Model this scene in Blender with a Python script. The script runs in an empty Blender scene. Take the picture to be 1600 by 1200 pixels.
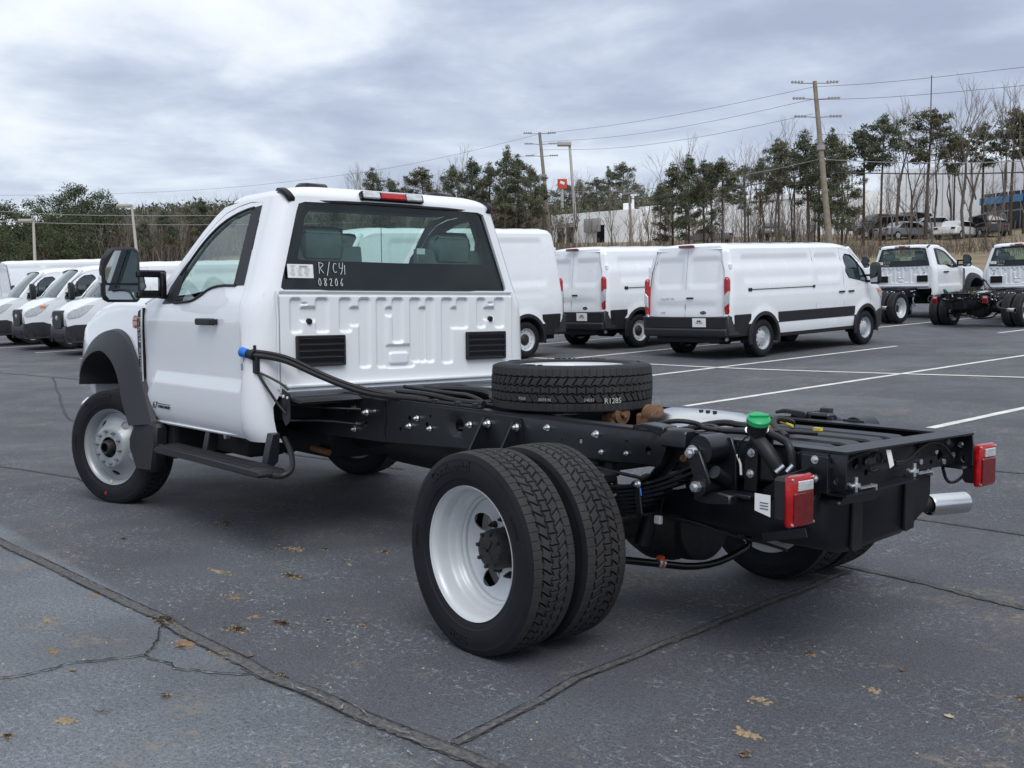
import bpy, bmesh, math, random
import numpy as np
from mathutils import Vector, Matrix
from mathutils.geometry import delaunay_2d_cdt
PI = math.pi
rnd = random.Random(7)
SC = bpy.context.scene
COL = SC.collection

# ---------------------------------------------------------------- camera
cam_d = bpy.data.cameras.new('camera')
cam = bpy.data.objects.new('camera', cam_d); COL.objects.link(cam)
CAM = Vector((-3.3376, 3.6646, 1.3563))
CYAW, CPIT, CROL, CF = -0.6856, -0.0713, -0.005, 1696.0
fw = Vector((math.cos(CPIT)*math.cos(CYAW), math.cos(CPIT)*math.sin(CYAW), math.sin(CPIT)))
rt = Vector((math.sin(CYAW), -math.cos(CYAW), 0)); up = rt.cross(fw)
rt2 = rt*math.cos(CROL)+up*math.sin(CROL); up2 = up*math.cos(CROL)-rt*math.sin(CROL)
cam.matrix_world = Matrix((( rt2.x, up2.x, -fw.x, CAM.x), (rt2.y, up2.y, -fw.y, CAM.y), (rt2.z, up2.z, -fw.z, CAM.z), (0,0,0,1)))
cam_d.sensor_width = 36; cam_d.lens = CF/1600*36; cam_d.clip_end = 2500; cam_d.clip_start = .05
SC.camera = cam

# ---------------------------------------------------------------- world: overcast sky
W = bpy.data.worlds.new('World'); SC.world = W; W.use_nodes = True
nt = W.node_tree; N = nt.nodes; L = nt.links; N.clear()
SUN_EL, SUN_AZ = math.radians(52), math.radians(150)     # the sun stands behind and left of the camera, behind cloud
out = N.new('ShaderNodeOutputWorld'); bg = N.new('ShaderNodeBackground'); bg.inputs[1].default_value = .1
sky = N.new('ShaderNodeTexSky'); sky.sky_type = 'NISHITA'; sky.sun_disc = False
sky.sun_elevation = SUN_EL; sky.sun_rotation = math.pi/2-SUN_AZ
tc = N.new('ShaderNodeTexCoord')
sep = N.new('ShaderNodeSeparateXYZ'); L.new(tc.outputs['Generated'], sep.inputs[0])
def wmath(op, a, b=None, c=None):
    m = N.new('ShaderNodeMath'); m.operation = op
    for i, v in enumerate((a, b, c)):
        if v is None: continue
        if isinstance(v, (int, float)): m.inputs[i].default_value = v
        else: L.new(v, m.inputs[i])
    return m.outputs[0]
# project directions on a flat cloud deck, so clouds shrink towards the horizon
den = wmath('ADD', wmath('MAXIMUM', sep.outputs[2], 0.0), .16)
px = wmath('DIVIDE', sep.outputs[0], den); py = wmath('DIVIDE', sep.outputs[1], den)
comb = N.new('ShaderNodeCombineXYZ'); L.new(px, comb.inputs[0]); L.new(py, comb.inputs[1])
comb.inputs[2].default_value = 3.3
def wnoise(scale, detail, rough, dist=0., off=0.):
    mp = N.new('ShaderNodeMapping'); mp.inputs['Location'].default_value = (off, off*.7, off); L.new(comb.outputs[0], mp.inputs[0])
    n = N.new('ShaderNodeTexNoise'); n.inputs['Scale'].default_value = scale; n.inputs['Detail'].default_value = detail
    n.inputs['Roughness'].default_value = rough; n.inputs['Distortion'].default_value = dist
    L.new(mp.outputs[0], n.inputs['Vector']); return n.outputs[0]
S1, S2 = 64.4, 30.2
n1 = wnoise(.66, 6, .52, .35, S1); n2 = wnoise(2.3, 6, .55, .25, S2)
mixn = wmath('ADD', wmath('MULTIPLY', n1, .66), wmath('MULTIPLY', n2, .34))
cr = N.new('ShaderNodeValToRGB'); cr.color_ramp.interpolation = 'B_SPLINE'
e = cr.color_ramp.elements
e[0].position = .39; e[0].color = (.30, .345, .46, 1)
e[1].position = .62; e[1].color = (.82, .845, .87, 1)
m_ = e.new(.475); m_.color = (.43, .485, .60, 1)
m_ = e.new(.54); m_.color = (.61, .665, .745, 1)
L.new(mixn, cr.inputs[0])
scl = N.new('ShaderNodeVectorMath'); scl.operation = 'SCALE'; scl.inputs['Scale'].default_value = 9.3; L.new(cr.outputs[0], scl.inputs[0])
# paler, milky band near the horizon
hz = N.new('ShaderNodeMapRange'); hz.inputs[1].default_value = 0; hz.inputs[2].default_value = .22; hz.inputs[3].default_value = .38; hz.inputs[4].default_value = 0
L.new(sep.outputs[2], hz.inputs[0])
mh = N.new('ShaderNodeMix'); mh.data_type = 'RGBA'; L.new(hz.outputs[0], mh.inputs[0]); L.new(scl.outputs[0], mh.inputs[6]); mh.inputs[7].default_value = (6.2, 6.75, 7.5, 1)
# a little of the physical sky shines through the deck
mx = N.new('ShaderNodeMix'); mx.data_type = 'RGBA'; mx.inputs[0].default_value = .93
L.new(sky.outputs[0], mx.inputs[6]); L.new(mh.outputs[2], mx.inputs[7])
L.new(mx.outputs[2], bg.inputs[0]); L.new(bg.outputs[0], out.inputs[0])

sl = bpy.data.lights.new('sun', 'SUN'); sun = bpy.data.objects.new('sun', sl); COL.objects.link(sun)
sl.energy = 1.35; sl.angle = math.radians(34); sl.color = (1, .975, .94)
sd = Vector((math.cos(SUN_EL)*math.cos(SUN_AZ), math.cos(SUN_EL)*math.sin(SUN_AZ), math.sin(SUN_EL)))
sun.rotation_euler = sd.to_track_quat('Z', 'Y').to_euler()
vs = SC.view_settings; vs.view_transform = 'Standard'; vs.look = 'None'; vs.exposure = .50; vs.gamma = 1; vs.use_curve_mapping = False
try:
    SC.cycles.use_denoising = True; SC.cycles.max_bounces = 8; SC.cycles.transparent_max_bounces = 24
except Exception: pass

# ---------------------------------------------------------------- helpers
def tag(o, label=None, cat=None, group=None, kind=None):
    if label: o['label'] = label
    if cat: o['category'] = cat
    if group: o['group'] = group
    if kind: o['kind'] = kind
    return o
def thing(name, label, cat, loc=(0,0,0), rz=0, group=None, pitch=0, roll=0):
    o = bpy.data.objects.new(name, None); COL.objects.link(o); o.empty_display_size = .2
    o.rotation_mode = 'XYZ'; o.location = loc; o.rotation_euler = (roll, pitch, rz)
    return tag(o, label, cat, group)
def copy_tree(o, parent=None):
    c = o.copy(); COL.objects.link(c)
    if parent: c.parent = parent
    for ch in list(o.children): copy_tree(ch, c)
    return c

def mat(name, col, rough=.5, metal=0., noise=0., nscale=8., bump=0., bscale=40., coat=0., spec=.5, var=None, alpha=1., trans=0., ior=1.45, emis=None, hvar=0.):
    m = bpy.data.materials.new(name); m.use_nodes = True; t = m.node_tree; b = t.nodes['Principled BSDF']
    b.inputs['Base Color'].default_value = (*col, 1); b.inputs['Roughness'].default_value = rough; b.inputs['Metallic'].default_value = metal
    b.inputs['Specular IOR Level'].default_value = spec; b.inputs['IOR'].default_value = ior
    if coat: b.inputs['Coat Weight'].default_value = coat; b.inputs['Coat Roughness'].default_value = .04
    if trans: b.inputs['Transmission Weight'].default_value = trans
    tcn = t.nodes.new('ShaderNodeTexCoord')
    if noise or var:
        n = t.nodes.new('ShaderNodeTexNoise'); n.inputs['Scale'].default_value = nscale; n.inputs['Detail'].default_value = 6; n.inputs['Roughness'].default_value = .65
        t.links.new(tcn.outputs['Object'], n.inputs['Vector'])
        r = t.nodes.new('ShaderNodeValToRGB'); r.color_ramp.elements[0].position = .3; r.color_ramp.elements[1].position = .7
        c2 = var or tuple(min(1, c*(1+noise)) for c in col); c1 = tuple(c*(1-noise) for c in col)
        r.color_ramp.elements[0].color = (*c1, 1); r.color_ramp.elements[1].color = (*c2, 1)
        t.links.new(n.outputs[0], r.inputs[0]); t.links.new(r.outputs[0], b.inputs['Base Color'])
        rr = t.nodes.new('ShaderNodeMapRange'); rr.inputs[3].default_value = max(0, rough-.08); rr.inputs[4].default_value = min(1, rough+.08)
        t.links.new(n.outputs[0], rr.inputs[0]); t.links.new(rr.outputs[0], b.inputs['Roughness'])
    if bump:
        n = t.nodes.new('ShaderNodeTexNoise'); n.inputs['Scale'].default_value = bscale; n.inputs['Detail'].default_value = 4
        t.links.new(tcn.outputs['Object'], n.inputs['Vector'])
        bp_ = t.nodes.new('ShaderNodeBump'); bp_.inputs['Strength'].default_value = bump; bp_.inputs['Distance'].default_value = .01
        t.links.new(n.outputs[0], bp_.inputs['Height']); t.links.new(bp_.outputs[0], b.inputs['Normal'])
    return m
def glass(name, col, alpha, rough=.02):
    m = bpy.data.materials.new(name); m.use_nodes = True; t = m.node_tree; t.nodes.clear()
    o = t.nodes.new('ShaderNodeOutputMaterial'); g = t.nodes.new('ShaderNodeBsdfGlossy'); g.inputs['Roughness'].default_value = rough
    g.inputs['Color'].default_value = (.95, 1, 1, 1)
    tr = t.nodes.new('ShaderNodeBsdfTransparent'); tr.inputs[0].default_value = (*col, 1)
    ge = t.nodes.new('ShaderNodeNewGeometry'); dp = t.nodes.new('ShaderNodeVectorMath'); dp.operation = 'DOT_PRODUCT'
    t.links.new(ge.outputs['Incoming'], dp.inputs[0]); t.links.new(ge.outputs['Normal'], dp.inputs[1])
    def mm(op, a, b=None):
        q = t.nodes.new('ShaderNodeMath'); q.operation = op; q.use_clamp = op == 'ADD'
        for i, v in enumerate((a, b)):
            if v is None: continue
            if isinstance(v, (int, float)): q.inputs[i].default_value = v
            else: t.links.new(v, q.inputs[i])
        return q.outputs[0]
    mr = mm('ADD', mm('MULTIPLY', mm('POWER', mm('SUBTRACT', 1., mm('ABSOLUTE', dp.outputs['Value'])), 5.), .92), .038+alpha)
    mx = t.nodes.new('ShaderNodeMixShader'); t.links.new(mr, mx.inputs[0]); t.links.new(tr.outputs[0], mx.inputs[1]); t.links.new(g.outputs[0], mx.inputs[2])
    t.links.new(mx.outputs[0], o.inputs[0]); return m

M = dict(
  paint = mat('white_paint', (.80,.83,.86), .22, noise=.015, nscale=3, coat=1., spec=.5),
  paint_van = mat('white_van_paint', (.79,.82,.85), .26, noise=.02, nscale=2, coat=.8),
  plastic = mat('black_plastic', (.012,.013,.016), .52, noise=.12, nscale=20, bump=.08, bscale=400),
  plastic_g = mat('grey_black_plastic', (.026,.028,.034), .55, noise=.1, nscale=12, bump=.08, bscale=300),
  gloss = mat('gloss_black', (.008,.008,.010), .14, spec=.4),
  frame = mat('frame_black', (.0075,.0095,.0135), .36, noise=.22, nscale=9, bump=.04, bscale=120, spec=.6),
  frame2 = mat('chassis_black', (.008,.009,.012), .5, noise=.3, nscale=14, bump=.1, bscale=80),
  dark = mat('underbody_dark', (.008,.008,.010), .7, noise=.2),
  rubber = mat('tyre_rubber', (.011,.012,.0155), .60, noise=.25, nscale=7, bump=.06, bscale=160, spec=.28),
  tread = mat('tyre_tread', (.036,.035,.036), .78, noise=.30, nscale=6, bump=.12, bscale=90, spec=.3),
  rim = mat('rim_silver', (.47,.50,.525), .36, metal=.2, noise=.05, nscale=5, spec=.5),
  rimf = mat('rim_dull_silver', (.33,.35,.37), .38, metal=.3, noise=.08, nscale=6),
  rimw = mat('rim_white_grey', (.60,.63,.66), .30, noise=.04, nscale=4, coat=.3),
  zinc = mat('zinc_bolt', (.72,.74,.76), .28, metal=.85, noise=.1, nscale=30),
  steel = mat('bright_steel', (.66,.67,.68), .22, metal=1., noise=.03, nscale=6),
  cast = mat('cast_iron', (.022,.021,.022), .6, noise=.4, nscale=22, bump=.25, bscale=90),
  rust = mat('rusty_casting', (.16,.085,.045), .8, noise=.4, nscale=30, bump=.2, bscale=90),
  rustb = mat('rusty_bolt', (.28,.13,.05), .7, noise=.4, nscale=60),
  chrome = mat('chrome', (.85,.86,.88), .08, metal=1.),
  trim = mat('cab_trim_grey', (.10,.105,.11), .7, noise=.1),
  seat = mat('seat_grey_vinyl', (.07,.075,.08), .45, noise=.12, nscale=9, bump=.15, bscale=14),
  wrap = mat('seat_plastic_wrap', (.13,.15,.155), .18, noise=.2, nscale=6, bump=.5, bscale=9),
  lens = mat('red_lens', (.38,.003,.006), .12, noise=.35, nscale=30, coat=.6, bump=.15, bscale=220),
  lensd = mat('dark_red_lens', (.13,.002,.004), .14, noise=.3, nscale=40, coat=.6, bump=.2, bscale=260),
  clear = mat('clear_lens', (.62,.64,.66), .12, metal=.35, noise=.25, nscale=26, coat=.5, bump=.3, bscale=90),
  amber = mat('amber_lens', (.75,.22,.06), .2, coat=.4),
  label = mat('paper_label', (.80,.81,.80), .6, noise=.04, nscale=40),
  print_ = mat('label_print', (.07,.07,.08), .6), print_g = mat('grey_print', (.35,.36,.38), .6),
  chalk = mat('white_marker', (.78,.80,.80), .7), chalk_y = mat('pale_green_chalk', (.42,.50,.42), .8),
  blue = mat('blue_cap_plastic', (.02,.16,.62), .4, noise=.1), green = mat('green_cap_plastic', (.02,.36,.13), .38, noise=.12, nscale=30),
  yellow = mat('yellow_tape', (.65,.55,.06), .5), orange = mat('orange_plastic', (.65,.10,.03), .45), redm = mat('red_paint', (.42,.03,.02), .5),
  tank = mat('tank_plastic', (.006,.008,.012), .42, noise=.25, nscale=5, bump=.12, bscale=26),
  lineW = mat('stripe_paint', (.66,.66,.64), .75, noise=.22, nscale=5, bump=.2, bscale=60),
  mirror = mat('mirror_glass', (.36,.40,.42), .02, metal=1.),
  border = mat('ceramic_border', (.005,.005,.006), .35, spec=.15),
  sticker = mat('round_sticker', (.50,.40,.38), .5), 
)
M['glass'] = glass('tinted_glass', (.60,.76,.72), .005)
M['glass_side'] = glass('side_glass', (.62,.74,.70), .06)
M['glass_front'] = glass('windscreen_glass', (.84,.93,.90), .02)
M['glass_van'] = glass('van_glass', (.36,.44,.43), .08)

class MB:
    """collects shapes into one bmesh, linked as one object by build()"""
    def __init__(s): s.bm = bmesh.new(); s.mi = 0
    def _tagm(s, fs):
        for f in fs: f.material_index = s.mi
    def raw(s, vs, fs):
        v = [s.bm.verts.new(p) for p in vs]
        out = []
        for f in fs:
            try: out.append(s.bm.faces.new([v[i] for i in f]))
            except ValueError: pass
        s._tagm(out); return v
    def box(s, c, d, rot=None, bev=0.):
        mtx = Matrix.Translation(c) @ (rot.to_4x4() if rot is not None else Matrix()) @ Matrix.Diagonal((*d, 1))
        r = bmesh.ops.create_cube(s.bm, size=1, matrix=mtx)
        fs = {f for v in r['verts'] for f in v.link_faces}; s._tagm(fs)
        if bev:
            es = list({e for v in r['verts'] for e in v.link_edges})
            rr = bmesh.ops.bevel(s.bm, geom=es, offset=min(bev, min(d)*.45), segments=2 if bev > .012 else 1, affect='EDGES', profile=.5)
            s._tagm(rr['faces'])
        return s
    def bx(s, x0, x1, y0, y1, z0, z1, bev=0.):
        return s.box(((x0+x1)/2, (y0+y1)/2, (z0+z1)/2), (abs(x1-x0), abs(y1-y0), abs(z1-z0)), bev=bev)
    def cyl(s, a, b, r0, r1=None, n=16, caps=True):
        a, b = Vector(a), Vector(b); r1 = r0 if r1 is None else r1
        q = (b-a).to_track_quat('Z', 'Y').to_matrix()
        vs = []
        for c, r in ((a, r0), (b, r1)):
            for k in range(n):
                t = 2*PI*k/n; vs.append(c + q @ Vector((r*math.cos(t), r*math.sin(t), 0)))
        fs = [(k, (k+1) % n, n+(k+1) % n, n+k) for k in range(n)]
        if caps: fs += [tuple(range(n-1, -1, -1)), tuple(range(n, 2*n))]
        s.raw(vs, fs); return s
    def tube(s, pts, r, n=8, smooth=0, caps=True):
        P = [Vector(p) for p in pts]
        for _ in range(smooth):
            Q = [P[0]]
            for i in range(len(P)-1):
                Q += [P[i]*.75+P[i+1]*.25, P[i]*.25+P[i+1]*.75]
            P = Q+[P[-1]]
        R = r if isinstance(r, (list, tuple)) else None
        T0 = (P[1]-P[0]).normalized(); up_ = Vector((0, 0, 1)) if abs(T0.z) < .9 else Vector((1, 0, 0))
        nx = T0.cross(up_).normalized(); vs = []; 
        for i, p in enumerate(P):
            T = (P[min(i+1, len(P)-1)]-P[max(i-1, 0)]).normalized()
            nx = (nx - T*nx.dot(T)).normalized(); ny = T.cross(nx)
            rr = (R[0]+(R[1]-R[0])*i/(len(P)-1)) if R else r
            for k in range(n):
                a = 2*PI*k/n; vs.append(p+nx*(rr*math.cos(a))+ny*(rr*math.sin(a)))
        fs = [(i*n+k, i*n+(k+1) % n, (i+1)*n+(k+1) % n, (i+1)*n+k) for i in range(len(P)-1) for k in range(n)]
        if caps: fs += [tuple(range(n-1, -1, -1)), tuple(range((len(P)-1)*n, len(P)*n))]
        s.raw(vs, fs); return s
    def lathe(s, prof, c=(0,0,0), axis='y', n=48, close=False):
        """prof: list of (r, t) with t along the axis"""
        vs = []; m = len(prof)
        for k in range(n):
            a = 2*PI*k/n; ca, sa = math.cos(a), math.sin(a)
            for r, t in prof:
                p = {'y': (r*ca, t, r*sa), 'z': (r*ca, r*sa, t), 'x': (t, r*ca, r*sa)}[axis]
                vs.append((p[0]+c[0], p[1]+c[1], p[2]+c[2]))
        rows = m if close else m-1
        fs = [(k*m+i, k*m+(i+1) % m, ((k+1) % n)*m+(i+1) % m, ((k+1) % n)*m+i) for k in range(n) for i in range(rows)]
        s.raw(vs, fs); return s
    def prism(s, poly, ax, t0, t1, bev=0.):
        """poly in the two axes other than ax, extruded along ax from t0 to t1"""
        def P(p, t):
            return {'x': (t, p[0], p[1]), 'y': (p[0], t, p[1]), 'z': (p[0], p[1], t)}[ax]
        n = len(poly); b2 = bmesh.new()
        v0 = [b2.verts.new(P(p, t0)) for p in poly]; v1 = [b2.verts.new(P(p, t1)) for p in poly]
        b2.faces.new(v0); b2.faces.new(v1[::-1])
        for i in range(n): b2.faces.new((v0[i], v1[i], v1[(i+1) % n], v0[(i+1) % n]))
        if bev: bmesh.ops.bevel(b2, geom=list(b2.edges), offset=bev, segments=1, affect='EDGES', profile=.5)
        s.merge(b2); return s
    def merge(s, b2, mtx=None):
        mp = {}
        for v in b2.verts: mp[v] = s.bm.verts.new(mtx @ v.co if mtx else v.co)
        for f in b2.faces:
            try:
                g = s.bm.faces.new([mp[v] for v in f.verts]); g.material_index = s.mi
            except ValueError: pass
        b2.free()
    def bolt(s, p, d, r=.013, h=.014):
        p = Vector(p); d = Vector(d).normalized()
        s.cyl(p, p+d*.003, r*1.5, n=12); s.cyl(p+d*.003, p+d*(.003+h), r, r*.95, n=6); s.cyl(p+d*(.003+h), p+d*(.003+h*1.5), r*.5, n=6)
        return s
    def xf(s, mtx):
        bmesh.ops.transform(s.bm, matrix=mtx, verts=s.bm.verts); return s
    def build(s, name, mats, parent=None, ang=35, rec=True, weld=0.):
        if weld: bmesh.ops.remove_doubles(s.bm, verts=s.bm.verts, dist=weld)
        if rec: bmesh.ops.recalc_face_normals(s.bm, faces=s.bm.faces)
        me = bpy.data.meshes.new(name); s.bm.to_mesh(me); s.bm.free()
        if not isinstance(mats, (list, tuple)): mats = [mats]
        for m in mats: me.materials.append(m)
        if ang:
            me.shade_smooth()
            if ang < 180: me.set_sharp_from_angle(angle=math.radians(ang))
        o = bpy.data.objects.new(name, me); COL.objects.link(o)
        if parent is not None: o.parent = parent
        return o

def resample(poly, step, closed=True):
    out = []; n = len(poly)
    for i in range(n if closed else n-1):
        a, b = poly[i], poly[(i+1) % n]; d = math.hypot(b[0]-a[0], b[1]-a[1]); k = max(1, int(math.ceil(d/step)))
        out += [(a[0]+(b[0]-a[0])*j/k, a[1]+(b[1]-a[1])*j/k) for j in range(k)]
    if not closed: out.append(poly[-1])
    return out
def inside_mask(pts, poly):
    x, y = pts[:, 0], pts[:, 1]; r = np.zeros(len(pts), bool); n = len(poly)
    for i in range(n):
        x0, y0 = poly[i]; x1, y1 = poly[(i+1) % n]
        if y0 == y1: continue
        c = ((y0 > y) != (y1 > y)) & (x < (x1-x0)*(y-y0)/(y1-y0)+x0); r ^= c
    return r
def cdt(outer, holes, step, grid=None):
    """triangulate a polygon with holes on a point grid; returns verts, tris, boundary loops (lists of indices)"""
    grid = grid or step
    loops = [resample(outer, step)]+[resample(h, step) for h in holes]
    pts = []; edges = []; lp = []
    for lo in loops:
        b = len(pts); pts += lo; n = len(lo); edges += [(b+i, b+(i+1) % n) for i in range(n)]; lp.append(list(range(b, b+n)))
    A = np.array(outer); x0, y0 = A.min(0); x1, y1 = A.max(0)
    gx, gy = np.meshgrid(np.arange(x0+grid*.5, x1, grid), np.arange(y0+grid*.5, y1, grid)); G = np.stack([gx.ravel(), gy.ravel()], 1)
    G[:, 0] += ((np.round((G[:, 1]-y0)/grid)).astype(int) % 2)*grid*.3
    m = inside_mask(G, loops[0])
    for h in loops[1:]: m &= ~inside_mask(G, h)
    G = G[m]; BP = np.array(pts)
    keep = np.ones(len(G), bool)
    for i in range(0, len(G), 400):
        d = ((G[i:i+400, None, :]-BP[None])**2).sum(2).min(1); keep[i:i+400] = d > (min(step, grid)*.45)**2
    pts += [tuple(g) for g in G[keep]]
    V, E_, F, ov, oe, of = delaunay_2d_cdt([Vector(p) for p in pts], edges, [], 0, 1e-7)
    V = np.array([tuple(v) for v in V]); C = np.array([V[list(f)].mean(0) for f in F])
    m = inside_mask(C, loops[0])
    for h in loops[1:]: m &= ~inside_mask(C, h)
    F = [tuple(f) for f, k in zip(F, m) if k]
    return V, F, lp
def patch(mb, outer, holes, step, fn, grid=None, thick=0., inner_mi=None, smooth_edge=0.):
    """a mapped sheet (u,v)->fn(u,v), given thickness by offsetting along its normals"""
    V, F, lp = cdt(outer, holes, step, grid)
    P = [Vector(fn(u, v)) for u, v in V]
    used = sorted({i for f in F for i in f}); 
    # orient so that normals point away from inner side: fn.out(p) gives an outward hint
    vs = [mb.bm.verts.new(P[i]) for i in used]; ix = {i: k for k, i in enumerate(used)}
    fs = []
    for f in F:
        try: fs.append(mb.bm.faces.new([vs[ix[i]] for i in f]))
        except ValueError: pass
    mb._tagm(fs)
    if thick:
        nr = [Vector((0,0,0)) for _ in used]
        e = 1e-3
        for k, i in enumerate(used):
            u, v = V[i]; a = Vector(fn(u+e, v))-Vector(fn(u-e, v)); b = Vector(fn(u, v+e))-Vector(fn(u, v-e)); nr[k] = a.cross(b).normalized()
        # outward = away from the body's centre line
        sgn = 1 if sum(n.dot(fn.hint(P[i])) for n, i in zip(nr, used)) > 0 else -1
        v2 = [mb.bm.verts.new(P[i]-nr[k]*(thick*sgn)) for k, i in enumerate(used)]
        om = mb.mi
        if inner_mi is not None: mb.mi = inner_mi
        g = []
        for f in F:
            try: g.append(mb.bm.faces.new([v2[ix[i]] for i in f][::-1]))
            except ValueError: pass
        mb._tagm(g); mb.mi = om
        cnt = {}
        for f in F:
            for a, b in ((f[0], f[1]), (f[1], f[2]), (f[2], f[0])):
                cnt[(a, b)] = 1
        for a, b in list(cnt):
            if (b, a) not in cnt:
                try: q = mb.bm.faces.new((vs[ix[b]], vs[ix[a]], v2[ix[a]], v2[ix[b]])); q.material_index = mb.mi
                except ValueError: pass
    return mb
def interp(x, xs, ys):
    return float(np.interp(x, xs, ys))
def ss(a, b, x):
    t = max(0., min(1., (x-a)/(b-a))) if b != a else float(x > a); return t*t*(3-2*t)
def text_into(mb, s, size, mtx, ext=.002, bend=None, space=1.0, shear=0.):
    cu = bpy.data.curves.new('t', 'FONT'); cu.body = s; cu.size = size; cu.extrude = ext; cu.align_x = 'CENTER'; cu.align_y = 'CENTER'; cu.resolution_u = 2
    cu.space_character = space; cu.shear = shear
    o = bpy.data.objects.new('t', cu); COL.objects.link(o)
    bpy.context.view_layer.update()
    me = bpy.data.meshes.new_from_object(o.evaluated_get(bpy.context.evaluated_depsgraph_get()))
    b2 = bmesh.new(); b2.from_mesh(me)
    if bend:
        for v in b2.verts: v.co = Vector(bend(v.co))
    mb.merge(b2, mtx)
    bpy.data.objects.remove(o); bpy.data.curves.remove(cu); bpy.data.meshes.remove(me)
    return mb
def M3(x, y, z, o):
    return Matrix(((x[0], y[0], z[0], o[0]), (x[1], y[1], z[1], o[1]), (x[2], y[2], z[2], o[2]), (0,0,0,1)))

# ---------------------------------------------------------------- terrain
def sp(t, k): return math.log1p(math.exp(-abs(t)/k))*k+max(t, 0)
def terrain(x, y):
    z = .038*sp(-y-2.8, .6)+.03*sp(x-8.5, .8)-.022*sp(x-14, 1.5)
    d = math.hypot(x-CAM.x, y-CAM.y)
    k = .25+.75*ss(-12, -45, y)
    return z+k*(.07*sp(d-40, 3)-.02*sp(d-85, 5)-.055*sp(d-140, 10))
# ================================================================ THE GROUND
def nodes_of(name):
    m = bpy.data.materials.new(name); m.use_nodes = True; t = m.node_tree; return m, t, t.nodes['Principled BSDF']
def asphalt_material():
    m, t, b = nodes_of('asphalt'); nn, ll = t.nodes, t.links
    tc_ = nn.new('ShaderNodeTexCoord')
    def noise(scale, detail=4, rough=.6, off=0, vec=None, dist=0):
        n = nn.new('ShaderNodeTexNoise'); n.inputs['Scale'].default_value = scale; n.inputs['Detail'].default_value = detail; n.inputs['Roughness'].default_value = rough; n.inputs['Distortion'].default_value = dist
        mp = nn.new('ShaderNodeMapping'); mp.inputs['Location'].default_value = (off, off*1.3, 0)
        ll.new(vec or tc_.outputs['Object'], mp.inputs[0]); ll.new(mp.outputs[0], n.inputs['Vector']); return n.outputs[0]
    def ramp(inp, a, b_, ca, cb):
        r = nn.new('ShaderNodeMapRange'); r.interpolation_type = 'SMOOTHSTEP'; r.inputs[1].default_value = a; r.inputs[2].default_value = b_; r.inputs[3].default_value = ca; r.inputs[4].default_value = cb
        ll.new(inp, r.inputs[0]); return r.outputs[0]
    def mixc(f, a, b_, mode='MIX'):
        x = nn.new('ShaderNodeMix'); x.data_type = 'RGBA'; x.blend_type = mode
        if isinstance(f, float): x.inputs[0].default_value = f
        else: ll.new(f, x.inputs[0])
        for i, v in ((6, a), (7, b_)):
            if isinstance(v, tuple): x.inputs[i].default_value = (*v, 1)
            else: ll.new(v, x.inputs[i])
        return x.outputs[2]
    def mul(a, b_):
        x = nn.new('ShaderNodeMath'); x.operation = 'MULTIPLY'
        for i, v in ((0, a), (1, b_)):
            if isinstance(v, float): x.inputs[i].default_value = v
            else: ll.new(v, x.inputs[i])
        return x.outputs[0]
    big = noise(.16, 4, .55, 3); mid = noise(.9, 5, .6, 8); fine = noise(55, 3, .7, 1); grit = noise(230, 2, .8, 5)
    c = mixc(ramp(big, .35, .65, 0, 1), (.080,.083,.099), (.110,.114,.134))
    c = mixc(ramp(mid, .3, .72, 0, .55), c, (.070,.072,.081))
    # the outer paving lane (y above the long joint) is more worn and bluish
    sx = nn.new('ShaderNodeSeparateXYZ'); ll.new(tc_.outputs['Object'], sx.inputs[0])
    lane = mul(ramp(sx.outputs[1], 1.84, 1.93, 0, 1), ramp(noise(.8, 4, .6, 71), .28, .62, .25, 1)); c = mixc(lane, c, (.205,.232,.262))
    lane2 = mul(ramp(sx.outputs[0], -.35, -.55, 0, 1), ramp(noise(1.1, 4, .6, 91), .45, .7, 0, .55)); c = mixc(lane2, c, (.125,.140,.158))
    # worn bluish patches
    pat = noise(.42, 4, .6, 21.3); c = mixc(ramp(pat, .52, .68, 0, .6), c, (.150,.170,.188))
    # crazed seal coat: a pale net of fine lines
    dn = nn.new('ShaderNodeTexNoise'); dn.inputs['Scale'].default_value = 9; dn.inputs['Detail'].default_value = 3; ll.new(tc_.outputs['Object'], dn.inputs['Vector'])
    add = nn.new('ShaderNodeVectorMath'); add.operation = 'MULTIPLY_ADD'; ll.new(dn.outputs['Color'], add.inputs[0]); add.inputs[1].default_value = (.16, .16, 0); ll.new(tc_.outputs['Object'], add.inputs[2])
    vor = nn.new('ShaderNodeTexVoronoi'); vor.feature = 'DISTANCE_TO_EDGE'; vor.inputs['Scale'].default_value = 24; ll.new(add.outputs[0], vor.inputs['Vector'])
    net = ramp(vor.outputs[0], .0, .075, 1, 0); gate = ramp(noise(1.7, 5, .7, 14), .42, .60, 0, 1)
    net2 = mul(mul(net, gate), ramp(noise(31, 2, .6, 40), .42, .62, 0, 1.))
    c = mixc(mul(net2, 1.), c, (.34,.37,.40))
    # aggregate grain
    c = mixc(ramp(fine, .35, .7, 0, .5), c, (.045,.046,.052))
    g2 = noise(120, 3, .75, 9); g3 = noise(60, 4, .8, 19)
    c = mixc(ramp(grit, .56, .70, 0, .55), c, (.30,.31,.34)); c = mixc(ramp(g2, .54, .66, 0, .5), c, (.24,.26,.29)); c = mixc(ramp(g3, .48, .36, 0, .6), c, (.030,.030,.034))
    c = mixc(ramp(grit, .45, .30, 0, .65), c, (.014,.014,.016)); c = mixc(ramp(g2, .46, .34, 0, .6), c, (.020,.020,.023))
    # faint tan silt
    c = mixc(mul(ramp(noise(1.3, 5, .7, 33), .55, .70, 0, .8), ramp(noise(26, 3, .7, 2), .4, .65, 0, 1.)), c, (.26,.215,.15))
    ll.new(c, b.inputs['Base Color'])
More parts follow.
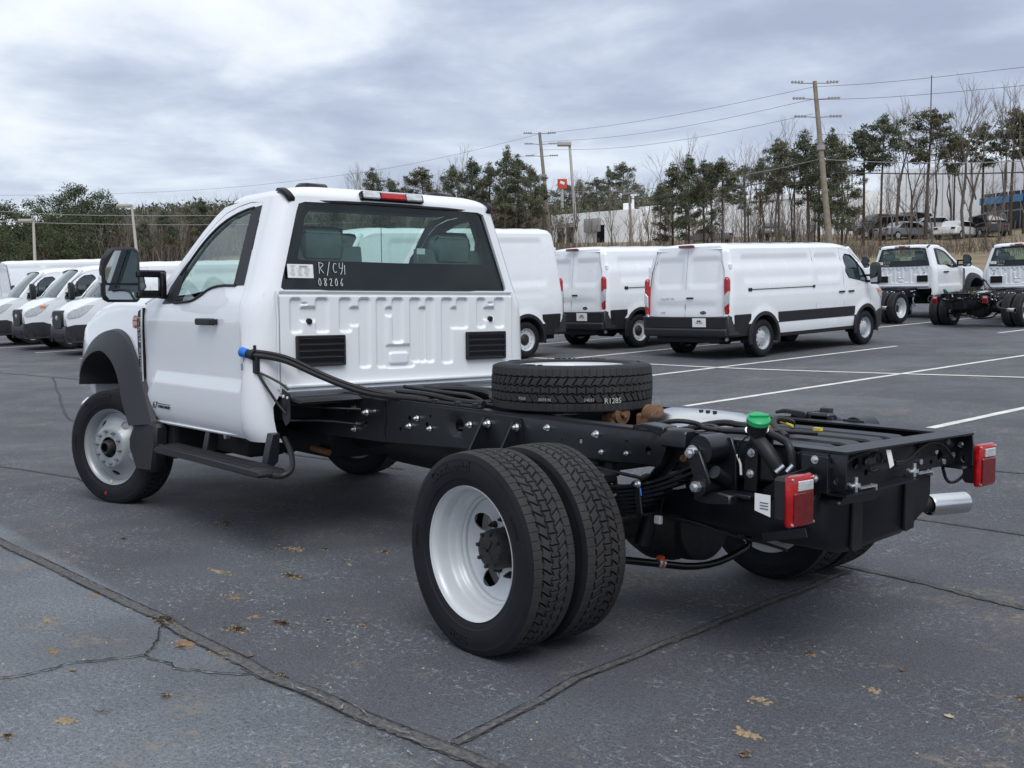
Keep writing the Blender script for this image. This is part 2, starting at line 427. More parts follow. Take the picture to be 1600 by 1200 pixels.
    ll.new(ramp(mid, .3, .7, .62, .82), b.inputs['Roughness']); b.inputs['Specular IOR Level'].default_value = .35
    bp1 = nn.new('ShaderNodeBump'); bp1.inputs['Strength'].default_value = .55; bp1.inputs['Distance'].default_value = .006; ll.new(grit, bp1.inputs['Height'])
    bp2 = nn.new('ShaderNodeBump'); bp2.inputs['Strength'].default_value = .5; bp2.inputs['Distance'].default_value = .012; ll.new(fine, bp2.inputs['Height']); ll.new(bp1.outputs[0], bp2.inputs['Normal'])
    ll.new(bp2.outputs[0], b.inputs['Normal'])
    return m
M['asphalt'] = asphalt_material()
M['seam'] = mat('asphalt_seam', (.058,.058,.063), .88, noise=.5, nscale=55, bump=.3, bscale=140, var=(.150,.149,.150))
M['crackm'] = mat('crack_dark', (.012,.012,.014), .95, noise=.3)
M['crackl'] = mat('crack_pale_edge', (.20,.21,.22), .9, noise=.5, nscale=40)
M['scrub'] = mat('winter_grass', (.20,.155,.095), .95, noise=.3, nscale=.5, var=(.30,.24,.15), bump=.6, bscale=3)
M['road'] = mat('road_grey', (.17,.18,.19), .85, noise=.12, nscale=.6)

def tensor(xs, ys, dz, mats, name, z0=None):
    vs = [(x, y, (terrain(x, y) if z0 is None else z0)+dz) for y in ys for x in xs]; nx = len(xs)
    fs = [(j*nx+i, j*nx+i+1, (j+1)*nx+i+1, (j+1)*nx+i) for j in range(len(ys)-1) for i in range(nx-1)]
    mb = MB(); mb.raw(vs, fs); return mb.build(name, mats, ang=180, rec=False)
def frange(a, b, s):
    n = int(round((b-a)/s)); return [a+(b-a)*i/n for i in range(n+1)]
lot_x = frange(-14, 48, .5); lot_y = frange(-34, 16, .5)
lot = tag(tensor(lot_x, lot_y, 0, M['asphalt'], 'parking_lot'), kind='structure', label='grey asphalt parking lot with worn seal coat')
gx_ = [-900, -500, -250, -120, -60, -30, -22]+lot_x[::2]+[52, 60, 70, 80, 95, 110, 130, 160, 220, 350, 600, 1100]
gy_ = [-1100, -700, -400, -260, -180, -140, -115, -95, -80, -70, -60, -52, -46, -40, -37]+lot_y[::2]+[20, 30, 50, 90, 160, 300, 600]
ground = tag(tensor(gx_, gy_, -.05, M['scrub'], 'ground'), kind='structure')

def ribbon(path, w, dz, name, m, kind='structure', jag=0., step=.5, label=None, parent=None, lift=True, rs=None, ret=False, mb=None):
    """a flat strip laid on the terrain along a path of (x, y)"""
    r_ = rs or rnd
    P = resample(path, step, closed=False); vs = []
    for i, p in enumerate(P):
        a, b = P[max(0, i-1)], P[min(len(P)-1, i+1)]; t = Vector((b[0]-a[0], b[1]-a[1])).normalized(); n = Vector((-t.y, t.x))
        ww = w if not callable(w) else w(i/(len(P)-1))
        o = r_.uniform(-jag, jag)
        for s_ in (1, -1):
            q = Vector(p)+n*(s_*ww/2+o*.6+r_.uniform(-jag, jag)); vs.append((q.x, q.y, terrain(q.x, q.y)+dz))
    fs = [(2*i, 2*i+1, 2*i+3, 2*i+2) for i in range(len(P)-1)]
    own = mb is None
    mb = mb or MB(); mb.raw(vs, fs)
    if not own: return None
    o = mb.build(name, m, ang=0); tag(o, label, kind=kind); 
    if parent is not None: o.parent = parent
    return o
# painted stalls: each line is one stripe on the lot
stall_x = [-.84, 2.36, 5.57, 8.62, 11.8, 15.0, 18.2, 21.4]
for x in stall_x:
    ribbon([(x-.05, -6.3), (x, -16.1)], .105, .004, 'painted_stripe', M['lineW'], jag=.004, parent=lot)
ribbon([(-3.5, -12.75), (4, -11.4), (12.1, -9.86)], .105, .008, 'painted_stripe', M['lineW'], jag=.004, parent=lot)
ribbon([(12.1, -9.86), (21.5, -8.0)], .105, .004, 'painted_stripe', M['lineW'], jag=.004, parent=lot)
for x in (5.6, 8.8, 12.0, 15.2, 18.3):
    ribbon([(x, -20.6), (x, -27.5)], .105, .004, 'painted_stripe', M['lineW'], jag=.004, parent=lot)
for i in range(5):
    p = Vector((20.9+3.3*i, -4.0)); q = p-Vector((math.cos(1.5), math.sin(1.5)))*5.4
    ribbon([tuple(p), tuple(q)], .105, .004, 'painted_stripe', M['lineW'], jag=.004, parent=lot)
# paving joints between the lanes
jr = random.Random(3)
def wob(path, amp, n):
    P = resample(path, n, closed=False); return [(x+jr.uniform(-amp, amp), y+jr.uniform(-amp, amp)) for x, y in P]
def joint(path, w, jag=.006):
    ribbon(path, w, .004, 'paving_joint', M['seam'], jag=jag, step=.025, parent=lot, rs=jr)
    for sg in (1, -1):
        ed = []
        P = resample(path, .2, closed=False)
        for k in range(len(P)):
            p, q = P[max(0, k-1)], P[min(len(P)-1, k+1)]; t = Vector((q[0]-p[0], q[1]-p[1])).normalized(); ed.append((P[k][0]-t.y*sg*w*.47+jr.uniform(-.002, .002), P[k][1]+t.x*sg*w*.47+jr.uniform(-.002, .002)))
        ribbon(ed, lambda u: .0022+.003*abs(math.sin(u*37+sg)), .008, 'paving_crack', M['crackm'], jag=.0012, step=.03, parent=lot, rs=jr)
joint(wob([(9, 2.3), (3.35, 2.03), (1.48, 1.91), (.25, 1.89), (-.53, 1.79), (-1.4, 1.70), (-3, 1.6)], .010, .3), .064)
joint(wob([(-.68, 1.72), (-.5, 1.05), (-.39, .3), (-.28, -.55), (-.2, -1.12)], .010, .25), .042)
joint(wob([(.5, -1.22), (-.13, -1.19), (-.61, -1.16), (-1.1, -1.1), (-2.5, -1.0)], .01, .3), .035, .008)
joint(wob([(4.2, -1.3), (9.9, -.36), (16, -2)], .02, .5), .02, .006)
joint(wob([(4.4, .95), (5.53, .91), (8, 1.6)], .02, .5), .014, .005)
joint(wob([(22, -1.0), (17.86, -1.62), (15.53, -2.14), (9, -3.4), (0, -4.6), (-6, -5.2)], .02, .5), .03, .006)
joint(wob([(-4.5, -2.4), (-1.2, -2.6), (2.2, -2.5)], .02, .5), .02, .004)
for path in ([(1.5, 3.4), (.86, 2.66), (.87, 2.41), (.80, 2.15), (.52, 2.11), (.33, 1.93)], [(.80, 2.15), (.95, 2.03), (1.15, 1.93)]):
    P = wob(path, .018, .06)
    ribbon(P, .007, .004, 'crack_edge', M['crackl'], jag=.004, step=.02, parent=lot, rs=jr)
    ribbon(P, .006, .008, 'pavement_crack', M['crackm'], jag=.003, step=.02, parent=lot, rs=jr)
# pale worn edges beside the joint
for k in range(46):
    a = jr.uniform(-1.3, .6); y = 1.87+a*.045+jr.uniform(-.05, .05); x = a
    ribbon([(x, y), (x+jr.uniform(.02, .07), y+jr.uniform(-.03, .03))], jr.uniform(.002, .006), .012, 'worn_edge', M['crackl'], jag=.003, step=.02, parent=lot, rs=jr) if k < 26 else None
# the road behind the lot and the grass verges are strips of the same terrain
def roadstrip(c, head, wid, length, dz, name, m, label):
    h = Vector((math.cos(head), math.sin(head))); n = Vector((-h.y, h.x)); vs = []; fs = []
    K = int(length/3); J = 6
    for i in range(K+1):
        for j in range(J+1):
            q = Vector(c)+h*(length*(i/K-.5))+n*(wid*(j/J-.5)); vs.append((q.x, q.y, terrain(q.x, q.y)+dz))
    for i in range(K):
        for j in range(J): fs.append((i*(J+1)+j, i*(J+1)+j+1, (i+1)*(J+1)+j+1, (i+1)*(J+1)+j))
    mb = MB(); mb.raw(vs, fs); return tag(mb.build(name, m, ang=180), label, kind='structure')
def vdir(px, D):   # a spot seen D metres away
    h = CYAW-math.atan((px-800)/CF); return (CAM.x+D*math.cos(h), CAM.y+D*math.sin(h))
roadstrip(vdir(1480, 49), math.radians(-129), 7.0, 190, .06, 'road', M['road'], None)

# debris: clumps of dried mud and grass, small clods, leaves
M['straw'] = mat('dry_straw', (.27,.205,.13), .95, noise=.35, nscale=60); M['mud'] = mat('dry_mud', (.22,.15,.09), .95, noise=.3, nscale=30)
M['leaf'] = mat('dead_leaf', (.14,.085,.05), .8, noise=.3, nscale=50); M['leafp'] = mat('pale_leaf', (.45,.38,.25), .8, noise=.3, nscale=50)
dr = random.Random(11)
def clump(x, y, rx, ry, n, m, hint='straw'):
    mb = MB()
    for i in range(n):
        a = dr.uniform(0, 2*PI); r = abs(dr.gauss(0, .5)); px_, py_ = x+r*rx*math.cos(a), y+r*ry*math.sin(a); s_ = dr.uniform(.2, .75); z = terrain(px_, py_)+.003
        t = dr.uniform(0, PI); d = Vector((math.cos(t), math.sin(t), 0)); w_ = Vector((-d.y, d.x, 0))
        if hint == 'straw' and i % 3:
            Lh = .016*s_+.004; ww = .0016; p = Vector((px_, py_, z+dr.uniform(0, .004)))
            mb.raw([p-d*Lh-w_*ww, p+d*Lh-w_*ww, p+d*Lh+w_*ww+Vector((0,0,.003)), p-d*Lh+w_*ww+Vector((0,0,.003))], [(0,1,2,3)])
        else:
            q = .010*s_+.003; p = Vector((px_, py_, z-.002))
            vs = [p+Vector((q*math.cos(k*PI/3)*dr.uniform(.6, 1.3), q*math.sin(k*PI/3)*dr.uniform(.5, 1.2), 0)) for k in range(6)]+[p+Vector((0,0,q*.55))]
            mb.raw(vs, [(k, (k+1) % 6, 6) for k in range(6)])
    return mb.build({'straw': 'dried_grass_clump', 'mud': 'mud_crumbs'}[hint], m, ang=0)
gi = 0
for (x, y, rx, ry, n, mm, hh) in [(1.20,1.90,.10,.05,150,'straw','straw'), (.85,1.96,.07,.035,110,'mud','mud'), (.88,1.72,.07,.05,90,'straw','straw'), (.84,1.53,.07,.04,70,'mud','straw'), (1.55,1.11,.10,.05,80,'straw','straw'),
        (3.06,.79,.1,.06,70,'straw','straw'), (-1.21,.97,.06,.03,90,'straw','mud'), (-1.04,.70,.06,.04,40,'straw','mud'), (1.9,1.35,.12,.05,50,'straw','mud'), (2.1,.8,.14,.06,60,'straw','mud'), (1.35,1.5,.1,.06,40,'mud','mud'), (.6,1.9,.09,.05,50,'mud','mud'), (.30,2.6,.05,.03,40,'straw','mud')]:
    o = clump(x, y, rx, ry, n, M[mm], hh); tag(o, kind='stuff')
    o['label'] = 'scattered dried mud and grass crumbs on the asphalt'
# more small crumbs strewn about
for i in range(22):
    x, y = dr.choice(((dr.uniform(.3,3.2), dr.uniform(.3,1.8)), (dr.uniform(-2,-.7), dr.uniform(-.4,1.2)), (dr.uniform(.2,2), dr.uniform(1.8,2.8)))); hh = dr.choice(('straw','mud'))
    tag(clump(x, y, dr.uniform(.02,.06), dr.uniform(.012,.03), dr.randint(8,34), M[dr.choice(('straw','mud'))], hh), 'small scattered mud and straw crumbs on the asphalt', kind='stuff')
# lots of tiny grit everywhere near the truck
mb = MB()
for i in range(700):
    x = dr.uniform(-2.3, 5.5); y = dr.uniform(-1.5, 3.2)
    if i % 3 == 0: x, y = 1.4+dr.gauss(0, .9), 1.5+dr.gauss(0, .5)
    q = dr.choice((.0015, .002, .0025, .003, .006)); p = Vector((x, y, terrain(x, y)-.001))
    vs = [p+Vector((q*math.cos(k*PI/2.5)*dr.uniform(.6, 1.3), q*math.sin(k*PI/2.5)*dr.uniform(.6, 1.3), 0)) for k in range(5)]+[p+Vector((0,0,q*.8))]
    mb.raw(vs, [(k, (k+1) % 5, 5) for k in range(5)])
tag(mb.build('grit', M['leafp'], ang=0), 'pale grit and crumbs scattered over the asphalt', kind='stuff')
def leaf(x, y, s_, m, label):
    a = dr.uniform(0, 6.3); mb = MB(); vs = []
    out_ = [(0,1),(.25,.55),(.6,.5),(.4,.1),(.55,-.3),(.15,-.45),(0,-1),(-.2,-.4),(-.6,-.25),(-.35,.1),(-.65,.4),(-.2,.5)]
    for u, v in out_+[(0,0)]:
        z = .25*abs(u)+.12*abs(v) if (u, v) != (0,0) else .02
        vs.append((x+s_*(u*math.cos(a)-v*math.sin(a)), y+s_*(u*math.sin(a)+v*math.cos(a)), terrain(x, y)+.002+s_*z))
    n = len(out_); mb.raw(vs, [(k, (k+1) % n, n) for k in range(n)])
    tag(mb.build('dead_leaf', m, ang=0), label, 'leaf')
leaf(3.75, 2.25, .035, M['leaf'], 'curled brown leaf on the open asphalt left of the front wheel')
leaf(.52, 1.84, .028, M['leaf'], 'dark leaf lying on the paving joint below the forked crack')
leaf(.80, 2.42, .022, M['mud'], 'small brown clod-like leaf just above the thin crack at the left')
leaf(-1.55, .35, .026, M['leafp'], 'tan dried leaf alone on the asphalt at the lower right')
leaf(-1.2, .05, .024, M['leaf'], 'brown leaf on dark asphalt behind the fuel tank')
M['rimr'] = mat('rim_light_silver', (.58,.61,.63), .34, metal=.12, noise=.06, nscale=4)
# ================================================================ WHEELS
TR, TW = .402, .098     # tyre radius, half tread width
def tread_h(th, w):
    """depth cut into the tread at angle th and width w"""
    ph = th*58/(2*PI); tri = abs((ph % 1)*2-1)-.5; aw = abs(w); sg = 1 if w > 0 else -1
    d = 0.
    k = abs(aw-.060-.003*(tri if sg > 0 else -tri)); d = max(d, 1-ss(.0022, .0036, k))
    k = abs(aw-.018-.010*(tri*.9)); d = max(d, 1-ss(.0022, .0036, k))
    if aw > .063:
        q = ph*1.25 % 1; q = min(q, 1-q); d = max(d, .35*(1-ss(.015, .04, q)))
    elif aw > .022:
        q = (ph+(aw-.02)*16+.5) % 1; q = min(q, 1-q); d = max(d, .95*(1-ss(.06, .10, q)))
    else:
        q = ph % 1; q = min(q, 1-q); d = max(d, .9*(1-ss(.04, .08, q)))
    return d*.0085
def tyre_mesh(nseg=1160):
    mb = MB(); ws = [-TW+i*(2*TW)/62 for i in range(63)]
    prof_side = [(.262,.084),(.266,.094),(.280,.101),(.292,.104),(.296,.108),(.303,.1095),(.322,.1125),(.340,.113),(.356,.1118),(.368,.109),(.372,.1095),(.378,.1075),(.388,.1035),(.394,.1005)]
    rows = [(r, -t) for r, t in prof_side]; n0 = len(rows)
    vs = []; m = len(rows)*2+len(ws)
    for k in range(nseg):
        a = 2*PI*k/nseg; ca, sa = math.cos(a), math.sin(a)
        for r, t in rows: vs.append((r*ca, t, r*sa))
        for w in ws:
            r = TR-.0065*(abs(w)/TW)**2.2-tread_h(a, w); vs.append((r*ca, w, r*sa))
        for r, t in reversed(rows): vs.append((r*ca, -t, r*sa))
    fs = [(k*m+i, k*m+i+1, ((k+1) % nseg)*m+i+1, ((k+1) % nseg)*m+i) for k in range(nseg) for i in range(m-1)]
    v = [mb.bm.verts.new(p) for p in vs]
    for k in range(nseg):
        for i in range(m-1):
            f = mb.bm.faces.new((v[k*m+i], v[k*m+i+1], v[((k+1) % nseg)*m+i+1], v[((k+1) % nseg)*m+i]))
            f.material_index = (0 if tread_h(2*PI*(k+.5)/nseg, ws[min(max(i-n0, 0), len(ws)-1)]+TW/62) > .0028 else 1) if n0-1 <= i < m-n0 else 0
    mb.mi = 2
    # raised lettering moulded on both sidewalls
    for side in (1, -1):
        for s_, size, r0, a0, sh_ in (('Continental', .054, .346, PI*.40, 1), ('HSR 5', .042, .343, -PI*.45, -1), ('225/70R19.5', .018, .338, PI*.02, 1), ('REGROOVABLE', .013, .335, PI*.85, 1)):
            def bend(c, r0=r0, a0=a0, side=side, q=sh_):
                rr = r0+c.y*q; a = a0+q*c.x/r0; t = .1135-.02*max(0, abs(rr-.34)-.012)
                return (rr*math.cos(a)*side, side*(t+c.z), rr*math.sin(a)) if side > 0 else (-rr*math.cos(a), -(t+c.z), rr*math.sin(a))
            text_into(mb, s_, size, None, ext=.0026, bend=bend, space=1.05, shear=.0)
    o = mb.build('tyre', [M['rubber'], M['tread'], M['letter']], ang=24, rec=False)
    me = o.data; bpy.data.objects.remove(o); return me
M['letter'] = mat('tyre_lettering', (.012,.012,.014), .45)
TYRE = tyre_mesh()
def place(me, name, parent, loc=(0,0,0), rz=0, ry=0, rx=0, label=None):
    o = bpy.data.objects.new(name, me); COL.objects.link(o); o.parent = parent; o.location = loc; o.rotation_euler = (rx, ry, rz)
    if label: o['label'] = label
    if name == 'lug_nuts': o['kind'] = 'stuff'
    return o
def disc(mb, rin, rout, fn, holes, step=.012, n=72, thick=.006):
    """a wheel disc: annulus with round holes; fn(r)->t along the axle"""
    outer = [(rout*math.cos(2*PI*k/n), rout*math.sin(2*PI*k/n)) for k in range(n)]
    hl = [[(rin*math.cos(2*PI*k/40), rin*math.sin(2*PI*k/40)) for k in range(40)]]
    for (r, a, rx, ry) in holes:
        ca, sa = math.cos(a), math.sin(a); h = []
        for k in range(24):
            u, v = rx*math.cos(2*PI*k/24), ry*math.sin(2*PI*k/24); h.append(((r+u)*ca-v*sa, (r+u)*sa+v*ca))
        hl.append(h)
    def f(u, v): return (u, fn(math.hypot(u, v)), v)
    f.hint = lambda p: Vector((0, 1, 0))
    patch(mb, outer, hl, step, f, thick=thick)
def rim_rear():
    mb = MB()
    mb.lathe([(.262,.096),(.266,.099),(.267,.095),(.259,.090),(.252,.080),(.248,.062),(.247,.030),(.243,.018),(.238,.010),(.236,-.004),(.230,-.012),(.222,-.020),(.219,-.034),(.209,-.040),(.207,-.055),(.222,-.08),(.236,-.11),(.262,-.112)], n=96)
    def fn(r): return interp(r, [.10, .118, .15, .178, .196, .208], [-.098, -.096, -.085, -.072, -.058, -.052])
    disc(mb, .085, .2075, fn, [(.157, PI*(32/180.)+k*PI/2, .039, .039) for k in range(4)], thick=.008)
    o = mb.build('rim', M['rimr'], ang=40); me = o.data; bpy.data.objects.remove(o); return me
def rim_rear_in():
    mb = MB(); mb.lathe([(.262,.096),(.266,.099),(.258,.088),(.250,.078),(.243,.060),(.222,-.06),(.236,-.09),(.262,-.100)], n=64)
    def fn(r): return interp(r, [.08, .12, .18, .224], [.07, .07, .04, .0])
    disc(mb, .085, .2225, fn, [(.163, PI/8+k*PI/4-.12, .028, .026) for k in range(8)], step=.02)
    o = mb.build('rim', M['rimw'], ang=40); me = o.data; bpy.data.objects.remove(o); return me
def rim_front():
    mb = MB(); mb.lathe([(.262,.096),(.266,.099),(.266,.094),(.258,.088),(.250,.078),(.243,.060),(.236,.03),(.224,.0),(.222,-.06),(.236,-.09),(.262,-.100)], n=96)
    def fn(r): return interp(r, [.06, .135, .142, .152, .185, .210, .236], [.118, .118, .114, .098, .064, .044, .036])
    disc(mb, .072, .2355, fn, [(.186, PI*.30+k*2*PI/5, .021, .034) for k in range(5)], thick=.008)
    o = mb.build('rim', M['rimf'], ang=40); me = o.data; bpy.data.objects.remove(o); return me
RIM_R, RIM_RI, RIM_F = rim_rear(), rim_rear_in(), rim_front()
def hub_rear():
    mb = MB(); mb.lathe([(.0,.005),(.060,.004),(.072,-.002),(.078,-.014),(.080,-.03),(.082,-.034),(.082,-.05),(.080,-.12),(.0,-.12)], n=40)
    for k in range(8):
        a = 2*PI*k/8+.2; c = Vector((.068*math.cos(a), -.006, .068*math.sin(a))); mb.cyl(c, c+Vector((0,.016,0)), .008, n=6)
    for k in range(3):
        a = 2*PI*k/3; mb.box((.02*math.cos(a), .006, .02*math.sin(a)), (.05, .006, .008), rot=Matrix.Rotation(-a, 3, 'Y'))
    o = mb.build('hub', M['cast'], ang=35); me = o.data; bpy.data.objects.remove(o); return me
def nuts(n, r, t, h, rad):
    mb = MB()
    for k in range(n):
        a = 2*PI*k/n+.16; c = Vector((r*math.cos(a), t, r*math.sin(a))); mb.cyl(c, c+Vector((0, .008, 0)), rad*1.35, rad*1.2, n=12); mb.cyl(c+Vector((0,.008,0)), c+Vector((0,h,0)), rad, rad*.92, n=6); mb.cyl(c+Vector((0,h,0)), c+Vector((0,h+.012,0)), rad*.5, n=8)
    return mb
def me_of(mb, name, m):
    o = mb.build(name, m); me = o.data; bpy.data.objects.remove(o); return me

M['zinc_d'] = mat('dull_zinc', (.30,.31,.32), .4, metal=.7, noise=.2, nscale=30)
HUB_R = hub_rear(); NUTS_R = me_of(nuts(10, .1125, -.096, .022, .0115), 'lug_nuts', M['cast']); NUTS_F = me_of(nuts(10, .112, .118, .018, .0095), 'lug_nuts', M['zinc_d'])
def hub_front():
    mb = MB(); mb.lathe([(.030,.155),(.038,.158),(.046,.150),(.050,.135),(.050,.09),(.068,.088),(.072,.112),(.078,.112),(.078,.05),(.03,.05)], n=40); mb.lathe([(.0,.118),(.03,.118),(.031,.10)], n=24)
    return me_of(mb, 'hub', M['cast'])
HUB_F = hub_front()
# ================================================================ THE CHASSIS CAB TRUCK
AX_F, AX_R = 4.277, 0.0
truck = thing('chassis_cab_truck', 'big white chassis cab truck in the foreground with bare black frame and dual rear wheels', 'truck')
SV = Vector
def Wz(z):
    return interp(z, [.55,.60,.66,.74,.80,.89,1.10,1.30,1.38,1.43,1.47,1.95,1.99,2.02], [.935,.950,.985,1.0,1.003,1.003,1.0,.992,.978,.955,.940,.785,.772,.76])
def crease(x, z):
    zl = .908 if x < 3.58 else .908-(x-3.58)*.62
    return -.014*ss(zl-.008, zl+.010, z)*(1-ss(1.0, 1.35, z))
def Xr(z): return 2.185+max(0, z-1.44)*.105
def Rc(z): return interp(z, [1.4, 1.95], [.13, .115])
def wrap(sgn):
    def f(u, z):
        w = Wz(z); r = Rc(z); x0 = Xr(z)
        if u <= 1: p = (x0, u*(w-r), z)
        elif u <= 1.5:
            a = (u-1)*PI; p = (x0+r*(1-math.cos(a)), w-r+r*math.sin(a), z)
        else:
            x = x0+r+(u-1.5); p = (x, w+crease(x, z), z)
        return (p[0], p[1]*sgn, p[2])
    f.hint = lambda p: Vector((-.6, sgn, 0)) if p.x < 2.32 else Vector((0, sgn, 0))
    return f
def U(x, z): return 1.5+x-(Xr(z)+Rc(z))
def P_(L_): return [(U(x, z), z) for x, z in L_]
seam_r = [(2.365,.615),(2.33,.70),(2.33,.93),(2.345,1.20),(2.36,1.42),(2.395,1.60),(2.425,1.80),(2.43,1.93),(2.445,1.962)]
seam_t = [(2.60,1.968),(2.75,1.955),(2.90,1.925),(3.02,1.87),(3.18,1.765),(3.32,1.64),(3.45,1.525),(3.60,1.435),(3.765,1.39)]
seam_f = [(3.772,1.2),(3.765,.90),(3.745,.70),(3.735,.60)]
shell_top = [(3.80,1.385),(3.60,1.50),(3.46,1.60),(3.32,1.715),(3.18,1.83),(3.04,1.925),(2.95,1.968)]
def shell_side():
    mb = MB()
    for s_ in (1, -1):
        body = [(0,.90),(.5,.90),(.93,.90),(1.0,.80),(1.0,.60)]+P_([(2.32,.605)])+[(U(x-.007, z), z) for x, z in seam_r]+[(U(x, z+.007), z+.007) for x, z in seam_t]
        top = P_(shell_top)+[(U(2.7,1.99),1.99),(1.5,1.99),(1.25,1.99),(1,1.99),(0,1.99)]
        win = [(0,1.962),(.55,1.962),(.93,1.958),(.985,1.945),(.992,1.90),(.998,1.50),(.995,1.468),(.97,1.456),(0,1.456)]
        patch(mb, body+top+win, [], .035, wrap(s_), thick=.03, inner_mi=1)
    return mb
b = shell_side()
# roof skin
def roof(mb, z0=1.985, h=.072):
    lo = []
    w = Wz(1.99); r = Rc(1.99); x0 = Xr(1.99); xf = 2.93
    half = [(x0, t*(w-r)) for t in (0, .25, .5, .75)]+[(x0+r*(1-math.cos(a)), w-r+r*math.sin(a)) for a in [PI/2*k/8 for k in range(9)]]+[(x0+r+(xf-.10-x0-r)*t, w) for t in (.15, .3, .45, .6, .75, .9)]+[(xf-.10+.10*math.sin(a), w-.16+.16*math.cos(a)) for a in [PI/2*k/6 for k in range(7)]]+[(xf+.035*(1-((w-.16)*t/(w-.16))**2), (w-.16)*t) for t in (.75, .5, .25)]+[(xf+.035, 0)]
    loop = half+[(x, -y) for x, y in reversed(half[1:-1])]
    cx = 2.56
    S = [1, .995, .985, .97, .95, .92, .88, .8, .65, .45, .2]
    vs = []; n = len(loop)
    for s_ in S:
        z = z0+h*(1-s_**7)**.62+.012*(1-s_**2)
        for x, y in loop: vs.append((cx+(x-cx)*s_, y*s_, z))
    fs = [(i*n+k, i*n+(k+1) % n, (i+1)*n+(k+1) % n, (i+1)*n+k) for i in range(len(S)-1) for k in range(n)]+[tuple((len(S)-1)*n+k for k in range(n))]
    # ribs pressed into the roof
    mb.raw(vs, fs)
    # inner headliner
    mb.mi = 1; mb.raw([(cx+(x-cx)*.97, y*.97, z0-.01) for x, y in loop], [tuple(range(n))]); mb.mi = 0
roof(b)
# pinch flange under the back panel and corner
b.bx(2.188, 2.215, -.84, .84, .86, .915)
b.build('cab_shell', [M['paint'], M['trim']], truck, ang=42)
# back panel pressings
press = [(0.697,0.764,1.214,1.407),(0.527,0.603,1.210,1.408),(0.594,0.705,1.277,1.358),(0.375,0.448,1.213,1.408),(0.247,0.318,1.001,1.408),(0.309,0.385,1.248,1.357),(0.130,0.197,0.997,1.408),(0.014,0.086,1.142,1.408),(0.075,0.136,1.302,1.355),(-0.113,-0.041,1.020,1.408),(-0.212,-0.158,1.016,1.408),(-0.159,-0.105,1.018,1.354),(-0.354,-0.277,1.006,1.408),(-0.473,-0.393,1.219,1.408),(-0.404,-0.344,1.220,1.353),(-0.615,-0.553,1.222,1.408),(-0.767,-0.696,1.220,1.409),(-0.702,-0.602,1.272,1.352)]
Pn = np.array(press)
def rbox(y, z, b_, r):
    cy, cz, hy, hz = (b_[0]+b_[1])/2, (b_[2]+b_[3])/2, (b_[1]-b_[0])/2-r, (b_[3]-b_[2])/2-r
    qx, qy = abs(y-cy)-hy, abs(z-cz)-hz
    return math.hypot(max(qx, 0), max(qy, 0))+min(max(qx, qy), 0)-r
def emboss(y, z):
    d = min(rbox(y, z, (p[0]-.006, p[1]+.006, p[2]-.004, p[3]+.004), .024) for p in press)
    h = .016*ss(.004, -.012, d) if False else .016*(1-ss(-.014, .004, d))
    for vb in ((.415,.75,1.012,1.205), (-.78,-.445,1.012,1.205)):   # vent surrounds
        h = h*(ss(0, .02, rbox(y, z, vb, .03)))-.008*(1-ss(-.012, .0, rbox(y, z, vb, .03)))
    c = rbox(y, z, (-.075,.150,.985,1.135), .03); h = max(h, .013*(1-ss(-.014, 0, c))); c = rbox(y, z, (-.03,.112,1.01,1.088), .02); h -= .012*(1-ss(-.012, .002, c))
    for lb in ((.66,.72,1.372,1.384), (-.68,-.64,1.372,1.384)):
        h = max(h, .012*(1-ss(-.008, .004, rbox(y, z, lb, .008))))
    h += .010*ss(1.418, 1.426, z)*(1-ss(1.436, 1.444, z))
    return h
mb = MB(); ny, nz = 330, 112; ys = np.linspace(-.832, .832, ny); zs = np.linspace(.925, 1.452, nz)
vs = [(2.163+emboss(y, z)*1.05, y, z) for z in zs for y in ys]
mb.raw(vs, [(j*ny+i, j*ny+i+1, (j+1)*ny+i+1, (j+1)*ny+i) for j in range(nz-1) for i in range(ny-1)])
mb.bx(2.135, 2.19, -.80, .80, .905, .925, bev=.004)        # bottom ledge
mb.prism([(2.19,.905),(2.155,.905),(2.150,.885),(2.185,.845),(2.19,.845)], 'y', -.80, .80)
for s_ in (1, -1):   # folded seams beside the panel
    mb.tube([(2.176, s_*.838, .90), (2.172, s_*.842, 1.1), (2.172, s_*.84, 1.30), (2.174, s_*.85, 1.45)], .006, 6)
    mb.tube([(2.21, s_*.905, .66), (2.205, s_*.915, 1.0), (2.205, s_*.92, 1.30), (2.212, s_*.90, 1.44)], .0045, 6)
for k in range(7): mb.cyl((2.152, -.7+k*.233, .914), (2.146, -.7+k*.233, .914), .006, n=8)
mb.build('cab_back_panel', M['paint'], truck, ang=50)
for (y0, y1) in ((.432,.733), (-.762,-.462)):
    mb = MB(); fr = MB()
    fr.prism([(y0,1.03),(y1,1.03),(y1,1.19),(y0,1.19)], 'x', 2.150, 2.166)
    v = fr.build('air_vent', M['plastic'], truck)
    f2 = MB()
    f2.bx(2.136, 2.168, y0-.004, y1+.004, 1.184, 1.198, bev=.004); f2.bx(2.136, 2.168, y0-.004, y1+.004, 1.022, 1.036, bev=.004)
    f2.bx(2.136, 2.168, y0-.006, y0+.008, 1.026, 1.194, bev=.004); f2.bx(2.136, 2.168, y1-.008, y1+.006, 1.026, 1.194, bev=.004)
    f2.build('vent_frame', M['plastic'], v)
    for k in range(4):
        z = 1.052+k*.0365; s2 = MB(); s2.box((2.146, (y0+y1)/2, z+.006), (.006, y1-y0-.012, .036), rot=Matrix.Rotation(math.radians(-32), 3, 'Y')); s2.build('louvre', M['plastic_g'], v)
for y in (.649, -.657):
    mb = MB(); mb.cyl((2.170, y, 1.277), (2.154, y, 1.277), .019, .016, n=20); mb.cyl((2.156, y, 1.277), (2.150, y, 1.277), .008, n=12); mb.build('rubber_plug', M['plastic'], truck)
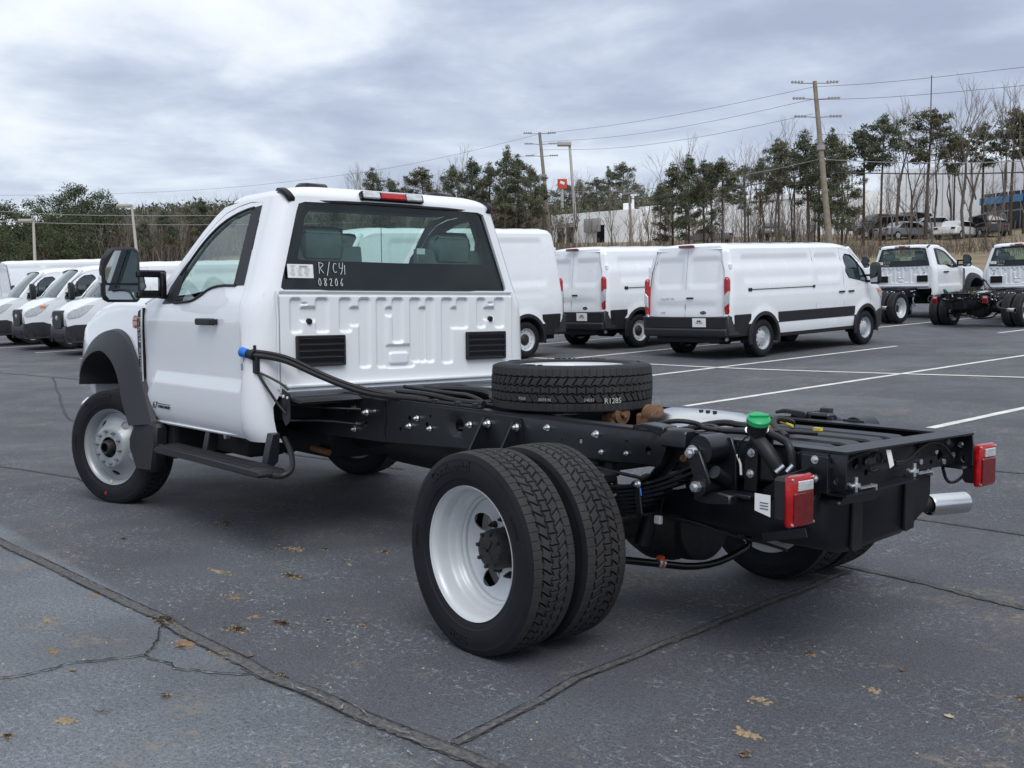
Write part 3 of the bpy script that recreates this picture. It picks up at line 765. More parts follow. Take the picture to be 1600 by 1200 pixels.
# rear window
def rearglass(u, z, off=0.): 
    w = interp(z, [1.456, 1.962], [.858, .668]); return (Xr(z)+.004+off-.02*(1-(u*u))*0+.03*abs(u)**6*.6, u*w, z)
mb = MB(); NX, NZ = 40, 14
vs = [rearglass(-1+2*i/NX, 1.458+(1.962-1.458)*j/NZ) for j in range(NZ+1) for i in range(NX+1)]
mb.raw(vs, [(j*(NX+1)+i, j*(NX+1)+i+1, (j+1)*(NX+1)+i+1, (j+1)*(NX+1)+i) for j in range(NZ) for i in range(NX)])
rw = mb.build('rear_window', M['glass'], truck, ang=180)
mb = MB()  # black ceramic border
def gl(u, v):
    z = 1.456+(1.964-1.456)*v; q = rearglass(u, z, .006); return q
gl.hint = lambda p: Vector((-1, 0, 0))
hole = [(-.84,.335),(-.865,.36),(-.88,.82),(-.86,.885),(-.81,.905),(0,.925),(.81,.905),(.86,.885),(.88,.82),(.865,.36),(.84,.335),(0,.325)]
patch(mb, [(-1,.0),(1,.0),(1,.97),(.985,1.0),(-.985,1.0),(-1,.97)], [hole], .08, gl, thick=.003)
mb.build('window_border', M['border'], rw, ang=60)
mb = MB(); mb.tube([rearglass(u, z, -.004) for u, z in [(-1,1.457),(-.5,1.456),(0,1.456),(.5,1.456),(1,1.457)]], .006, 6)
mb.tube([rearglass(u, z, -.004) for u, z in [(1,1.457),(1,1.6),(1,1.8),(1,1.945),(.97,1.966),(.5,1.968),(0,1.970),(-.5,1.968),(-.97,1.966),(-1,1.945),(-1,1.8),(-1,1.6),(-1,1.457)]], .010, 6)
mb.build('window_gasket', M['plastic'], rw)
mb = MB(); mb.tube([rearglass(.155/1.0, 1.62, .012), rearglass(.155, 1.93, .012)], .0022, 5); mb.build('sliding_pane_edge', M['gloss'], rw)
# paper sticker, hand writing
mb = MB(); x_ = Xr(1.56)-.004
for (y, z, dy, dz, mi) in [(.682,1.562,.162,.078,0)]: mb.box((x_, y, z), (.0016, dy, dz), rot=Matrix.Rotation(.10, 3, 'Y'))
st = mb.build('window_sticker', M['label'], truck)
mb = MB(); rr = random.Random(5)
for i in range(9):
    for j in range(3):
        if rr.random() < .8: z = 1.592-i*.007; mb.box((x_-.0014+(z-1.562)*.1, .735-j*.045-rr.uniform(0,.006), z), (.0008, rr.uniform(.014,.036), .0022))
mb.box((x_-.0014, .635, 1.538), (.0008, .04, .008)); mb.box((x_-.0014+.002, .665, 1.588), (.0008, .05, .010))
mb.build('sticker_print', M['print_g'], st)
GL = {'R': [[(0,0),(0,1)],[(0,1),(.45,.95),(.5,.7),(.05,.5),(.55,0)]], '/': [[(.1,-.2),(.45,1.1)]], 'C': [[(.5,.85),(.25,1),(.02,.5),(.2,.05),(.5,.15)]], '4': [[(.1,1),(0,.5),(.5,.55)],[(.5,1),(.4,.3),(.2,-.1)]], '1': [[(.25,.9),(.2,0)]],
      '0': [[(.25,1),(.03,.6),(.1,.1),(.35,.05),(.48,.5),(.3,.95)]], '8': [[(.45,.9),(.1,.95),(.1,.7),(.45,.3),(.3,.0),(.05,.15),(.4,.7),(.45,.9)]], '2': [[(.05,.8),(.25,1),(.45,.75),(.05,.05),(.55,.1)]], '6': [[(.4,1),(.1,.5),(.1,.05),(.4,.05),(.4,.4),(.12,.4)]]}
def scribble(mb, s_, y, z, size, adv):
    for ch in s_:
        for st_ in GL.get(ch, []):
            pts = [(Xr(z)-.004+ (z+v*size-z)*.105, y-u*size*.85, z+v*size) for u, v in st_]
            mb.tube([(p_[0], p_[1]+rr.uniform(-.0018,.0018), p_[2]+rr.uniform(-.0025,.0025)) for p_ in pts], .0016, 5, smooth=2)
        y -= adv
mb = MB(); scribble(mb, 'R/C4', .560, 1.552, .062, .043); scribble(mb, '1', .405, 1.548, .062, .04); scribble(mb, '08206', .572, 1.478, .046, .036)
tag(mb.build('marker_writing', M['chalk'], rw), kind='stuff')
# third brake light
mb = MB(); yc = .03
def bar(mb, y0, y1, xo, z0=1.994, z1=2.036, bev=.006): mb.box(((2.235+xo), (y0+y1)/2, (z0+z1)/2), (.035, abs(y1-y0), z1-z0), rot=Matrix.Rotation(.35, 3, 'Y'), bev=bev)
bar(mb, -.19+yc-.03, .19+yc+.035, .004, 1.988, 2.040)
bl_ = mb.build('high_brake_light', M['gloss'], truck)
mb = MB(); bar(mb, -.085+yc-.0, .09+yc, -.006); mb.build('red_lens', M['lens'], bl_)
for a, b_ in ((.098+yc, .215+yc), (-.205+yc, -.092+yc)):
    mb = MB(); bar(mb, a, b_, -.006); mb.build('clear_lens', M['clear'], bl_)
# marker lamps on the roof and black ditch mouldings
for y in (.46, -.46):
    mb = MB(); mb.prism([(2.36,2.045),(2.385,2.085),(2.50,2.092),(2.56,2.060),(2.56,2.045)], 'y', y-.075, y+.075, bev=.012); mb.build('roof_marker_lamp', M['gloss'], truck)
for s_ in (1, -1):
    mb = MB(); pts = [(2.238,.704,1.966),(2.240,.716,1.985),(2.250,.727,2.002),(2.275,.734,2.018),(2.31,.732,2.027),(2.345,.728,2.031)]
    P0 = [Vector((x, s_*y, z)) for x, y, z in pts]; vs = []
    for p in P0:
        for dy, dz, dx in ((.020,-.012,.004),(.016,.006,-.006),(-.016,.010,-.008),(-.020,-.006,.002)): vs.append((p.x+dx, p.y+s_*dy, p.z+dz))
    mb.raw(vs, [(i*4+j, i*4+(j+1) % 4, (i+1)*4+(j+1) % 4, (i+1)*4+j) for i in range(len(P0)-1) for j in range(4)]+[(0,1,2,3), tuple((len(P0)-1)*4+j for j in range(4))])
    mb.build('roof_moulding', M['plastic'], truck)
# doors
def door(s_):
    mb = MB()
    outer = P_([(x, z) for x, z in seam_r])+P_(seam_t)+P_(seam_f)
    win = P_([(2.487,1.487),(2.69,1.492),(2.84,1.476),(2.93,1.435),(3.02,1.405),(3.10,1.398),(3.30,1.392),(3.44,1.392),(3.42,1.46),(3.33,1.56),(3.24,1.65),(3.13,1.745),(3.02,1.815),(2.90,1.868),(2.76,1.905),(2.62,1.925),(2.52,1.932)])
    patch(mb, outer, [win], .035, wrap(s_), thick=.035, inner_mi=1)
    d = mb.build('door', [M['paint'], M['trim']], truck, ang=42)
    f = wrap(s_); 
    mb = MB(); g = lambda u, z: (f(u, z)[0], f(u, z)[1]-s_*.012, z); g.hint = f.hint
    patch(mb, P_([(2.47,1.47),(2.70,1.475),(2.84,1.46),(3.02,1.39),(3.46,1.375),(3.44,1.47),(3.34,1.575),(3.13,1.76),(2.90,1.885),(2.62,1.94),(2.50,1.945)]), [], .06, g)
    mb.build('side_window', M['glass_side'], d, ang=60)
    mb = MB(); g = lambda u, z: (f(u, z)[0], f(u, z)[1]+s_*.003, z); g.hint = f.hint
    patch(mb, P_([(2.385,1.484),(2.52,1.484),(2.555,1.936),(2.437,1.944)]), [], .05, g, thick=.006)       # black B-pillar applique
    mb.build('pillar_cover', M['plastic'], d); mb = MB()
    patch(mb, P_([(3.29,1.388),(3.485,1.384),(3.45,1.49),(3.34,1.60),(3.27,1.655),(3.285,1.5)]), [], .05, g, thick=.006)   # mirror sail
    mb.build('mirror_sail', M['plastic'], d)
    mb = MB()
    ln = [(2.487,1.484),(2.69,1.489),(2.84,1.473),(2.93,1.432),(3.02,1.402),(3.10,1.395),(3.30,1.389)]
    mb.tube([g(U(x, z), z) for x, z in ln], .0085, 6, smooth=1)
    ln = [(2.53,1.936),(2.62,1.930),(2.76,1.909),(2.90,1.872),(3.02,1.819),(3.13,1.749),(3.24,1.655),(3.33,1.565)]
    mb.tube([g(U(x, z), z) for x, z in ln], .0085, 6, smooth=1)
    mb.build('window_seal', M['plastic'], d)
    # handle
    y = s_*(Wz(1.275)+.012)
    mb = MB(); mb.box((2.745, y+s_*.012, 1.276), (.26, .022, .040), bev=.008); mb.box((2.64, y, 1.276), (.03, .03, .03)); mb.box((2.85, y, 1.276), (.03, .03, .03)); mb.build('door_handle', M['plastic'], d)
    mb = MB(); mb.cyl((2.655, y+s_*.02, 1.277), (2.655, y+s_*.027, 1.277), .010, n=14); mb.build('door_lock', M['gloss'], d)
    # mouldings on the lower door
    mb = MB(); y2 = s_*(Wz(.63)+.004); 
    mb.tube([(3.70,s_*.962,.615),(3.2,s_*.966,.62),(2.6,s_*.966,.625),(2.4,s_*.958,.63)], .008, 6); mb.build('sill_moulding', M['paint'], d)
    # badge
    if True:
        bx_ = MB(); yb = s_*(1.0035)
        text_into(bx_, '6.7', .062, M3((-s_*1,0,0), (0,0,1), (0,s_,0), (3.60, yb, .727)), ext=.0015, shear=.25)
        text_into(bx_, 'POWER STROKE', .026, M3((-s_*1,0,0), (0,0,1), (0,s_,0), (3.60-s_*.155, yb, .722)), ext=.0015, shear=.25)
        bx_.box((3.60-s_*.15, yb, .742), (.20, .002, .004)); bx_.build('engine_badge', M['gloss'], d)
    # towing mirror
    mr = MB()
    mr.prism([(s_*1.115,1.395),(s_*1.325,1.395),(s_*1.350,1.43),(s_*1.352,1.60),(s_*1.345,1.67),(s_*1.285,1.735),(s_*1.15,1.745),(s_*1.108,1.72),(s_*1.104,1.45)], 'x', 3.50, 3.55, bev=.016)
    mr.prism([(s_*1.13,1.41),(s_*1.315,1.41),(s_*1.335,1.44),(s_*1.335,1.59),(s_*1.27,1.72),(s_*1.16,1.73),(s_*1.12,1.70)], 'x', 3.545, 3.585, bev=.016)
    mo = mr.build('mirror', M['plastic'], d)
    a = MB(); a.prism([(s_*1.128,1.515),(s_*1.318,1.515),(s_*1.332,1.535),(s_*1.332,1.60),(s_*1.27,1.715),(s_*1.16,1.722),(s_*1.128,1.70)], 'x', 3.494, 3.502); a.build('upper_glass', M['mirror'], mo)
    a = MB(); a.prism([(s_*1.13,1.412),(s_*1.31,1.412),(s_*1.332,1.44),(s_*1.332,1.50),(s_*1.128,1.50)], 'x', 3.494, 3.502); a.build('lower_glass', M['mirror'], mo)
    a = MB(); a.box((3.53, s_*1.352, 1.535), (.045, .016, .05), bev=.006); a.build('mirror_signal', M['clear'], mo)
    a = MB(); a.box((3.475, s_*1.045, 1.575), (.040, .18, .045), bev=.01); a.box((3.475, s_*1.045, 1.445), (.045, .18, .05), bev=.012); a.box((3.46, s_*.985, 1.50), (.06, .045, .17), bev=.015); a.build('mirror_arm', M['gloss'], mo)
for s_ in (1, -1): door(s_)
# windscreen
mb = MB(); vs = []; NX, NZ = 20, 12
for j in range(NZ+1):
    t = j/NZ
    for i in range(NX+1):
        u = -1+2*i/NX; yw = (.90*(1-t)+.745*t)*u; x = (3.76*(1-t)+2.94*t)+.10*(1-u*u)*(1-.5*t)+.05*math.sin(PI*t); z = 1.385+(2.0-1.385)*t
        vs.append((x, yw, z))
mb.raw(vs, [(j*(NX+1)+i, j*(NX+1)+i+1, (j+1)*(NX+1)+i+1, (j+1)*(NX+1)+i) for j in range(NZ) for i in range(NX)])
mb.build('windscreen', M['glass_front'], truck, ang=180)
# fenders and hood
def Yf(x, z):
    w = 1.0-.10*ss(4.9, 5.4, x)-.03*ss(1.05, 1.36, z)
    ztop = interp(x, [3.78,4.25,4.57,4.84,5.06,5.22,5.30], [1.425,1.44,1.415,1.355,1.275,1.17,1.05]); d = ztop-z
    if d < .09: w -= .09*(1-math.sqrt(max(0, 1-((.09-max(d, 0))/.09)**2)))
    return w
def fend(s_):
    f = lambda x, z: (x, s_*Yf(x, z), z); f.hint = lambda p: Vector((0, s_, 0)); return f
for s_ in (1, -1):
    mb = MB()
    arch = [(3.66,.60),(3.74,.80),(3.84,.96),(3.94,1.07),(4.07,1.16),(4.29,1.205),(4.55,1.17),(4.81,1.07),(4.92,.93),(4.94,.79)]
    outer = [(3.778,1.425),(3.778,.80),(3.74,.60)]+[(3.70,.62)]+arch[1:]+[(5.22,.79),(5.27,.95),(5.27,1.05),(5.22,1.17),(5.06,1.275),(4.84,1.355),(4.57,1.415),(4.25,1.44)]
    outer = [(3.779,1.425),(3.779,.70),(3.79,.80)]+arch[2:]+outer[-9:]
    outer = [(3.779,1.425),(3.779,.86),(3.84,.96)]+arch[3:]+[(5.22,.79),(5.27,.95),(5.27,1.05),(5.22,1.17),(5.06,1.275),(4.84,1.355),(4.57,1.415),(4.25,1.44)]
    patch(mb, outer, [], .04, fend(s_), thick=.02)
    mb.prism([(3.779,.87),(3.779,.815),(3.745,.62),(3.735,.60),(3.62,.60),(3.70,.62),(3.72,.80)][::1] if False else [(3.779,.87),(3.779,.75),(3.752,.64),(3.745,.60),(3.752,.60),(3.80,.80),(3.84,.96)], 'y', s_*.965, s_*1.0)
    mb.build('fender', M['paint'], truck, ang=45)
    # arch flare
    mb = MB()
    O = [(3.593,.604),(3.655,.70),(3.713,.797),(3.815,.961),(3.922,1.086),(4.059,1.182),(4.281,1.227),(4.548,1.192),(4.77,1.12),(4.90,1.03),(4.953,.939),(4.968,.795)]
    I = [(3.906,.570),(3.965,.65),(4.036,.734),(4.064,.842),(4.12,.925),(4.20,.995),(4.36,1.058),(4.493,1.061),(4.65,1.03),(4.79,.972),(4.87,.90),(4.90,.797)]
    def chaikin(P, n=2):
        for _ in range(n):
            Q = [P[0]]
            for a_, b_ in zip(P, P[1:]): Q += [(a_[0]*.75+b_[0]*.25, a_[1]*.75+b_[1]*.25), (a_[0]*.25+b_[0]*.75, a_[1]*.25+b_[1]*.75)]
            P = Q+[P[-1]]
        return P
    O = resample(chaikin(O), .01, False); I = chaikin(I)
    def at_(poly, t):
        k = t*(len(poly)-1); i = min(int(k), len(poly)-2); fr_ = k-i; return (poly[i][0]*(1-fr_)+poly[i+1][0]*fr_, poly[i][1]*(1-fr_)+poly[i+1][1]*fr_)
    vs = []; n = 60
    for k in range(n+1):
        t = k/n; o_, i_ = at_(O, t), at_(I, t)
        mid = (o_[0]*.35+i_[0]*.65, o_[1]*.35+i_[1]*.65)
        vs += [(o_[0], s_*(Yf(o_[0], min(o_[1], 1.2))-.01), o_[1]), (o_[0]*.93+i_[0]*.07, s_*1.020, o_[1]*.93+i_[1]*.07), (mid[0], s_*1.062, mid[1]), (i_[0], s_*1.068, i_[1]), (i_[0]+(4.4-i_[0])*.02, s_*1.02, i_[1]), (i_[0]+(4.4-i_[0])*.05, s_*.72, i_[1]-.01)]
    m_n = 6
    mb.raw(vs, [(k*m_n+i, k*m_n+i+1, (k+1)*m_n+i+1, (k+1)*m_n+i) for k in range(n) for i in range(m_n-1)])
    mb.build('wheel_arch_flare', M['plastic_g'], truck, ang=30)
    mb = MB(); mb.prism([(3.60,.62),(3.92,.585),(4.02,.48),(4.02,.40),(3.90,.26),(3.62,.28),(3.56,.45),(3.54,.60)], 'y', s_*.93, s_*1.03, bev=.02)
    mb.build('mud_flap', M['plastic'], truck)
    # badge bezel in the fender
    mb = MB(); mb.prism([(3.775,1.36),(3.845,1.34),(3.872,1.28),(3.868,1.10),(3.845,.95),(3.80,.815),(3.775,.812)], 'y', s_*.975, s_*1.004, bev=.004)
    bz = mb.build('fender_badge', M['gloss'], truck)
    mb = MB(); mb.tube([(3.779, s_*1.003, 1.355), (3.781, s_*1.008, 1.20), (3.781, s_*1.008, .95), (3.779, s_*1.006, .82)], .006, 6); mb.build('chrome_strip', M['chrome'], bz)
    mb = MB(); text_into(mb, 'F-550', .078, M3((0,0,-1), (-1 if s_ > 0 else 1,0,0), (0,s_,0), (3.822, s_*1.005, 1.215)) if s_ < 0 else M3((0,0,-1), (-1,0,0), (0,1,0), (3.822, 1.005, 1.215)), ext=.003, space=1.0)
    text_into(mb, 'XL', .060, M3((0,0,-1), (-1,0,0) if s_ > 0 else (1,0,0), (0,s_,0), (3.822, s_*1.005, 1.06)), ext=.003)
    mb.build('model_letters', M['chrome'], bz)
    mb = MB(); text_into(mb, 'SUPER DUTY', .038, M3((0,0,-1), (-1,0,0) if s_ > 0 else (1,0,0), (0,s_,0), (3.815, s_*1.005, .925)), ext=.002); mb.build('small_letters', M['print_g'], bz)
    if s_ > 0:
        mb = MB(); mb.cyl((3.955, Yf(3.955, 1.255)+.001, 1.255), (3.955, Yf(3.955, 1.255)+.004, 1.255), .055, n=32); sk = mb.build('round_sticker', M['sticker'], truck, ang=0)
        mb = MB(); y_ = Yf(3.955, 1.255)+.0045; mb.box((3.955, y_, 1.275), (.095, .001, .008)); mb.box((3.955, y_, 1.232), (.05, .001, .022)); mb.lathe([(.050,y_),(.055,y_)], c=(3.955, 0, 1.255), n=32); mb.build('sticker_print', M['redm'], sk)
# hood
mb = MB(); vs = []; NX, NY = 18, 24
for i in range(NX+1):
    x = 3.76+(5.32-3.76)*i/NX; ze = interp(x, [3.76,4.25,4.57,4.84,5.06,5.22,5.32], [1.425,1.44,1.415,1.355,1.275,1.17,1.0]); we = 1.0-.12-.10*ss(4.9, 5.4, x)
    for j in range(NY+1):
        u = -1+2*j/NY; a = abs(u)
        z = ze-.005+.055*(1-a**3)+.02*ss(.5, .58, a)*(1-ss(.62, .72, a))-.015*(1-ss(.3, .5, a)); vs.append((x, u*we, z))
mb.raw(vs, [(i*(NY+1)+j, i*(NY+1)+j+1, (i+1)*(NY+1)+j+1, (i+1)*(NY+1)+j) for i in range(NX) for j in range(NY)])
mb.build('hood', M['paint'], truck, ang=50)
# front end: grille, lamps, bumper
mb = MB(); mb.prism([(5.18,.66),(5.30,.68),(5.33,1.12),(5.25,1.22),(5.10,1.22),(5.10,.66)], 'y', -.62, .62, bev=.02); g = mb.build('grille', M['plastic'], truck)
for k in range(4):
    mb = MB(); mb.box((5.325, 0, .76+k*.11), (.03, 1.16, .045), bev=.008); mb.build('grille_bar', M['plastic_g'], g)
for s_ in (1, -1):
    mb = MB(); mb.prism([(5.05,.88),(5.30,.90),(5.30,1.08),(5.18,1.16),(5.05,1.16)], 'y', s_*.62, s_*.86, bev=.03); mb.build('headlight', M['clear'], truck)
mb = MB(); mb.prism([(5.20,.47),(5.40,.48),(5.44,.56),(5.42,.66),(5.20,.66)], 'y', -.90, .90, bev=.04); mb.build('front_bumper', M['paint'], truck)
mb = MB(); mb.bx(5.12, 5.25, -.88, .88, .70, .92, bev=.02); mb.build('front_panel', M['paint'], truck)
# inner wheel wells and firewall so that the cab is closed below
mb = MB(); mb.bx(3.72, 5.15, -.68, .68, .55, 1.32); mb.build('engine_bay', M['dark'], truck)
mb = MB(); mb.bx(2.24, 3.72, -.93, .93, .85, .90); mb.bx(2.205, 2.24, -.82, .82, .80, 1.44); mb.bx(3.66, 3.76, -.93, .93, .62, 1.36)
for s_ in (1, -1): mb.bx(2.40, 3.70, s_*.82, s_*.92, .61, .86)
mb.build('cab_floor', M['dark'], truck)
mb = MB(); mb.prism([(-.80,.83),(.80,.83),(.84,.90),(-.84,.90)], 'x', 2.188, 2.203); mb.build('floor_back_wall', M['paint'], truck)
# interior
mb = MB(); mb.prism([(3.35,.66),(3.70,.66),(3.76,1.39),(3.60,1.43),(3.40,1.42),(3.33,1.34),(3.36,1.1)], 'y', -.90, .90, bev=.03); mb.build('dashboard', M['trim'], truck)
def seat(y0, y1, name='seat'):
    mb = MB(); yc = (y0+y1)/2; w = y1-y0
    mb.box((2.72, yc, .98), (.50, w, .18), bev=.05)
    o = mb.build('seat', M['seat'], truck)
    mb = MB(); mb.prism([(2.46,1.02),(2.58,1.02),(2.49,1.50),(2.45,1.70),(2.37,1.73),(2.33,1.55)], 'y', y0+.01, y1-.01, bev=.045); mb.build('backrest', M['seat'], o)
    mb = MB(); mb.prism([(2.435,1.02),(2.45,1.02),(2.36,1.72),(2.325,1.72),(2.30,1.55)], 'y', y0, y1, bev=.006); mb.build('plastic_wrap', M['wrap'], o)
    mb = MB(); mb.prism([(2.31,1.60),(2.42,1.60),(2.41,1.76),(2.37,1.83),(2.32,1.83),(2.285,1.76)], 'y', yc-.16, yc+.16, bev=.045); mb.build('headrest', M['wrap'], o)
seat(.20, .74); seat(-.74, -.20)
mb = MB(); mb.prism([(2.36,.98),(2.9,.98),(2.88,1.12),(2.5,1.14),(2.44,1.50),(2.36,1.50)], 'y', -.16, .16, bev=.03); mb.build('centre_seat', M['seat'], truck)
mb = MB(); pts = [(3.22+.07*math.cos(a), .45+.19*math.sin(a), 1.33+.17*math.cos(a)) for a in [2*PI*k/24 for k in range(25)]]; mb.tube(pts, .014, 6); mb.tube([(3.26,.45,1.33),(3.45,.45,1.22)], .03, 8); mb.box((3.22,.45,1.32), (.03,.30,.05)); mb.build('steering_wheel', M['plastic'], truck)
mb = MB(); mb.box((3.10, 0, 1.86), (.02, .26, .07), bev=.01); mb.tube([(3.11,0,1.88),(3.18,0,1.95)], .01, 6); mb.build('rear_view_mirror', M['gloss'], truck)
mb = MB(); mb.tube([(2.34,.70,1.86),(2.33,.66,1.45),(2.40,.62,1.05)], .018, 5); mb.tube([(2.34,-.70,1.86),(2.33,-.66,1.45),(2.40,-.62,1.05)], .018, 5); mb.build('seat_belt', M['plastic'], truck)
mb = MB(); mb.box((2.262, -.19, 1.70), (.003, .06, .036)); mb.build('belt_label', M['label'], truck)
mb = MB(); mb.prism([(.03,1.50),(.30,1.50),(.27,1.60),(.06,1.60)], 'x', 2.30, 2.32, bev=.008); mb.build('latch_cover', M['plastic'], truck)
# running boards
for s_ in (1, -1):
    rb = MB(); rb.prism([(3.45,.452),(3.38,.482),(3.30,.490),(1.95,.490),(1.90,.47),(1.95,.448),(3.35,.444)], 'y', s_*.93, s_*1.09, bev=.010)
    r_o = rb.build('running_board', M['plastic'], truck)
    tp = MB()
    for k in range(46):
        x = 3.36-k*.028; tp.box((x, s_*1.066, .493), (.016, .026, .006)); 
        if k % 1 == 0: tp.box((x, s_*.985, .492), (.018, .085, .004))
    tp.build('tread_plate', M['plastic_g'], r_o)
    for x in (2.95, 2.15):
        m_ = MB(); m_.prism([(s_*.82,.62),(s_*.93,.62),(s_*.97,.49),(s_*.97,.46),(s_*.82,.46)] if False else [(s_*.865,.66),(s_*.915,.66),(s_*.955,.485),(s_*.94,.455),(s_*.88,.50)], 'x', x-.032, x+.032, bev=.004); m_.build('step_bracket', M['frame'], r_o)
    m_ = MB(); m_.tube([(1.95, s_*1.02, .46), (1.84, s_*1.0, .462), (1.86, s_*.93, .49), (2.0, s_*.86, .56), (2.12, s_*.84, .63)], .016, 10, smooth=2); m_.build('end_tube', M['plastic'], r_o)
M['insul_l'] = mat('light_grey_plastic', (.42,.43,.44), .55, noise=.1)
# ================================================================ FRAME AND RUNNING GEAR (parts of the truck)
RY, RT = .4345, .850
def circp(x, z, r, n=14): return [(x+r*math.cos(2*PI*k/n), z+r*math.sin(2*PI*k/n)) for k in range(n)]
for s_ in (1, -1):
    mb = MB()
    web = [(-1.199,.722),(-.24,.706),(.30,.690),(.85,.662),(1.60,.640),(2.4,.60),(3.2,.58),(4.9,.58),(4.9,.80),(3.2,.80),(2.4,.85),(2.0,.858),(-1.199,.842)]
    holes = [circp(1.04,.756,.034,20), circp(-1.15,.80,.012), circp(-1.165,.745,.014), circp(1.46,.765,.014), circp(1.27,.79,.008), circp(1.30,.745,.013), circp(.14,.765,.013), circp(.26,.757,.006), circp(-.145,.79,.006), circp(-.27,.765,.017), circp(-.88,.80,.016), circp(-.46,.775,.018), circp(-1.00,.83,.006,8), circp(-1.13,.83,.006,8), circp(1.9,.70,.016), circp(1.55,.70,.012), circp(2.1,.76,.012), circp(-1.05,.715+.01,.004,6)]
    def f(x, z, s_=s_):
        y = RY
        r = math.hypot(x-1.04, z-.756); y -= .016*(1-ss(.036, .062, r))
        if x > .86: y += .004
        zt = 0.
        e_ = .842 if x < 1.7 else .855
        d = e_-z; 
        if z > .80 and x < 2.2 and d < .012: y -= .008*(1-d/.012) if d >= 0 else .008
        return (x, s_*y, z)
    f.hint = lambda p, s_=s_: Vector((0, s_, 0))
    patch(mb, web, holes, .05, f, grid=.03, thick=.008)
    # flanges
    for (x0, x1, zb0, zb1) in ((-1.199, -.24, .714, .698), (-.24, .85, .698, .654), (.85, 2.4, .654, .592)):
        mb.raw([(x0, s_*RY, zb0+.008), (x1, s_*RY, zb1+.008), (x1, s_*(RY-.075), zb1), (x0, s_*(RY-.075), zb0), (x0, s_*RY-s_*.006, zb0), (x1, s_*RY-s_*.006, zb1)], [(0,1,2,3),(4,5,2,3),(0,1,5,4)])
    mb.prism([(-1.199,.8505),(1.72,.8505),(1.74,.862),(2.5,.862),(2.5,.855),(1.76,.855),(1.74,.8425),(-1.199,.8425)], 'y', s_*(RY-.078), s_*(RY-.006))
    mb.prism([(-1.199,.8505),(1.72,.8505),(1.72,.8425),(-1.199,.8425)], 'y', s_*(RY-.008), s_*(RY-.001))
    rail = mb.build('frame_rail', M['frame'], truck, ang=30)
    mb = MB()  # reinforcing plate on the forward part, with its stepped end
    out_ = [(2.3,.60),(1.72,.615),(.93,.655),(.86,.672),(.84,.70),(.86,.715),(.84,.74),(.80,.76),(.775,.81),(.765,.838),(1.68,.842),(1.70,.845),(2.3,.850)]
    g = lambda x, z, s_=s_: (x, s_*(RY+.010-(.018*(1-ss(.036,.060,math.hypot(x-1.04, z-.756))))), z); g.hint = f.hint
    patch(mb, out_, [circp(1.04,.756,.034,20), circp(1.46,.765,.014), circp(1.27,.79,.008), circp(1.30,.745,.013), circp(1.55,.70,.012), circp(1.9,.70,.016), circp(2.1,.76,.012)], .04, g, thick=.004)
    mb.build('reinforcement_plate', M['frame'], rail, ang=30)
    mb = MB()
    mb.tube([(1.695, s_*(RY+.012), .85), (1.70, s_*(RY+.013), .80), (1.69, s_*(RY+.013), .74), (1.71, s_*(RY+.013), .68), (1.70, s_*(RY+.013), .62)], .003, 5)
    mb.build('weld_joint', M['frame2'], rail)
    # bolts
    bs = [(1.889,.766,.018),(1.386,.772,.013),(1.459,.725,.013),(1.27,.727,.012),(.925,.775,.014),(.356,.807,.013),(.037,.806,.014),(.005,.731,.009),(-.145,.740,.009),(1.80,.78,.008),(2.02,.785,.014),(2.02,.66,.014),(2.00,.69,.010)]
    for x, z, r in bs:
        b = MB(); b.bolt((x, s_*(RY+(.012 if x > .8 else 0)), z), (0, s_, 0), r=r*.8, h=r*1.1); b.build('bolt', M['zinc'], rail)
    # front spring hanger with two gussets
    mb = MB()
    for x in (.79, .565):
        mb.prism([(x+.02,.83),(x-.045,.83),(x-.055,.80),(x-.03,.66),(x+.12,.66)] if False else [(RY,.825),(RY+.03,.82),(RY+.16,.60),(RY+.16,.56),(RY,.60)] if s_ > 0 else [(-RY,.825),(-RY-.03,.82),(-RY-.16,.60),(-RY-.16,.56),(-RY,.60)], 'x', x, x+.010)
    mb.prism([(.80,.835),(.55,.835),(.53,.80),(.54,.62),(.83,.60)], 'y', s_*RY, s_*(RY+.012))
    mb.cyl((.68, s_*.46, .62), (.68, s_*.60, .62), .045, n=20)
    hg = mb.build('spring_hanger', M['frame'], rail)
    for x, z in ((.78,.793),(.565,.793)):
        b = MB(); b.bolt((x, s_*(RY+.014), z), (0, s_, 0), .015, .016); b.build('bolt', M['zinc'], hg)
    # jounce bracket over the axle end: curved plate with a channel on top
    mb = MB()
    arm = [(-.545,.862),(-.575,.80),(-.56,.74),(-.50,.735),(-.44,.735),(-.36,.665),(-.26,.610),(-.14,.585),(-.02,.58),(-.02,.592),(-.15,.602),(-.27,.632),(-.35,.69),(-.40,.75),(-.42,.80),(-.44,.862)]
    mb.prism(arm, 'y', s_*(RY+.002), s_*(RY+.010)); 
    strap = [(-.56,.80),(-.53,.86),(-.50,.875)]
    P = [(-.43,.80),(-.40,.745),(-.34,.68),(-.24,.628),(-.10,.598),(.04,.60)]
    for (x0, z0), (x1, z1) in zip(P, P[1:]):
        mb.raw([(x0, s_*RY, z0), (x1, s_*RY, z1), (x1, s_*(RY+.07), z1), (x0, s_*(RY+.07), z0), (x0, s_*RY, z0-.01), (x1, s_*RY, z1-.01), (x1, s_*(RY+.07), z1-.01), (x0, s_*(RY+.07), z0-.01)], [(0,1,2,3),(4,5,6,7),(0,1,5,4),(3,2,6,7)])
    mb.prism([(RY+.002,.80),(RY+.075,.80),(RY+.075,.86),(RY+.06,.875),(RY+.002,.875)] if s_ > 0 else [(-RY-.002,.80),(-RY-.075,.80),(-RY-.075,.86),(-RY-.06,.875),(-RY-.002,.875)], 'x', -.53, -.40, bev=.008)
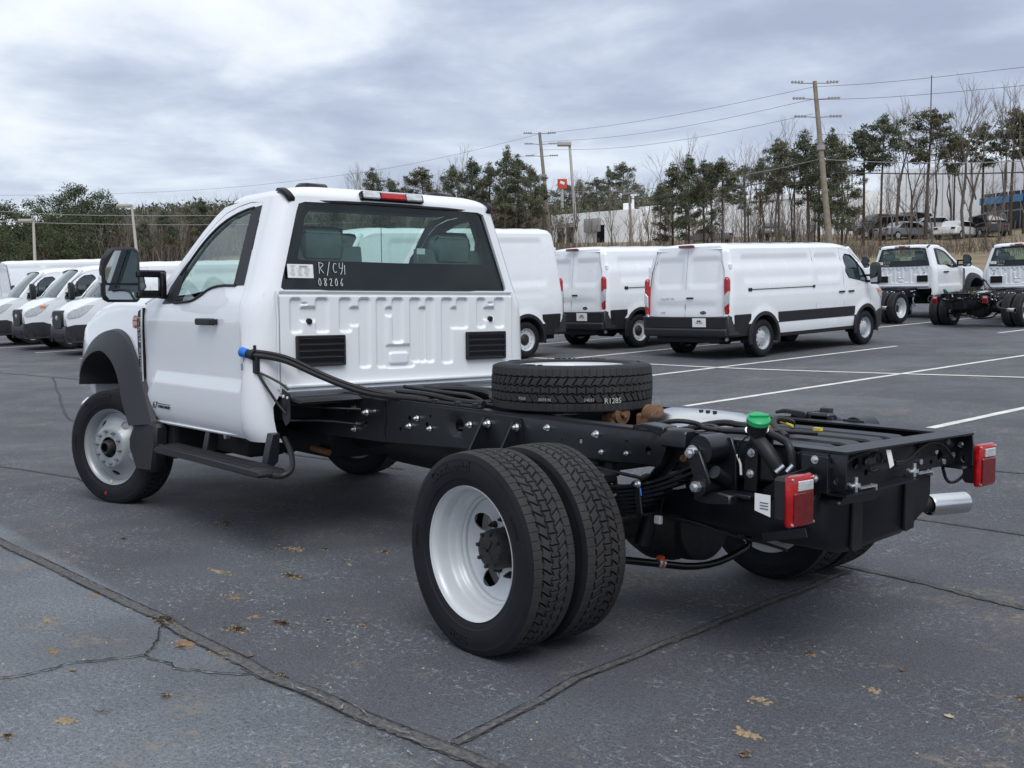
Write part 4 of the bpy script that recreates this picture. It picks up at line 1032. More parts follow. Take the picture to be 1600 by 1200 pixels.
    mb.prism([(-.36,.852),(-.40,.842),(-.42,.85),(-.42,.878),(-.30,.885),(-.25,.872),(-.25,.857),(-.33,.868)], 'y', s_*(RY-.01), s_*(RY+.075), bev=.004)
    jb = mb.build('axle_stop_bracket', M['frame'], rail)
    for x, z in ((-.545,.80),(-.545,.765),(-.47,.755)):
        b = MB(); b.bolt((x, s_*(RY+.010), z), (0, s_, 0), .010, .010); b.build('rusty_bolt', M['rustb'], jb)
    # rear shackle and hanger
    mb = MB(); mb.cyl((-.655, s_*(RY+.005), .815), (-.655, s_*(RY+.125), .815), .056, n=28)
    mb.prism([(-.60,.86),(-.71,.86),(-.735,.80),(-.735,.66),(-.70,.62),(-.66,.68)], 'y', s_*(RY+.001), s_*(RY+.016), bev=.003)
    mb.build('shackle_housing', M['frame'], rail)
    mb = MB(); mb.prism([(-.625,.815),(-.605,.775),(-.655,.66),(-.70,.655),(-.715,.70),(-.66,.815)], 'y', s_*(RY+.125), s_*(RY+.14), bev=.003)
    mb.cyl((-.675, s_*(RY+.02), .685), (-.675, s_*(RY+.16), .685), .038, n=24)
    mb.prism([(-.63,.65),(-.62,.625),(-.66,.615),(-.70,.625),(-.80,.625),(-.80,.662),(-.74,.668),(-.70,.66)], 'y', s_*(RY+.04), s_*(RY+.13), bev=.006)
    mb.cyl((-.72, s_*(RY+.05), .70), (-.72, s_*(RY+.12), .74), .026, n=14)
    sh_ = mb.build('shackle', M['frame'], rail)
    for x, z, y0, r in ((-.622,.803,.13,.022),(-.672,.684,.155,.024)):
        b = MB(); b.bolt((x, s_*(RY+y0), z), (0, s_, 0), r*.9, .022); b.build('shackle_bolt', M['zinc'], sh_)
    # leaf springs
    def ztop(x): return .602+.165*(abs(x+.0)/.62)**2 if x < 0 else .602+.05*(x/.68)**2
    ends = [(-.625,.68),(-.60,.66),(-.52,.56),(-.44,.47),(-.39,.38),(-.34,.30),(-.30,.22),(-.24,.16)]
    for k, (xe, xf_) in enumerate(ends):
        mb = MB(); n = 22; vs = []
        for i in range(n+1):
            x = xe+(xf_-xe)*i/n; z = ztop(x)-.0155*k-(.010*(abs(x/xe)**2) if x < 0 and k else 0)
            for y, dz in ((.455, 0), (.535, 0), (.535, -.0115), (.455, -.0115)): vs.append((x, s_*y, z+dz))
        mb.raw(vs, [(i*4+j, i*4+(j+1) % 4, (i+1)*4+(j+1) % 4, (i+1)*4+j) for i in range(n) for j in range(4)]+[(0,1,2,3), (n*4,n*4+1,n*4+2,n*4+3)])
        mb.build('spring_leaf', M['frame'], truck, ang=25)
    mb = MB()
    mb.box((-.318, s_*.543, .588), (.032, .010, .135), rot=Matrix.Rotation(math.radians(8), 3, 'Y'), bev=.003); mb.box((-.318, s_*.449, .588), (.032, .010, .135)); mb.box((-.322, s_*.495, .520), (.032, .10, .008))
    cl = mb.build('spring_clamp', M['frame'], truck); b = MB(); b.bolt((-.322, s_*.548, .645), (0, s_, 0), .011, .012); b.build('bolt', M['zinc'], cl)
    mb = MB()
    for x in (-.09, .09):
        mb.tube([(x, s_*.445, .34), (x, s_*.445, .60), (x, s_*.45, .635), (x, s_*.495, .645), (x, s_*.54, .635), (x, s_*.545, .60), (x, s_*.545, .34)], .011, 8)
    mb.bx(-.12, .12, s_*.43, s_*.56, .31, .335, bev=.005); mb.bx(-.11, .11, s_*.45, s_*.54, .612, .66, bev=.01); mb.bx(-.10, .10, s_*.45, s_*.54, .44, .49, bev=.01)
    mb.build('spring_u_bolts', M['frame2'], truck)
    # brake
    mb = MB(); mb.lathe([(.09,.60),(.205,.60),(.205,.625),(.195,.64),(.12,.64),(.11,.70)] if s_ > 0 else [(.09,-.60),(.205,-.60),(.205,-.625),(.195,-.64),(.12,-.64),(.11,-.70)], c=(0,0,.395), n=40)
    mb.box((-.17, s_*.62, .47), (.10, .09, .18), bev=.02); mb.tube([(-.15,s_*.58,.55),(-.2,s_*.50,.60),(-.12,s_*.40,.58),(-.05,s_*.30,.47)], .008, 6, smooth=2)
    mb.build('brake', M['cast'], truck)
    # shock absorber
    mb = MB(); mb.cyl((-.20, s_*.40, .36), (-.26, s_*.36, .62), .032, n=18); mb.cyl((-.26, s_*.36, .62), (-.29, s_*.35, .74), .024, n=16); mb.build('shock_absorber', M['frame2'], truck)
# crossmembers
for x, w_, h_ in ((1.45,.10,.10), (.62,.12,.12), (-.28,.10,.10), (2.25,.14,.12)):
    mb = MB(); mb.prism([(x-w_/2,.83),(x+w_/2,.83),(x+w_/2,.822),(x-w_/2+.01,.822),(x-w_/2+.01,.83-h_),(x+w_/2,.83-h_),(x+w_/2,.822-h_),(x-w_/2,.822-h_)], 'y', -.428, .428, bev=.002); mb.build('crossmember', M['frame'], truck)
rcm = MB(); rcm.prism([(-1.199,.8506),(-1.085,.8506),(-1.085,.844),(-1.199,.844)], 'y', -.356, .356)
def fr_(y, z): return (-1.128+.0*y, y, z)
fr_.hint = lambda p: Vector((-1, 0, 0))
hl = [circp(-.20,.80,.010), circp(-.27,.785,.018), circp(-.245,.745,.010), circp(-.31,.765,.020), circp(-.16,.755,.012), circp(.27,.79,.020), circp(.20,.75,.012)]
web = [(-.43,.72),(-.43,.845),(.43,.845),(.43,.70),(.10,.70),(-.05,.712),(-.16,.722)]
patch(rcm, web, hl, .04, fr_, thick=.008)
rcm.prism([(.43,.700),(-.03,.712),(-.03,.704),(.43,.692)], 'x', -1.199, -1.12)
rc = rcm.build('rear_crossmember', M['frame'], truck, ang=30)
mb = MB()
mb.prism([(.40,.70),(.43,.66),(.20,.655),(-.02,.70)], 'x', -1.17, -1.08, bev=.006); mb.build('corner_plate', M['frame'], truck)
for y, z in ((.335,.722),(-.045,.735)):
    mb = MB(); mb.cyl((-1.175, y, z-.02), (-1.175, y, z+.03), .007, n=10); mb.cyl((-1.175, y, z-.004), (-1.175, y, z+.008), .016, n=12); mb.box((-1.185, y-.045, z-.008), (.02, .09, .006)); mb.box((-1.19, y-.088, z-.012), (.025, .006, .022)); mb.tube([(-1.175,y,z),(-1.18,y+.04,z+.002),(-1.18,y+.055,z+.012)], .006, 6); mb.build('stud', M['zinc'], rc)
for y, z in ((-.20,.80),(-.16,.755),(-.27,.785),(-.305,.825),(-.36,.815),(-.40,.76),(-.33,.74)):
    mb = MB(); mb.cyl((-1.130, y, z), (-1.137, y, z), .011, n=12); mb.build('hole_plug', M['zinc'], rc)
mb = MB(); mb.tube([(-1.15,.40,.72),(-1.16,.39,.80),(-1.18,.33,.835),(-1.20,.24,.845),(-1.18,.22,.83),(-1.17,.26,.77),(-1.165,.20,.755),(-1.16,.14,.79),(-1.165,.17,.83),(-1.17,.24,.825),(-1.17,.28,.79),(-1.165,.22,.765),(-1.165,.10,.795),(-1.17,.06,.775),(-1.165,-.02,.78),(-1.16,-.10,.815),(-1.155,-.2,.832),(-1.15,-.30,.81),(-1.15,-.37,.75)], .0055, 6, smooth=2)
mb.box((-1.17,.055,.775),(.02,.05,.022), bev=.004); mb.box((-1.165,.24,.80),(.03,.05,.03), bev=.005); mb.build('wiring_harness', M['plastic'], truck)
mb = MB(); mb.raw([(-1.185,.165,.835),(-1.186,.135,.832),(-1.19,.118,.775),(-1.188,.142,.765)], [(0,1,2,3)]); mb.build('paper_tag', M['label'], truck, ang=0)
# tail lamps
for s_ in (1, -1):
    yc = .615 if s_ > 0 else -.640
    mb = MB(); mb.prism([(RY,.83),(RY+.02,.83),(RY+.02,.70),(RY,.70)] if s_ > 0 else [(-RY,.83),(-RY-.02,.83),(-RY-.02,.70),(-RY,.70)], 'x', -1.14, -1.03, bev=.002)
    mb.prism([(s_*RY,.81),(s_*(yc+.0)*1.0,.775),(s_*abs(yc),.70),(s_*RY,.72)] if False else [(s_*(RY+.01),.79),(s_*(abs(yc)+.03),.77),(s_*(abs(yc)+.03),.66),(s_*(RY+.01),.70)], 'x', -1.075, -1.068)
    brk = mb.build('lamp_bracket', M['frame'], truck)
    for z in (.816,.749):
        b = MB(); b.bolt((-1.088, s_*(RY+.02), z), (0, s_, 0), .010, .009); b.build('bolt', M['zinc'], brk)
    mb = MB(); mb.box((-1.105, yc, .70), (.062, .125, .155), bev=.012); lam = mb.build('tail_lamp', M['plastic'], truck)
    mb = MB(); mb.box((-1.140, yc, .698), (.030, .138, .178), bev=.014); l_ = mb.build('red_lens', M['lens'], lam)
    mb = MB(); mb.box((-1.158, yc, .675), (.008, .104, .105), bev=.003); mb.build('dark_lens', M['lensd'], lam)
    mb = MB(); mb.box((-1.158, yc-.010, .750), (.008, .080, .034), bev=.002); mb.build('clear_window', M['clear'], lam)
    mb = MB()
    for y in (-.058, .058):
        for z in (-.076, .076): mb.cyl((-1.153, yc+y, .698+z), (-1.159, yc+y, .698+z), .0045, n=8)
    mb.build('lens_screw', M['zinc'], lam)
    mb = MB(); mb.tube([(-1.08,yc,.68),(-1.05,yc-s_*.05,.62),(-1.06,yc-s_*.15,.63),(-1.08,s_*.42,.70)], .007, 6, smooth=2); mb.build('lamp_cable', M['plastic'], lam)
    if s_ > 0:
        mb = MB(); mb.raw([(-1.078,.69,.715),(-1.012,.69,.715),(-1.012,.69,.655),(-1.078,.69,.64)], [(0,1,2,3)]); mb.build('lamp_label', M['label'], lam, ang=0)
        mb = MB()
        for k in range(3): mb.bx(-1.070, -1.035, .6905, .6915, .664+k*.010, .667+k*.010)
        mb.build('label_print', M['print_'], lam)
mb = MB(); mb.box((-.94, .425, .52), (.20, .006, .035), rot=Matrix.Rotation(math.radians(14), 3, 'Y'), bev=.002); mb.build('strap_bar', M['frame'], truck)
# rear axle
mb = MB(); mb.cyl((0,-1.0,.395), (0,1.0,.395), .062, n=28); mb.lathe([(.0,-.26),(.10,-.24),(.165,-.15),(.19,-.05),(.195,.05),(.17,.15),(.11,.24),(0,.26)], c=(0,-.02,.395), axis='y', n=32)
mb.lathe([(.0,-.235),(.12,-.225),(.165,-.19),(.175,-.12),(.175,0)], c=(0,-.02,.39), axis='x', n=28)
mb.cyl((.15,-.02,.40), (.36,-.02,.42), .10, .055, n=20); mb.build('rear_axle', M['cast'], truck, ang=40)
mb = MB(); mb.cyl((.36,-.02,.42), (2.6,0,.60), .052, n=24); mb.build('driveshaft', M['frame2'], truck)
mb = MB(); mb.tube([(-.14,.95,.33),(-.14,.50,.30),(-.15,.30,.255),(-.16,-.04,.178),(-.15,-.34,.212),(-.14,-.40,.24),(-.05,-.44,.32),(-.0,-.50,.36)], .0165, 12, smooth=2); sb = mb.build('stabiliser_bar', M['gloss'], truck)
mb = MB(); mb.cyl((-.150,.225,.241), (-.150,.24,.244), .022, n=14); mb.box((-.152,.232,.262),(.03,.03,.026), bev=.004); mb.build('orange_clip', M['orange'], sb)
mb = MB(); mb.cyl((-.150,.215,.238), (-.150,.25,.248), .0215, n=14); mb.build('clip_sleeve', M['clear'], sb)
# fuel tank behind the axle
mb = MB(); mb.prism([(-.34,.825),(.34,.825),(.345,.72),(.40,.69),(.40,.53),(.35,.47),(.22,.445),(-.18,.47),(-.30,.53),(-.34,.60)], 'x', -1.09, -.27, bev=.03)
tk = mb.build('fuel_tank', M['tank'], truck, ang=50)
for y in (.24,.08,-.08,-.22):
    mb = MB(); mb.prism([(-1.02,.82),(-.98,.838),(-.42,.838),(-.36,.82)], 'y', y-.055, y+.055, bev=.010); mb.build('tank_rib', M['tank'], tk)
for y, zb_ in ((.21,.455),(-.14,.485)):
    mb = MB(); mb.prism([(y-.03,.82),(y+.03,.82),(y+.035,zb_+.01),(y+.02,zb_),(y-.035,zb_+.008)], 'x', -1.104, -1.088, bev=.003); mb.build('tank_strap', M['frame2'], tk)
mb = MB(); mb.prism([(-1.16,.845),(-1.06,.845),(-1.05,.72),(-1.10,.70)], 'y', -.30, -.14, bev=.01); mb.build('tank_hanger', M['frame2'], truck)
# fuel filler
d_ = Vector((-.35, .25, .9)).normalized(); c0 = Vector((-.855,.485,.885)); 
mb = MB(); top = c0+d_*.055; mb.cyl(top, top+d_*.016, .043, .043, n=28); mb.cyl(top+d_*.016, top+d_*.022, .043, .036, n=28); mb.box(top+d_*.026, (.070,.012,.014), rot=d_.to_track_quat('Z','Y').to_matrix(), bev=.003); 
fc = mb.build('fuel_cap', M['green'], truck)
mb = MB(); mb.cyl(top-d_*.05, top, .034, .040, n=22); mb.tube([c0-d_*.01, (-.90,.49,.84), (-.93,.485,.80), (-.95,.46,.75), (-.93,.43,.70), (-.85,.40,.66)], .027, 14, smooth=2)
mb.tube([c0+Vector((-.02,-.03,.01)), (-.93,.44,.875), (-.985,.46,.86), (-.995,.46,.80), (-.99,.44,.74), (-.92,.40,.70)], .014, 10, smooth=2)
mb.build('filler_hose', M['plastic'], truck)
mb = MB(); mb.prism([(-.77,.84),(-.90,.84),(-.90,.90),(-.86,.915),(-.80,.86)], 'y', .44, .450); mb.prism([(-.775,.84),(-.835,.835),(-.83,.665),(-.77,.665)], 'y', RY+.001, RY+.014, bev=.003); mb.bx(-.86,-.76,RY+.0,RY+.09,.650,.664, bev=.003)
mb.build('filler_bracket', M['frame'], truck)
for p, d in (((-.807,.449,.811),(0,1,0)), ((-.803,.449,.733),(0,1,0)), ((-.88,.47,.905),(-.5,.5,.6)), ((-.80,.455,.895),(-.5,.5,.6))):
    b = MB(); b.bolt(p, d, .011, .010); b.build('bolt', M['zinc'], truck)
for p, q in (((-.975,.48,.785),(-.955,.50,.76)), ((-1.01,.475,.79),(-.995,.49,.765))):
    b = MB(); b.cyl(p, q, .008, n=8); b.build('hose_clamp', M['zinc'], truck)
mb = MB(); mb.tube([(-.86,.50,.90),(-.80,.50,.86),(-.76,.47,.82),(-.755,.455,.76),(-.765,.452,.72)], .003, 5, smooth=2); mb.build('tether', M['plastic'], truck)
mb = MB(); mb.tube([(-.748,.46,.80),(-.765,.46,.765),(-.768,.46,.725)], .005, 5); mb.build('white_tie', M['chalk'], truck)
# hoses, muffler shield, castings between the rails
mb = MB()
for pts, r in (([(-.30,.30,.84),(-.45,.25,.87),(-.55,.32,.86),(-.62,.30,.865),(-.80,.28,.86)],.012), ([(-.25,.38,.86),(-.34,.36,.89),(-.42,.30,.88),(-.5,.34,.86),(-.66,.20,.865),(-.85,.10,.86)],.010), ([(-.28,.20,.84),(-.42,.14,.875),(-.55,.18,.87),(-.60,.05,.86)],.014),
               ([(-.55,-.15,.85),(-.62,-.05,.88),(-.60,.05,.90),(-.66,.12,.87),(-.78,.2,.85)],.012), ([(1.9,.30,.86),(1.2,.25,.86),(.9,.30,.86),(.3,.30,.83),(-.3,.34,.82)],.010), ([(1.95,.20,.87),(1.5,.28,.88),(1.2,.32,.865),(.95,.34,.87)],.016), ([(2.1,-.1,.86),(1.6,-.05,.89),(1.3,0,.88),(1.2,.1,.87),(1.0,.15,.85)],.018), ([(2.1,.05,.88),(1.5,.12,.875),(1.25,.2,.89),(1.0,.28,.86)],.012), ([(1.9,-.2,.86),(1.4,-.25,.87),(1.0,-.2,.86)],.014), ([(2.1,.3,.84),(1.5,.36,.84),(.7,.34,.82)],.012)):
    mb.tube(pts, r, 8, smooth=2)
mb.build('brake_lines_and_hoses', M['plastic'], truck)
mb = MB(); mb.tube([(2.05,.33,.885),(1.70,.385,.872),(1.45,.39,.862),(1.2,.39,.858),(.9,.39,.857)], .011, 8, smooth=1)
for x in (1.72,1.5,1.3,1.1,.95): mb.box((x,.39,.862),(.035,.03,.026), bev=.004)
mb.build('cable_conduit', M['plastic'], truck)
mb = MB(); mb.lathe([(.0,-.30),(.10,-.28),(.155,-.20),(.165,0),(.155,.20),(.10,.28),(0,.30)], c=(0,0,0), axis='x', n=32); mb.xf(Matrix.Translation((-.05,-.16,.805)) @ Matrix.Diagonal((.95,1.1,.46,1))); hs = mb.build('heat_shield', M['steel'], truck)
mb = MB()
for k in range(3): mb.cyl((-.16+k*.04,-.11,.876), (-.16+k*.04,-.11,.884), .010, n=10)
mb.build('rivet', M['cast'], hs)
for x, y in ((.31,.03),(.18,-.07)):
    mb = MB(); mb.lathe([(.018,-.03),(.048,-.03),(.048,.03),(.018,.03)], c=(x,y,.845), axis='x', n=20, close=True); mb.box((x+.03,y+.02,.82),(.09,.05,.06), bev=.01); mb.cyl((x-.05,y,.845),(x+.05,y,.845),.014,n=10); mb.build('rusty_casting', M['rust'], truck)
mb = MB(); mb.tube([(-.52,-.12,.87),(-.58,-.03,.875),(-.66,0,.865)], .006, 6); mb.box((-.60,.10,.862),(.05,.03,.015)); mb.box((-.69,-.13,.845),(.035,.02,.012)); mb.build('yellow_tape', M['yellow'], truck)
mb = MB(); mb.box((-.62,.16,.866),(.045,.03,.018), bev=.003); mb.build('red_connector', M['redm'], truck)
# exhaust
mb = MB(); mb.cyl((2.3,-.05,.52),(.95,-.05,.50),.125,n=32); mb.lathe([(.0,2.36),(.08,2.35),(.125,2.30)], c=(0,-.05,.52), axis='x', n=32); mb.lathe([(.125,.95),(.08,.90),(.0,.89)], c=(0,-.05,.50), axis='x', n=32); mb.build('exhaust_canister', M['frame2'], truck)
mb = MB(); mb.tube([(.9,-.1,.50),(.6,-.30,.55),(.3,-.55,.62),(-.1,-.60,.62),(-.45,-.60,.55),(-.60,-.72,.46),(-.66,-.90,.435),(-.70,-1.02,.43)], .040, 14, smooth=2); mb.build('exhaust_pipe', M['cast'], truck)
mb = MB(); mb.lathe([(.046,-.22),(.050,-.21),(.0505,0),(.047,0),(.046,-.18)], axis='x', n=36); q = Vector((-.085,-.30,-.004)).normalized(); mb.xf(Matrix.Translation((-.762,-1.195,.424)) @ (q.to_track_quat('X','Z').to_matrix().to_4x4())); mb.build('exhaust_tip', M['steel'], truck)
mb = MB(); mb.tube([(2.28,-.30,.62),(2.24,-.28,.50),(2.26,-.30,.40),(2.3,-.32,.33)], .025, 10, smooth=1); mb.build('silver_pipe', M['zinc'], truck)
mb = MB(); mb.cyl((2.75,.32,.47),(2.58,.30,.455),.02,n=10); mb.build('orange_cable', M['rustb'], truck)
# black bracket standing above the far rail
mb = MB(); mb.box((-.455,-.53,.865),(.055,.03,.055), bev=.004); mb.prism([(-.28,.85),(-.32,.872),(-.36,.865),(-.40,.878),(-.43,.878),(-.43,.845),(-.28,.84)], 'y', -.56, -.50, bev=.004); mb.bx(-.50,-.26,-.57,-.44,.82,.843, bev=.004); mb.build('far_bracket', M['plastic_g'], truck)
mb = MB(); mb.cyl((-.98,-.352,.80),(-.98,-.34,.80),.022,n=16); mb.cyl((-.98,-.34,.80),(-.98,-.325,.80),.012,n=10); mb.build('zinc_plug', M['zinc'], truck)
# blue capped fluid filler beside the cab
mb = MB(); c0 = Vector((2.255,.985,1.103)); d_ = Vector((.80,.35,.18)).normalized()
mb.cyl(c0, c0+d_*.045, .026, .028, n=20); mb.cyl(c0+d_*.045, c0+d_*.052, .028, .022, n=20); mb.box(c0+d_*.056, (.008,.04,.01), rot=d_.to_track_quat('Z','Y').to_matrix()); mb.build('blue_cap', M['blue'], truck)
mb = MB(); mb.cyl(c0-d_*.05, c0, .030, .024, n=18); mb.tube([c0-d_*.04, (2.16,.90,1.085), (2.08,.83,1.062), (1.98,.74,1.00), (1.86,.635,.935), (1.74,.53,.885), (1.62,.43,.868), (1.40,.36,.86)], .017, 10, smooth=2)
mb.tube([c0-d_*.03+Vector((0,0,.022)), (2.15,.89,1.105), (2.06,.82,1.078), (1.95,.72,1.005), (1.84,.62,.945), (1.72,.52,.90), (1.58,.40,.876)], .010, 8, smooth=2)
mb.build('fluid_hose', M['plastic'], truck)
mb = MB(); mb.tube([c0+Vector((.02,.012,-.02)), c0+Vector((.02,.022,-.055))], .002, 5); mb.tube([c0+Vector((.02+.009*math.sin(a),.026,-.075+.018*math.cos(a))) for a in [2*PI*k/12 for k in range(13)]], .002, 5); mb.build('cap_tether', M['plastic'], truck)
mb = MB(); mb.box((2.215,.955,1.04),(.045,.03,.10), bev=.008); mb.box((2.22,.96,1.12),(.02,.012,.06), bev=.003)
mb.tube([(2.20,.95,1.0),(2.16,.91,.975),(2.10,.85,.93),(2.08,.83,.90)], .007, 6, smooth=1); mb.tube([(2.20,.95,.99),(2.17,.92,.92),(2.13,.87,.82),(2.10,.84,.77)], .008, 6, smooth=1)
mb.prism([(2.14,.905),(2.05,.88),(2.05,.73),(2.10,.70),(2.14,.74)], 'y', .835, .841, bev=.0); mb.tube([(2.08,.83,.83),(2.02,.70,.80),(1.90,.48,.785)], .006, 6, smooth=1); mb.tube([(2.10,.84,.73),(2.03,.62,.72),(1.96,.45,.69)], .007, 6, smooth=1)
mb.prism([(2.12,.86),(1.98,.855),(1.93,.84),(1.95,.83),(2.10,.845)], 'y', .44, .83, bev=.003); mb.build('filler_stay', M['frame2'], truck)
mb = MB(); mb.cyl((2.115,.842,.865),(2.115,.848,.865),.009,n=8); mb.cyl((2.07,.842,.86),(2.07,.848,.86),.007,n=8); mb.build('bracket_hole', M['chalk'], truck)
# front suspension bits seen under the cab
mb = MB(); mb.cyl((4.27,-.85,.38),(4.27,.85,.38),.055,n=18); mb.lathe([(.0,-.16),(.12,-.12),(.16,0),(.12,.12),(0,.16)], c=(4.27,-.3,.38), axis='y', n=20); mb.tube([(4.05,-.8,.36),(4.05,.8,.36)], .02, 8); mb.build('front_axle', M['frame2'], truck)
mb = MB(); mb.bx(2.6,4.8,-.28,.28,.40,.80, bev=.06); mb.cyl((2.2,.0,.60),(2.8,.0,.60),.10,.17,n=20); mb.build('gearbox', M['frame2'], truck)
for s_ in (1, -1):
    mb = MB(); mb.prism([(3.44,.40),(3.60,.36),(3.62,.86),(3.44,.86)], 'y', s_*.45, s_*.93, bev=.02); mb.build('inner_fender', M['dark'], truck)
mb = MB(); mb.box((3.0,.62,.56),(.5,.3,.24), bev=.05); mb.build('side_tank', M['frame2'], truck)
mb = MB(); mb.cyl((2.92,.80,.57),(2.92,.83,.57),.02,n=8); mb.cyl((3.42,.86,.62),(3.42,.89,.62),.015,n=8); mb.build('drain_plug', M['zinc'], truck)
mb = MB(); mb.bx(2.42,2.9,-.8,.8,.70,.84, bev=.02); mb.build('cab_crossbeam', M['dark'], truck)
# wheels
def wheel(name, y, kind, x, z=.395, steer=0.):
    s_ = 1 if y > 0 else -1
    w = bpy.data.objects.new(name, None); COL.objects.link(w); w.parent = truck; w.location = (x, y, z); w.rotation_euler = (0, 0, steer if s_ > 0 else PI+steer)
    place(TYRE, 'tyre', w, ry=0)
    place({'r': RIM_R, 'i': RIM_RI, 'f': RIM_F}[kind], 'rim', w)
    if kind == 'r': place(HUB_R, 'hub', w); place(NUTS_R, 'lug_nuts', w)
    if kind == 'f': place(HUB_F, 'hub', w); place(NUTS_F, 'lug_nuts', w)
    return w
wheel('rear_wheel', 1.057, 'r', 0); wheel('rear_wheel', -1.057, 'r', 0)
for s_ in (1, -1):
    w = bpy.data.objects.new('rear_wheel', None); COL.objects.link(w); w.parent = truck; w.location = (0, s_*.790, .395); w.rotation_euler = (0, 0, PI if s_ > 0 else 0)
    place(TYRE, 'tyre', w, ry=.3); place(RIM_RI, 'rim', w)
FW = wheel('front_wheel', .983, 'f', AX_F, steer=.398); wheel('front_wheel', -.983, 'f', AX_F, steer=.36)
mb = MB(); mb.raw([(.250*math.cos(-1.55)-.006, .1, .250*math.sin(-1.55)),(.250*math.cos(-1.55)+.010, .1, .250*math.sin(-1.55)),(.250*math.cos(-1.55)+.010, .098, .250*math.sin(-1.55)+.02),(.250*math.cos(-1.55)-.004, .098, .250*math.sin(-1.55)+.02)], [(0,1,2,3)]); wt = mb.build('yellow_sticker', M['yellow'], FW, ang=0)
mb = MB(); mb.cyl((.33*math.cos(-1.42), .1135, .33*math.sin(-1.42)), (.33*math.cos(-1.42), .1155, .33*math.sin(-1.42)), .012, n=14); mb.build('red_dot', M['redm'], FW)
# spare wheel lying on the frame
spare = thing('spare_wheel', 'spare tyre on grey rim lying flat on the black frame behind the cab', 'spare wheel', (.67, .0, .965))
place(TYRE, 'tyre', spare, rx=PI/2, rz=.4); place(RIM_RI, 'rim', spare, rx=PI/2)
mb = MB()
def bnd(a0, z0):
    def bend(c): 
        R = TR+.0015+c.z; a = a0+c.x/TR; return (R*math.cos(a), R*math.sin(a), z0+c.y)
    return bend
a_cam = math.atan2(CAM.y-0, CAM.x-.67)
text_into(mb, 'R1285', .036, None, ext=.0006, bend=bnd(a_cam+.50, -.052)); mb.build('chalk_number', M['chalk_y'], spare)
mb = MB(); text_into(mb, '24033', .020, None, ext=.0006, bend=bnd(a_cam+.20, -.045)); text_into(mb, '0074 N', .020, None, ext=.0006, bend=bnd(a_cam-.32, -.045)); text_into(mb, 'P320', .020, None, ext=.0006, bend=bnd(a_cam-.62, -.043)); mb.build('tread_print', M['print_g'], spare)

rr = random.Random(12)
for s_ in (1, -1):
    mb = MB()
    for k in range(9):
        p = Vector((rr.uniform(-.35,-.12), s_*rr.uniform(.22,.42), rr.uniform(.48,.62))); pts = [p]
        for j in range(4): p = p+Vector((-rr.uniform(.04,.16), s_*rr.uniform(-.05,.05), rr.uniform(-.05,.07))); p.z = max(p.z, .45); p.y = max(-.43, min(.43, p.y)); pts.append(p.copy())
        mb.tube(pts, rr.choice((.004,.006,.009)), 6, smooth=2)
    mb.tube([(-.05,s_*.30,.47),(-.20,s_*.36,.44),(-.30,s_*.40,.50),(-.34,s_*.42,.58)], .006, 6, smooth=2)
    mb.tube([(.4,s_*.40,.66),(.1,s_*.42,.66),(-.15,s_*.40,.64),(-.4,s_*.36,.62)], .008, 6, smooth=1)
    tag(mb.build('brake_line_bundle', M['plastic'], truck), kind='stuff')
mb = MB(); mb.box((-.40,.40,.655),(.07,.004,.075), rot=Matrix.Rotation(.25,3,'Y'), bev=.001); mb.build('grey_tag', M['insul_l'], truck)
mb = MB(); mb.box((-.36,.47,.495),(.035,.02,.035), bev=.004); mb.build('sensor_plug', M['insul_l'], truck)
mb = MB(); mb.cyl((-.12,.20,.56),(-.12,.34,.56),.055,n=18); mb.cyl((-.12,.26,.56),(-.12,.30,.62),.03,n=12); mb.build('brake_chamber', M['cast'], truck)
mb = MB(); mb.bx(.05,.16,.30,.42,.66,.74,bev=.01); mb.bx(-.02,.03,.34,.40,.62,.70,bev=.008); mb.build('valve_block', M['plastic_g'], truck)
mb = MB(); mb.tube([(-.34,.548,.60),(-.335,.549,.63)], .003, 4); mb.build('blue_paint_mark', M['blue'], truck)
# ================================================================ VANS
VT = None
def van_wheel_meshes():
    mb = MB(); mb.lathe([(.205,-.10),(.23,-.113),(.28,-.118),(.32,-.112),(.338,-.098),(.345,-.08),(.345,-.045),(.337,-.044),(.337,-.036),(.346,-.035),(.347,-.004),(.339,-.003),(.339,.005),(.347,.006),(.346,.035),(.337,.036),(.337,.044),(.345,.045),(.345,.08),(.338,.098),(.32,.112),(.28,.118),(.23,.113),(.205,.10)], n=48)
    ty = me_of(mb, 'tyre', M['rubber'])
    def rim(kind):
        mb = MB(); mb.lathe([(.208,.105),(.214,.108),(.210,.098),(.200,.085),(.192,.05),(.19,-.09),(.208,-.10)], n=48)
        if kind == 's':
            def fn(r): return interp(r, [.03,.06,.10,.16,.192], [.10,.098,.085,.055,.045])
            disc(mb, .03, .192, fn, [(.150, 2*PI*k/10+.1, .017, .020) for k in range(10)]); mb.lathe([(.0,.112),(.028,.110),(.034,.095)], n=20)
            for k in range(5): a = 2*PI*k/5; c = Vector((.065*math.cos(a), .095, .065*math.sin(a))); mb.cyl(c, c+Vector((0,.014,0)), .009, n=6)
        else:
            def fn(r): return interp(r, [.03,.07,.11,.15,.192], [.09,.085,.05,.065,.06])
            disc(mb, .03, .192, fn, [(.165, 2*PI*k/12, .010, .018) for k in range(12)])
        return mb
    a = me_of(rim('s'), 'rim', M['rim']); b = me_of(rim('b'), 'rim', M['rimw'])
    mb = MB(); mb.lathe([(.0,.10),(.06,.098),(.085,.085),(.10,.06),(.11,.055)], n=32)
    for k in range(5): a_ = 2*PI*k/5; c = Vector((.075*math.cos(a_), .088, .075*math.sin(a_))); mb.cyl(c, c+Vector((0,.012,0)), .010, n=6)
    c = me_of(mb, 'hub', M['cast'])
    return ty, a, b, c
V_TY, V_RS, V_RB, V_HB = van_wheel_meshes()
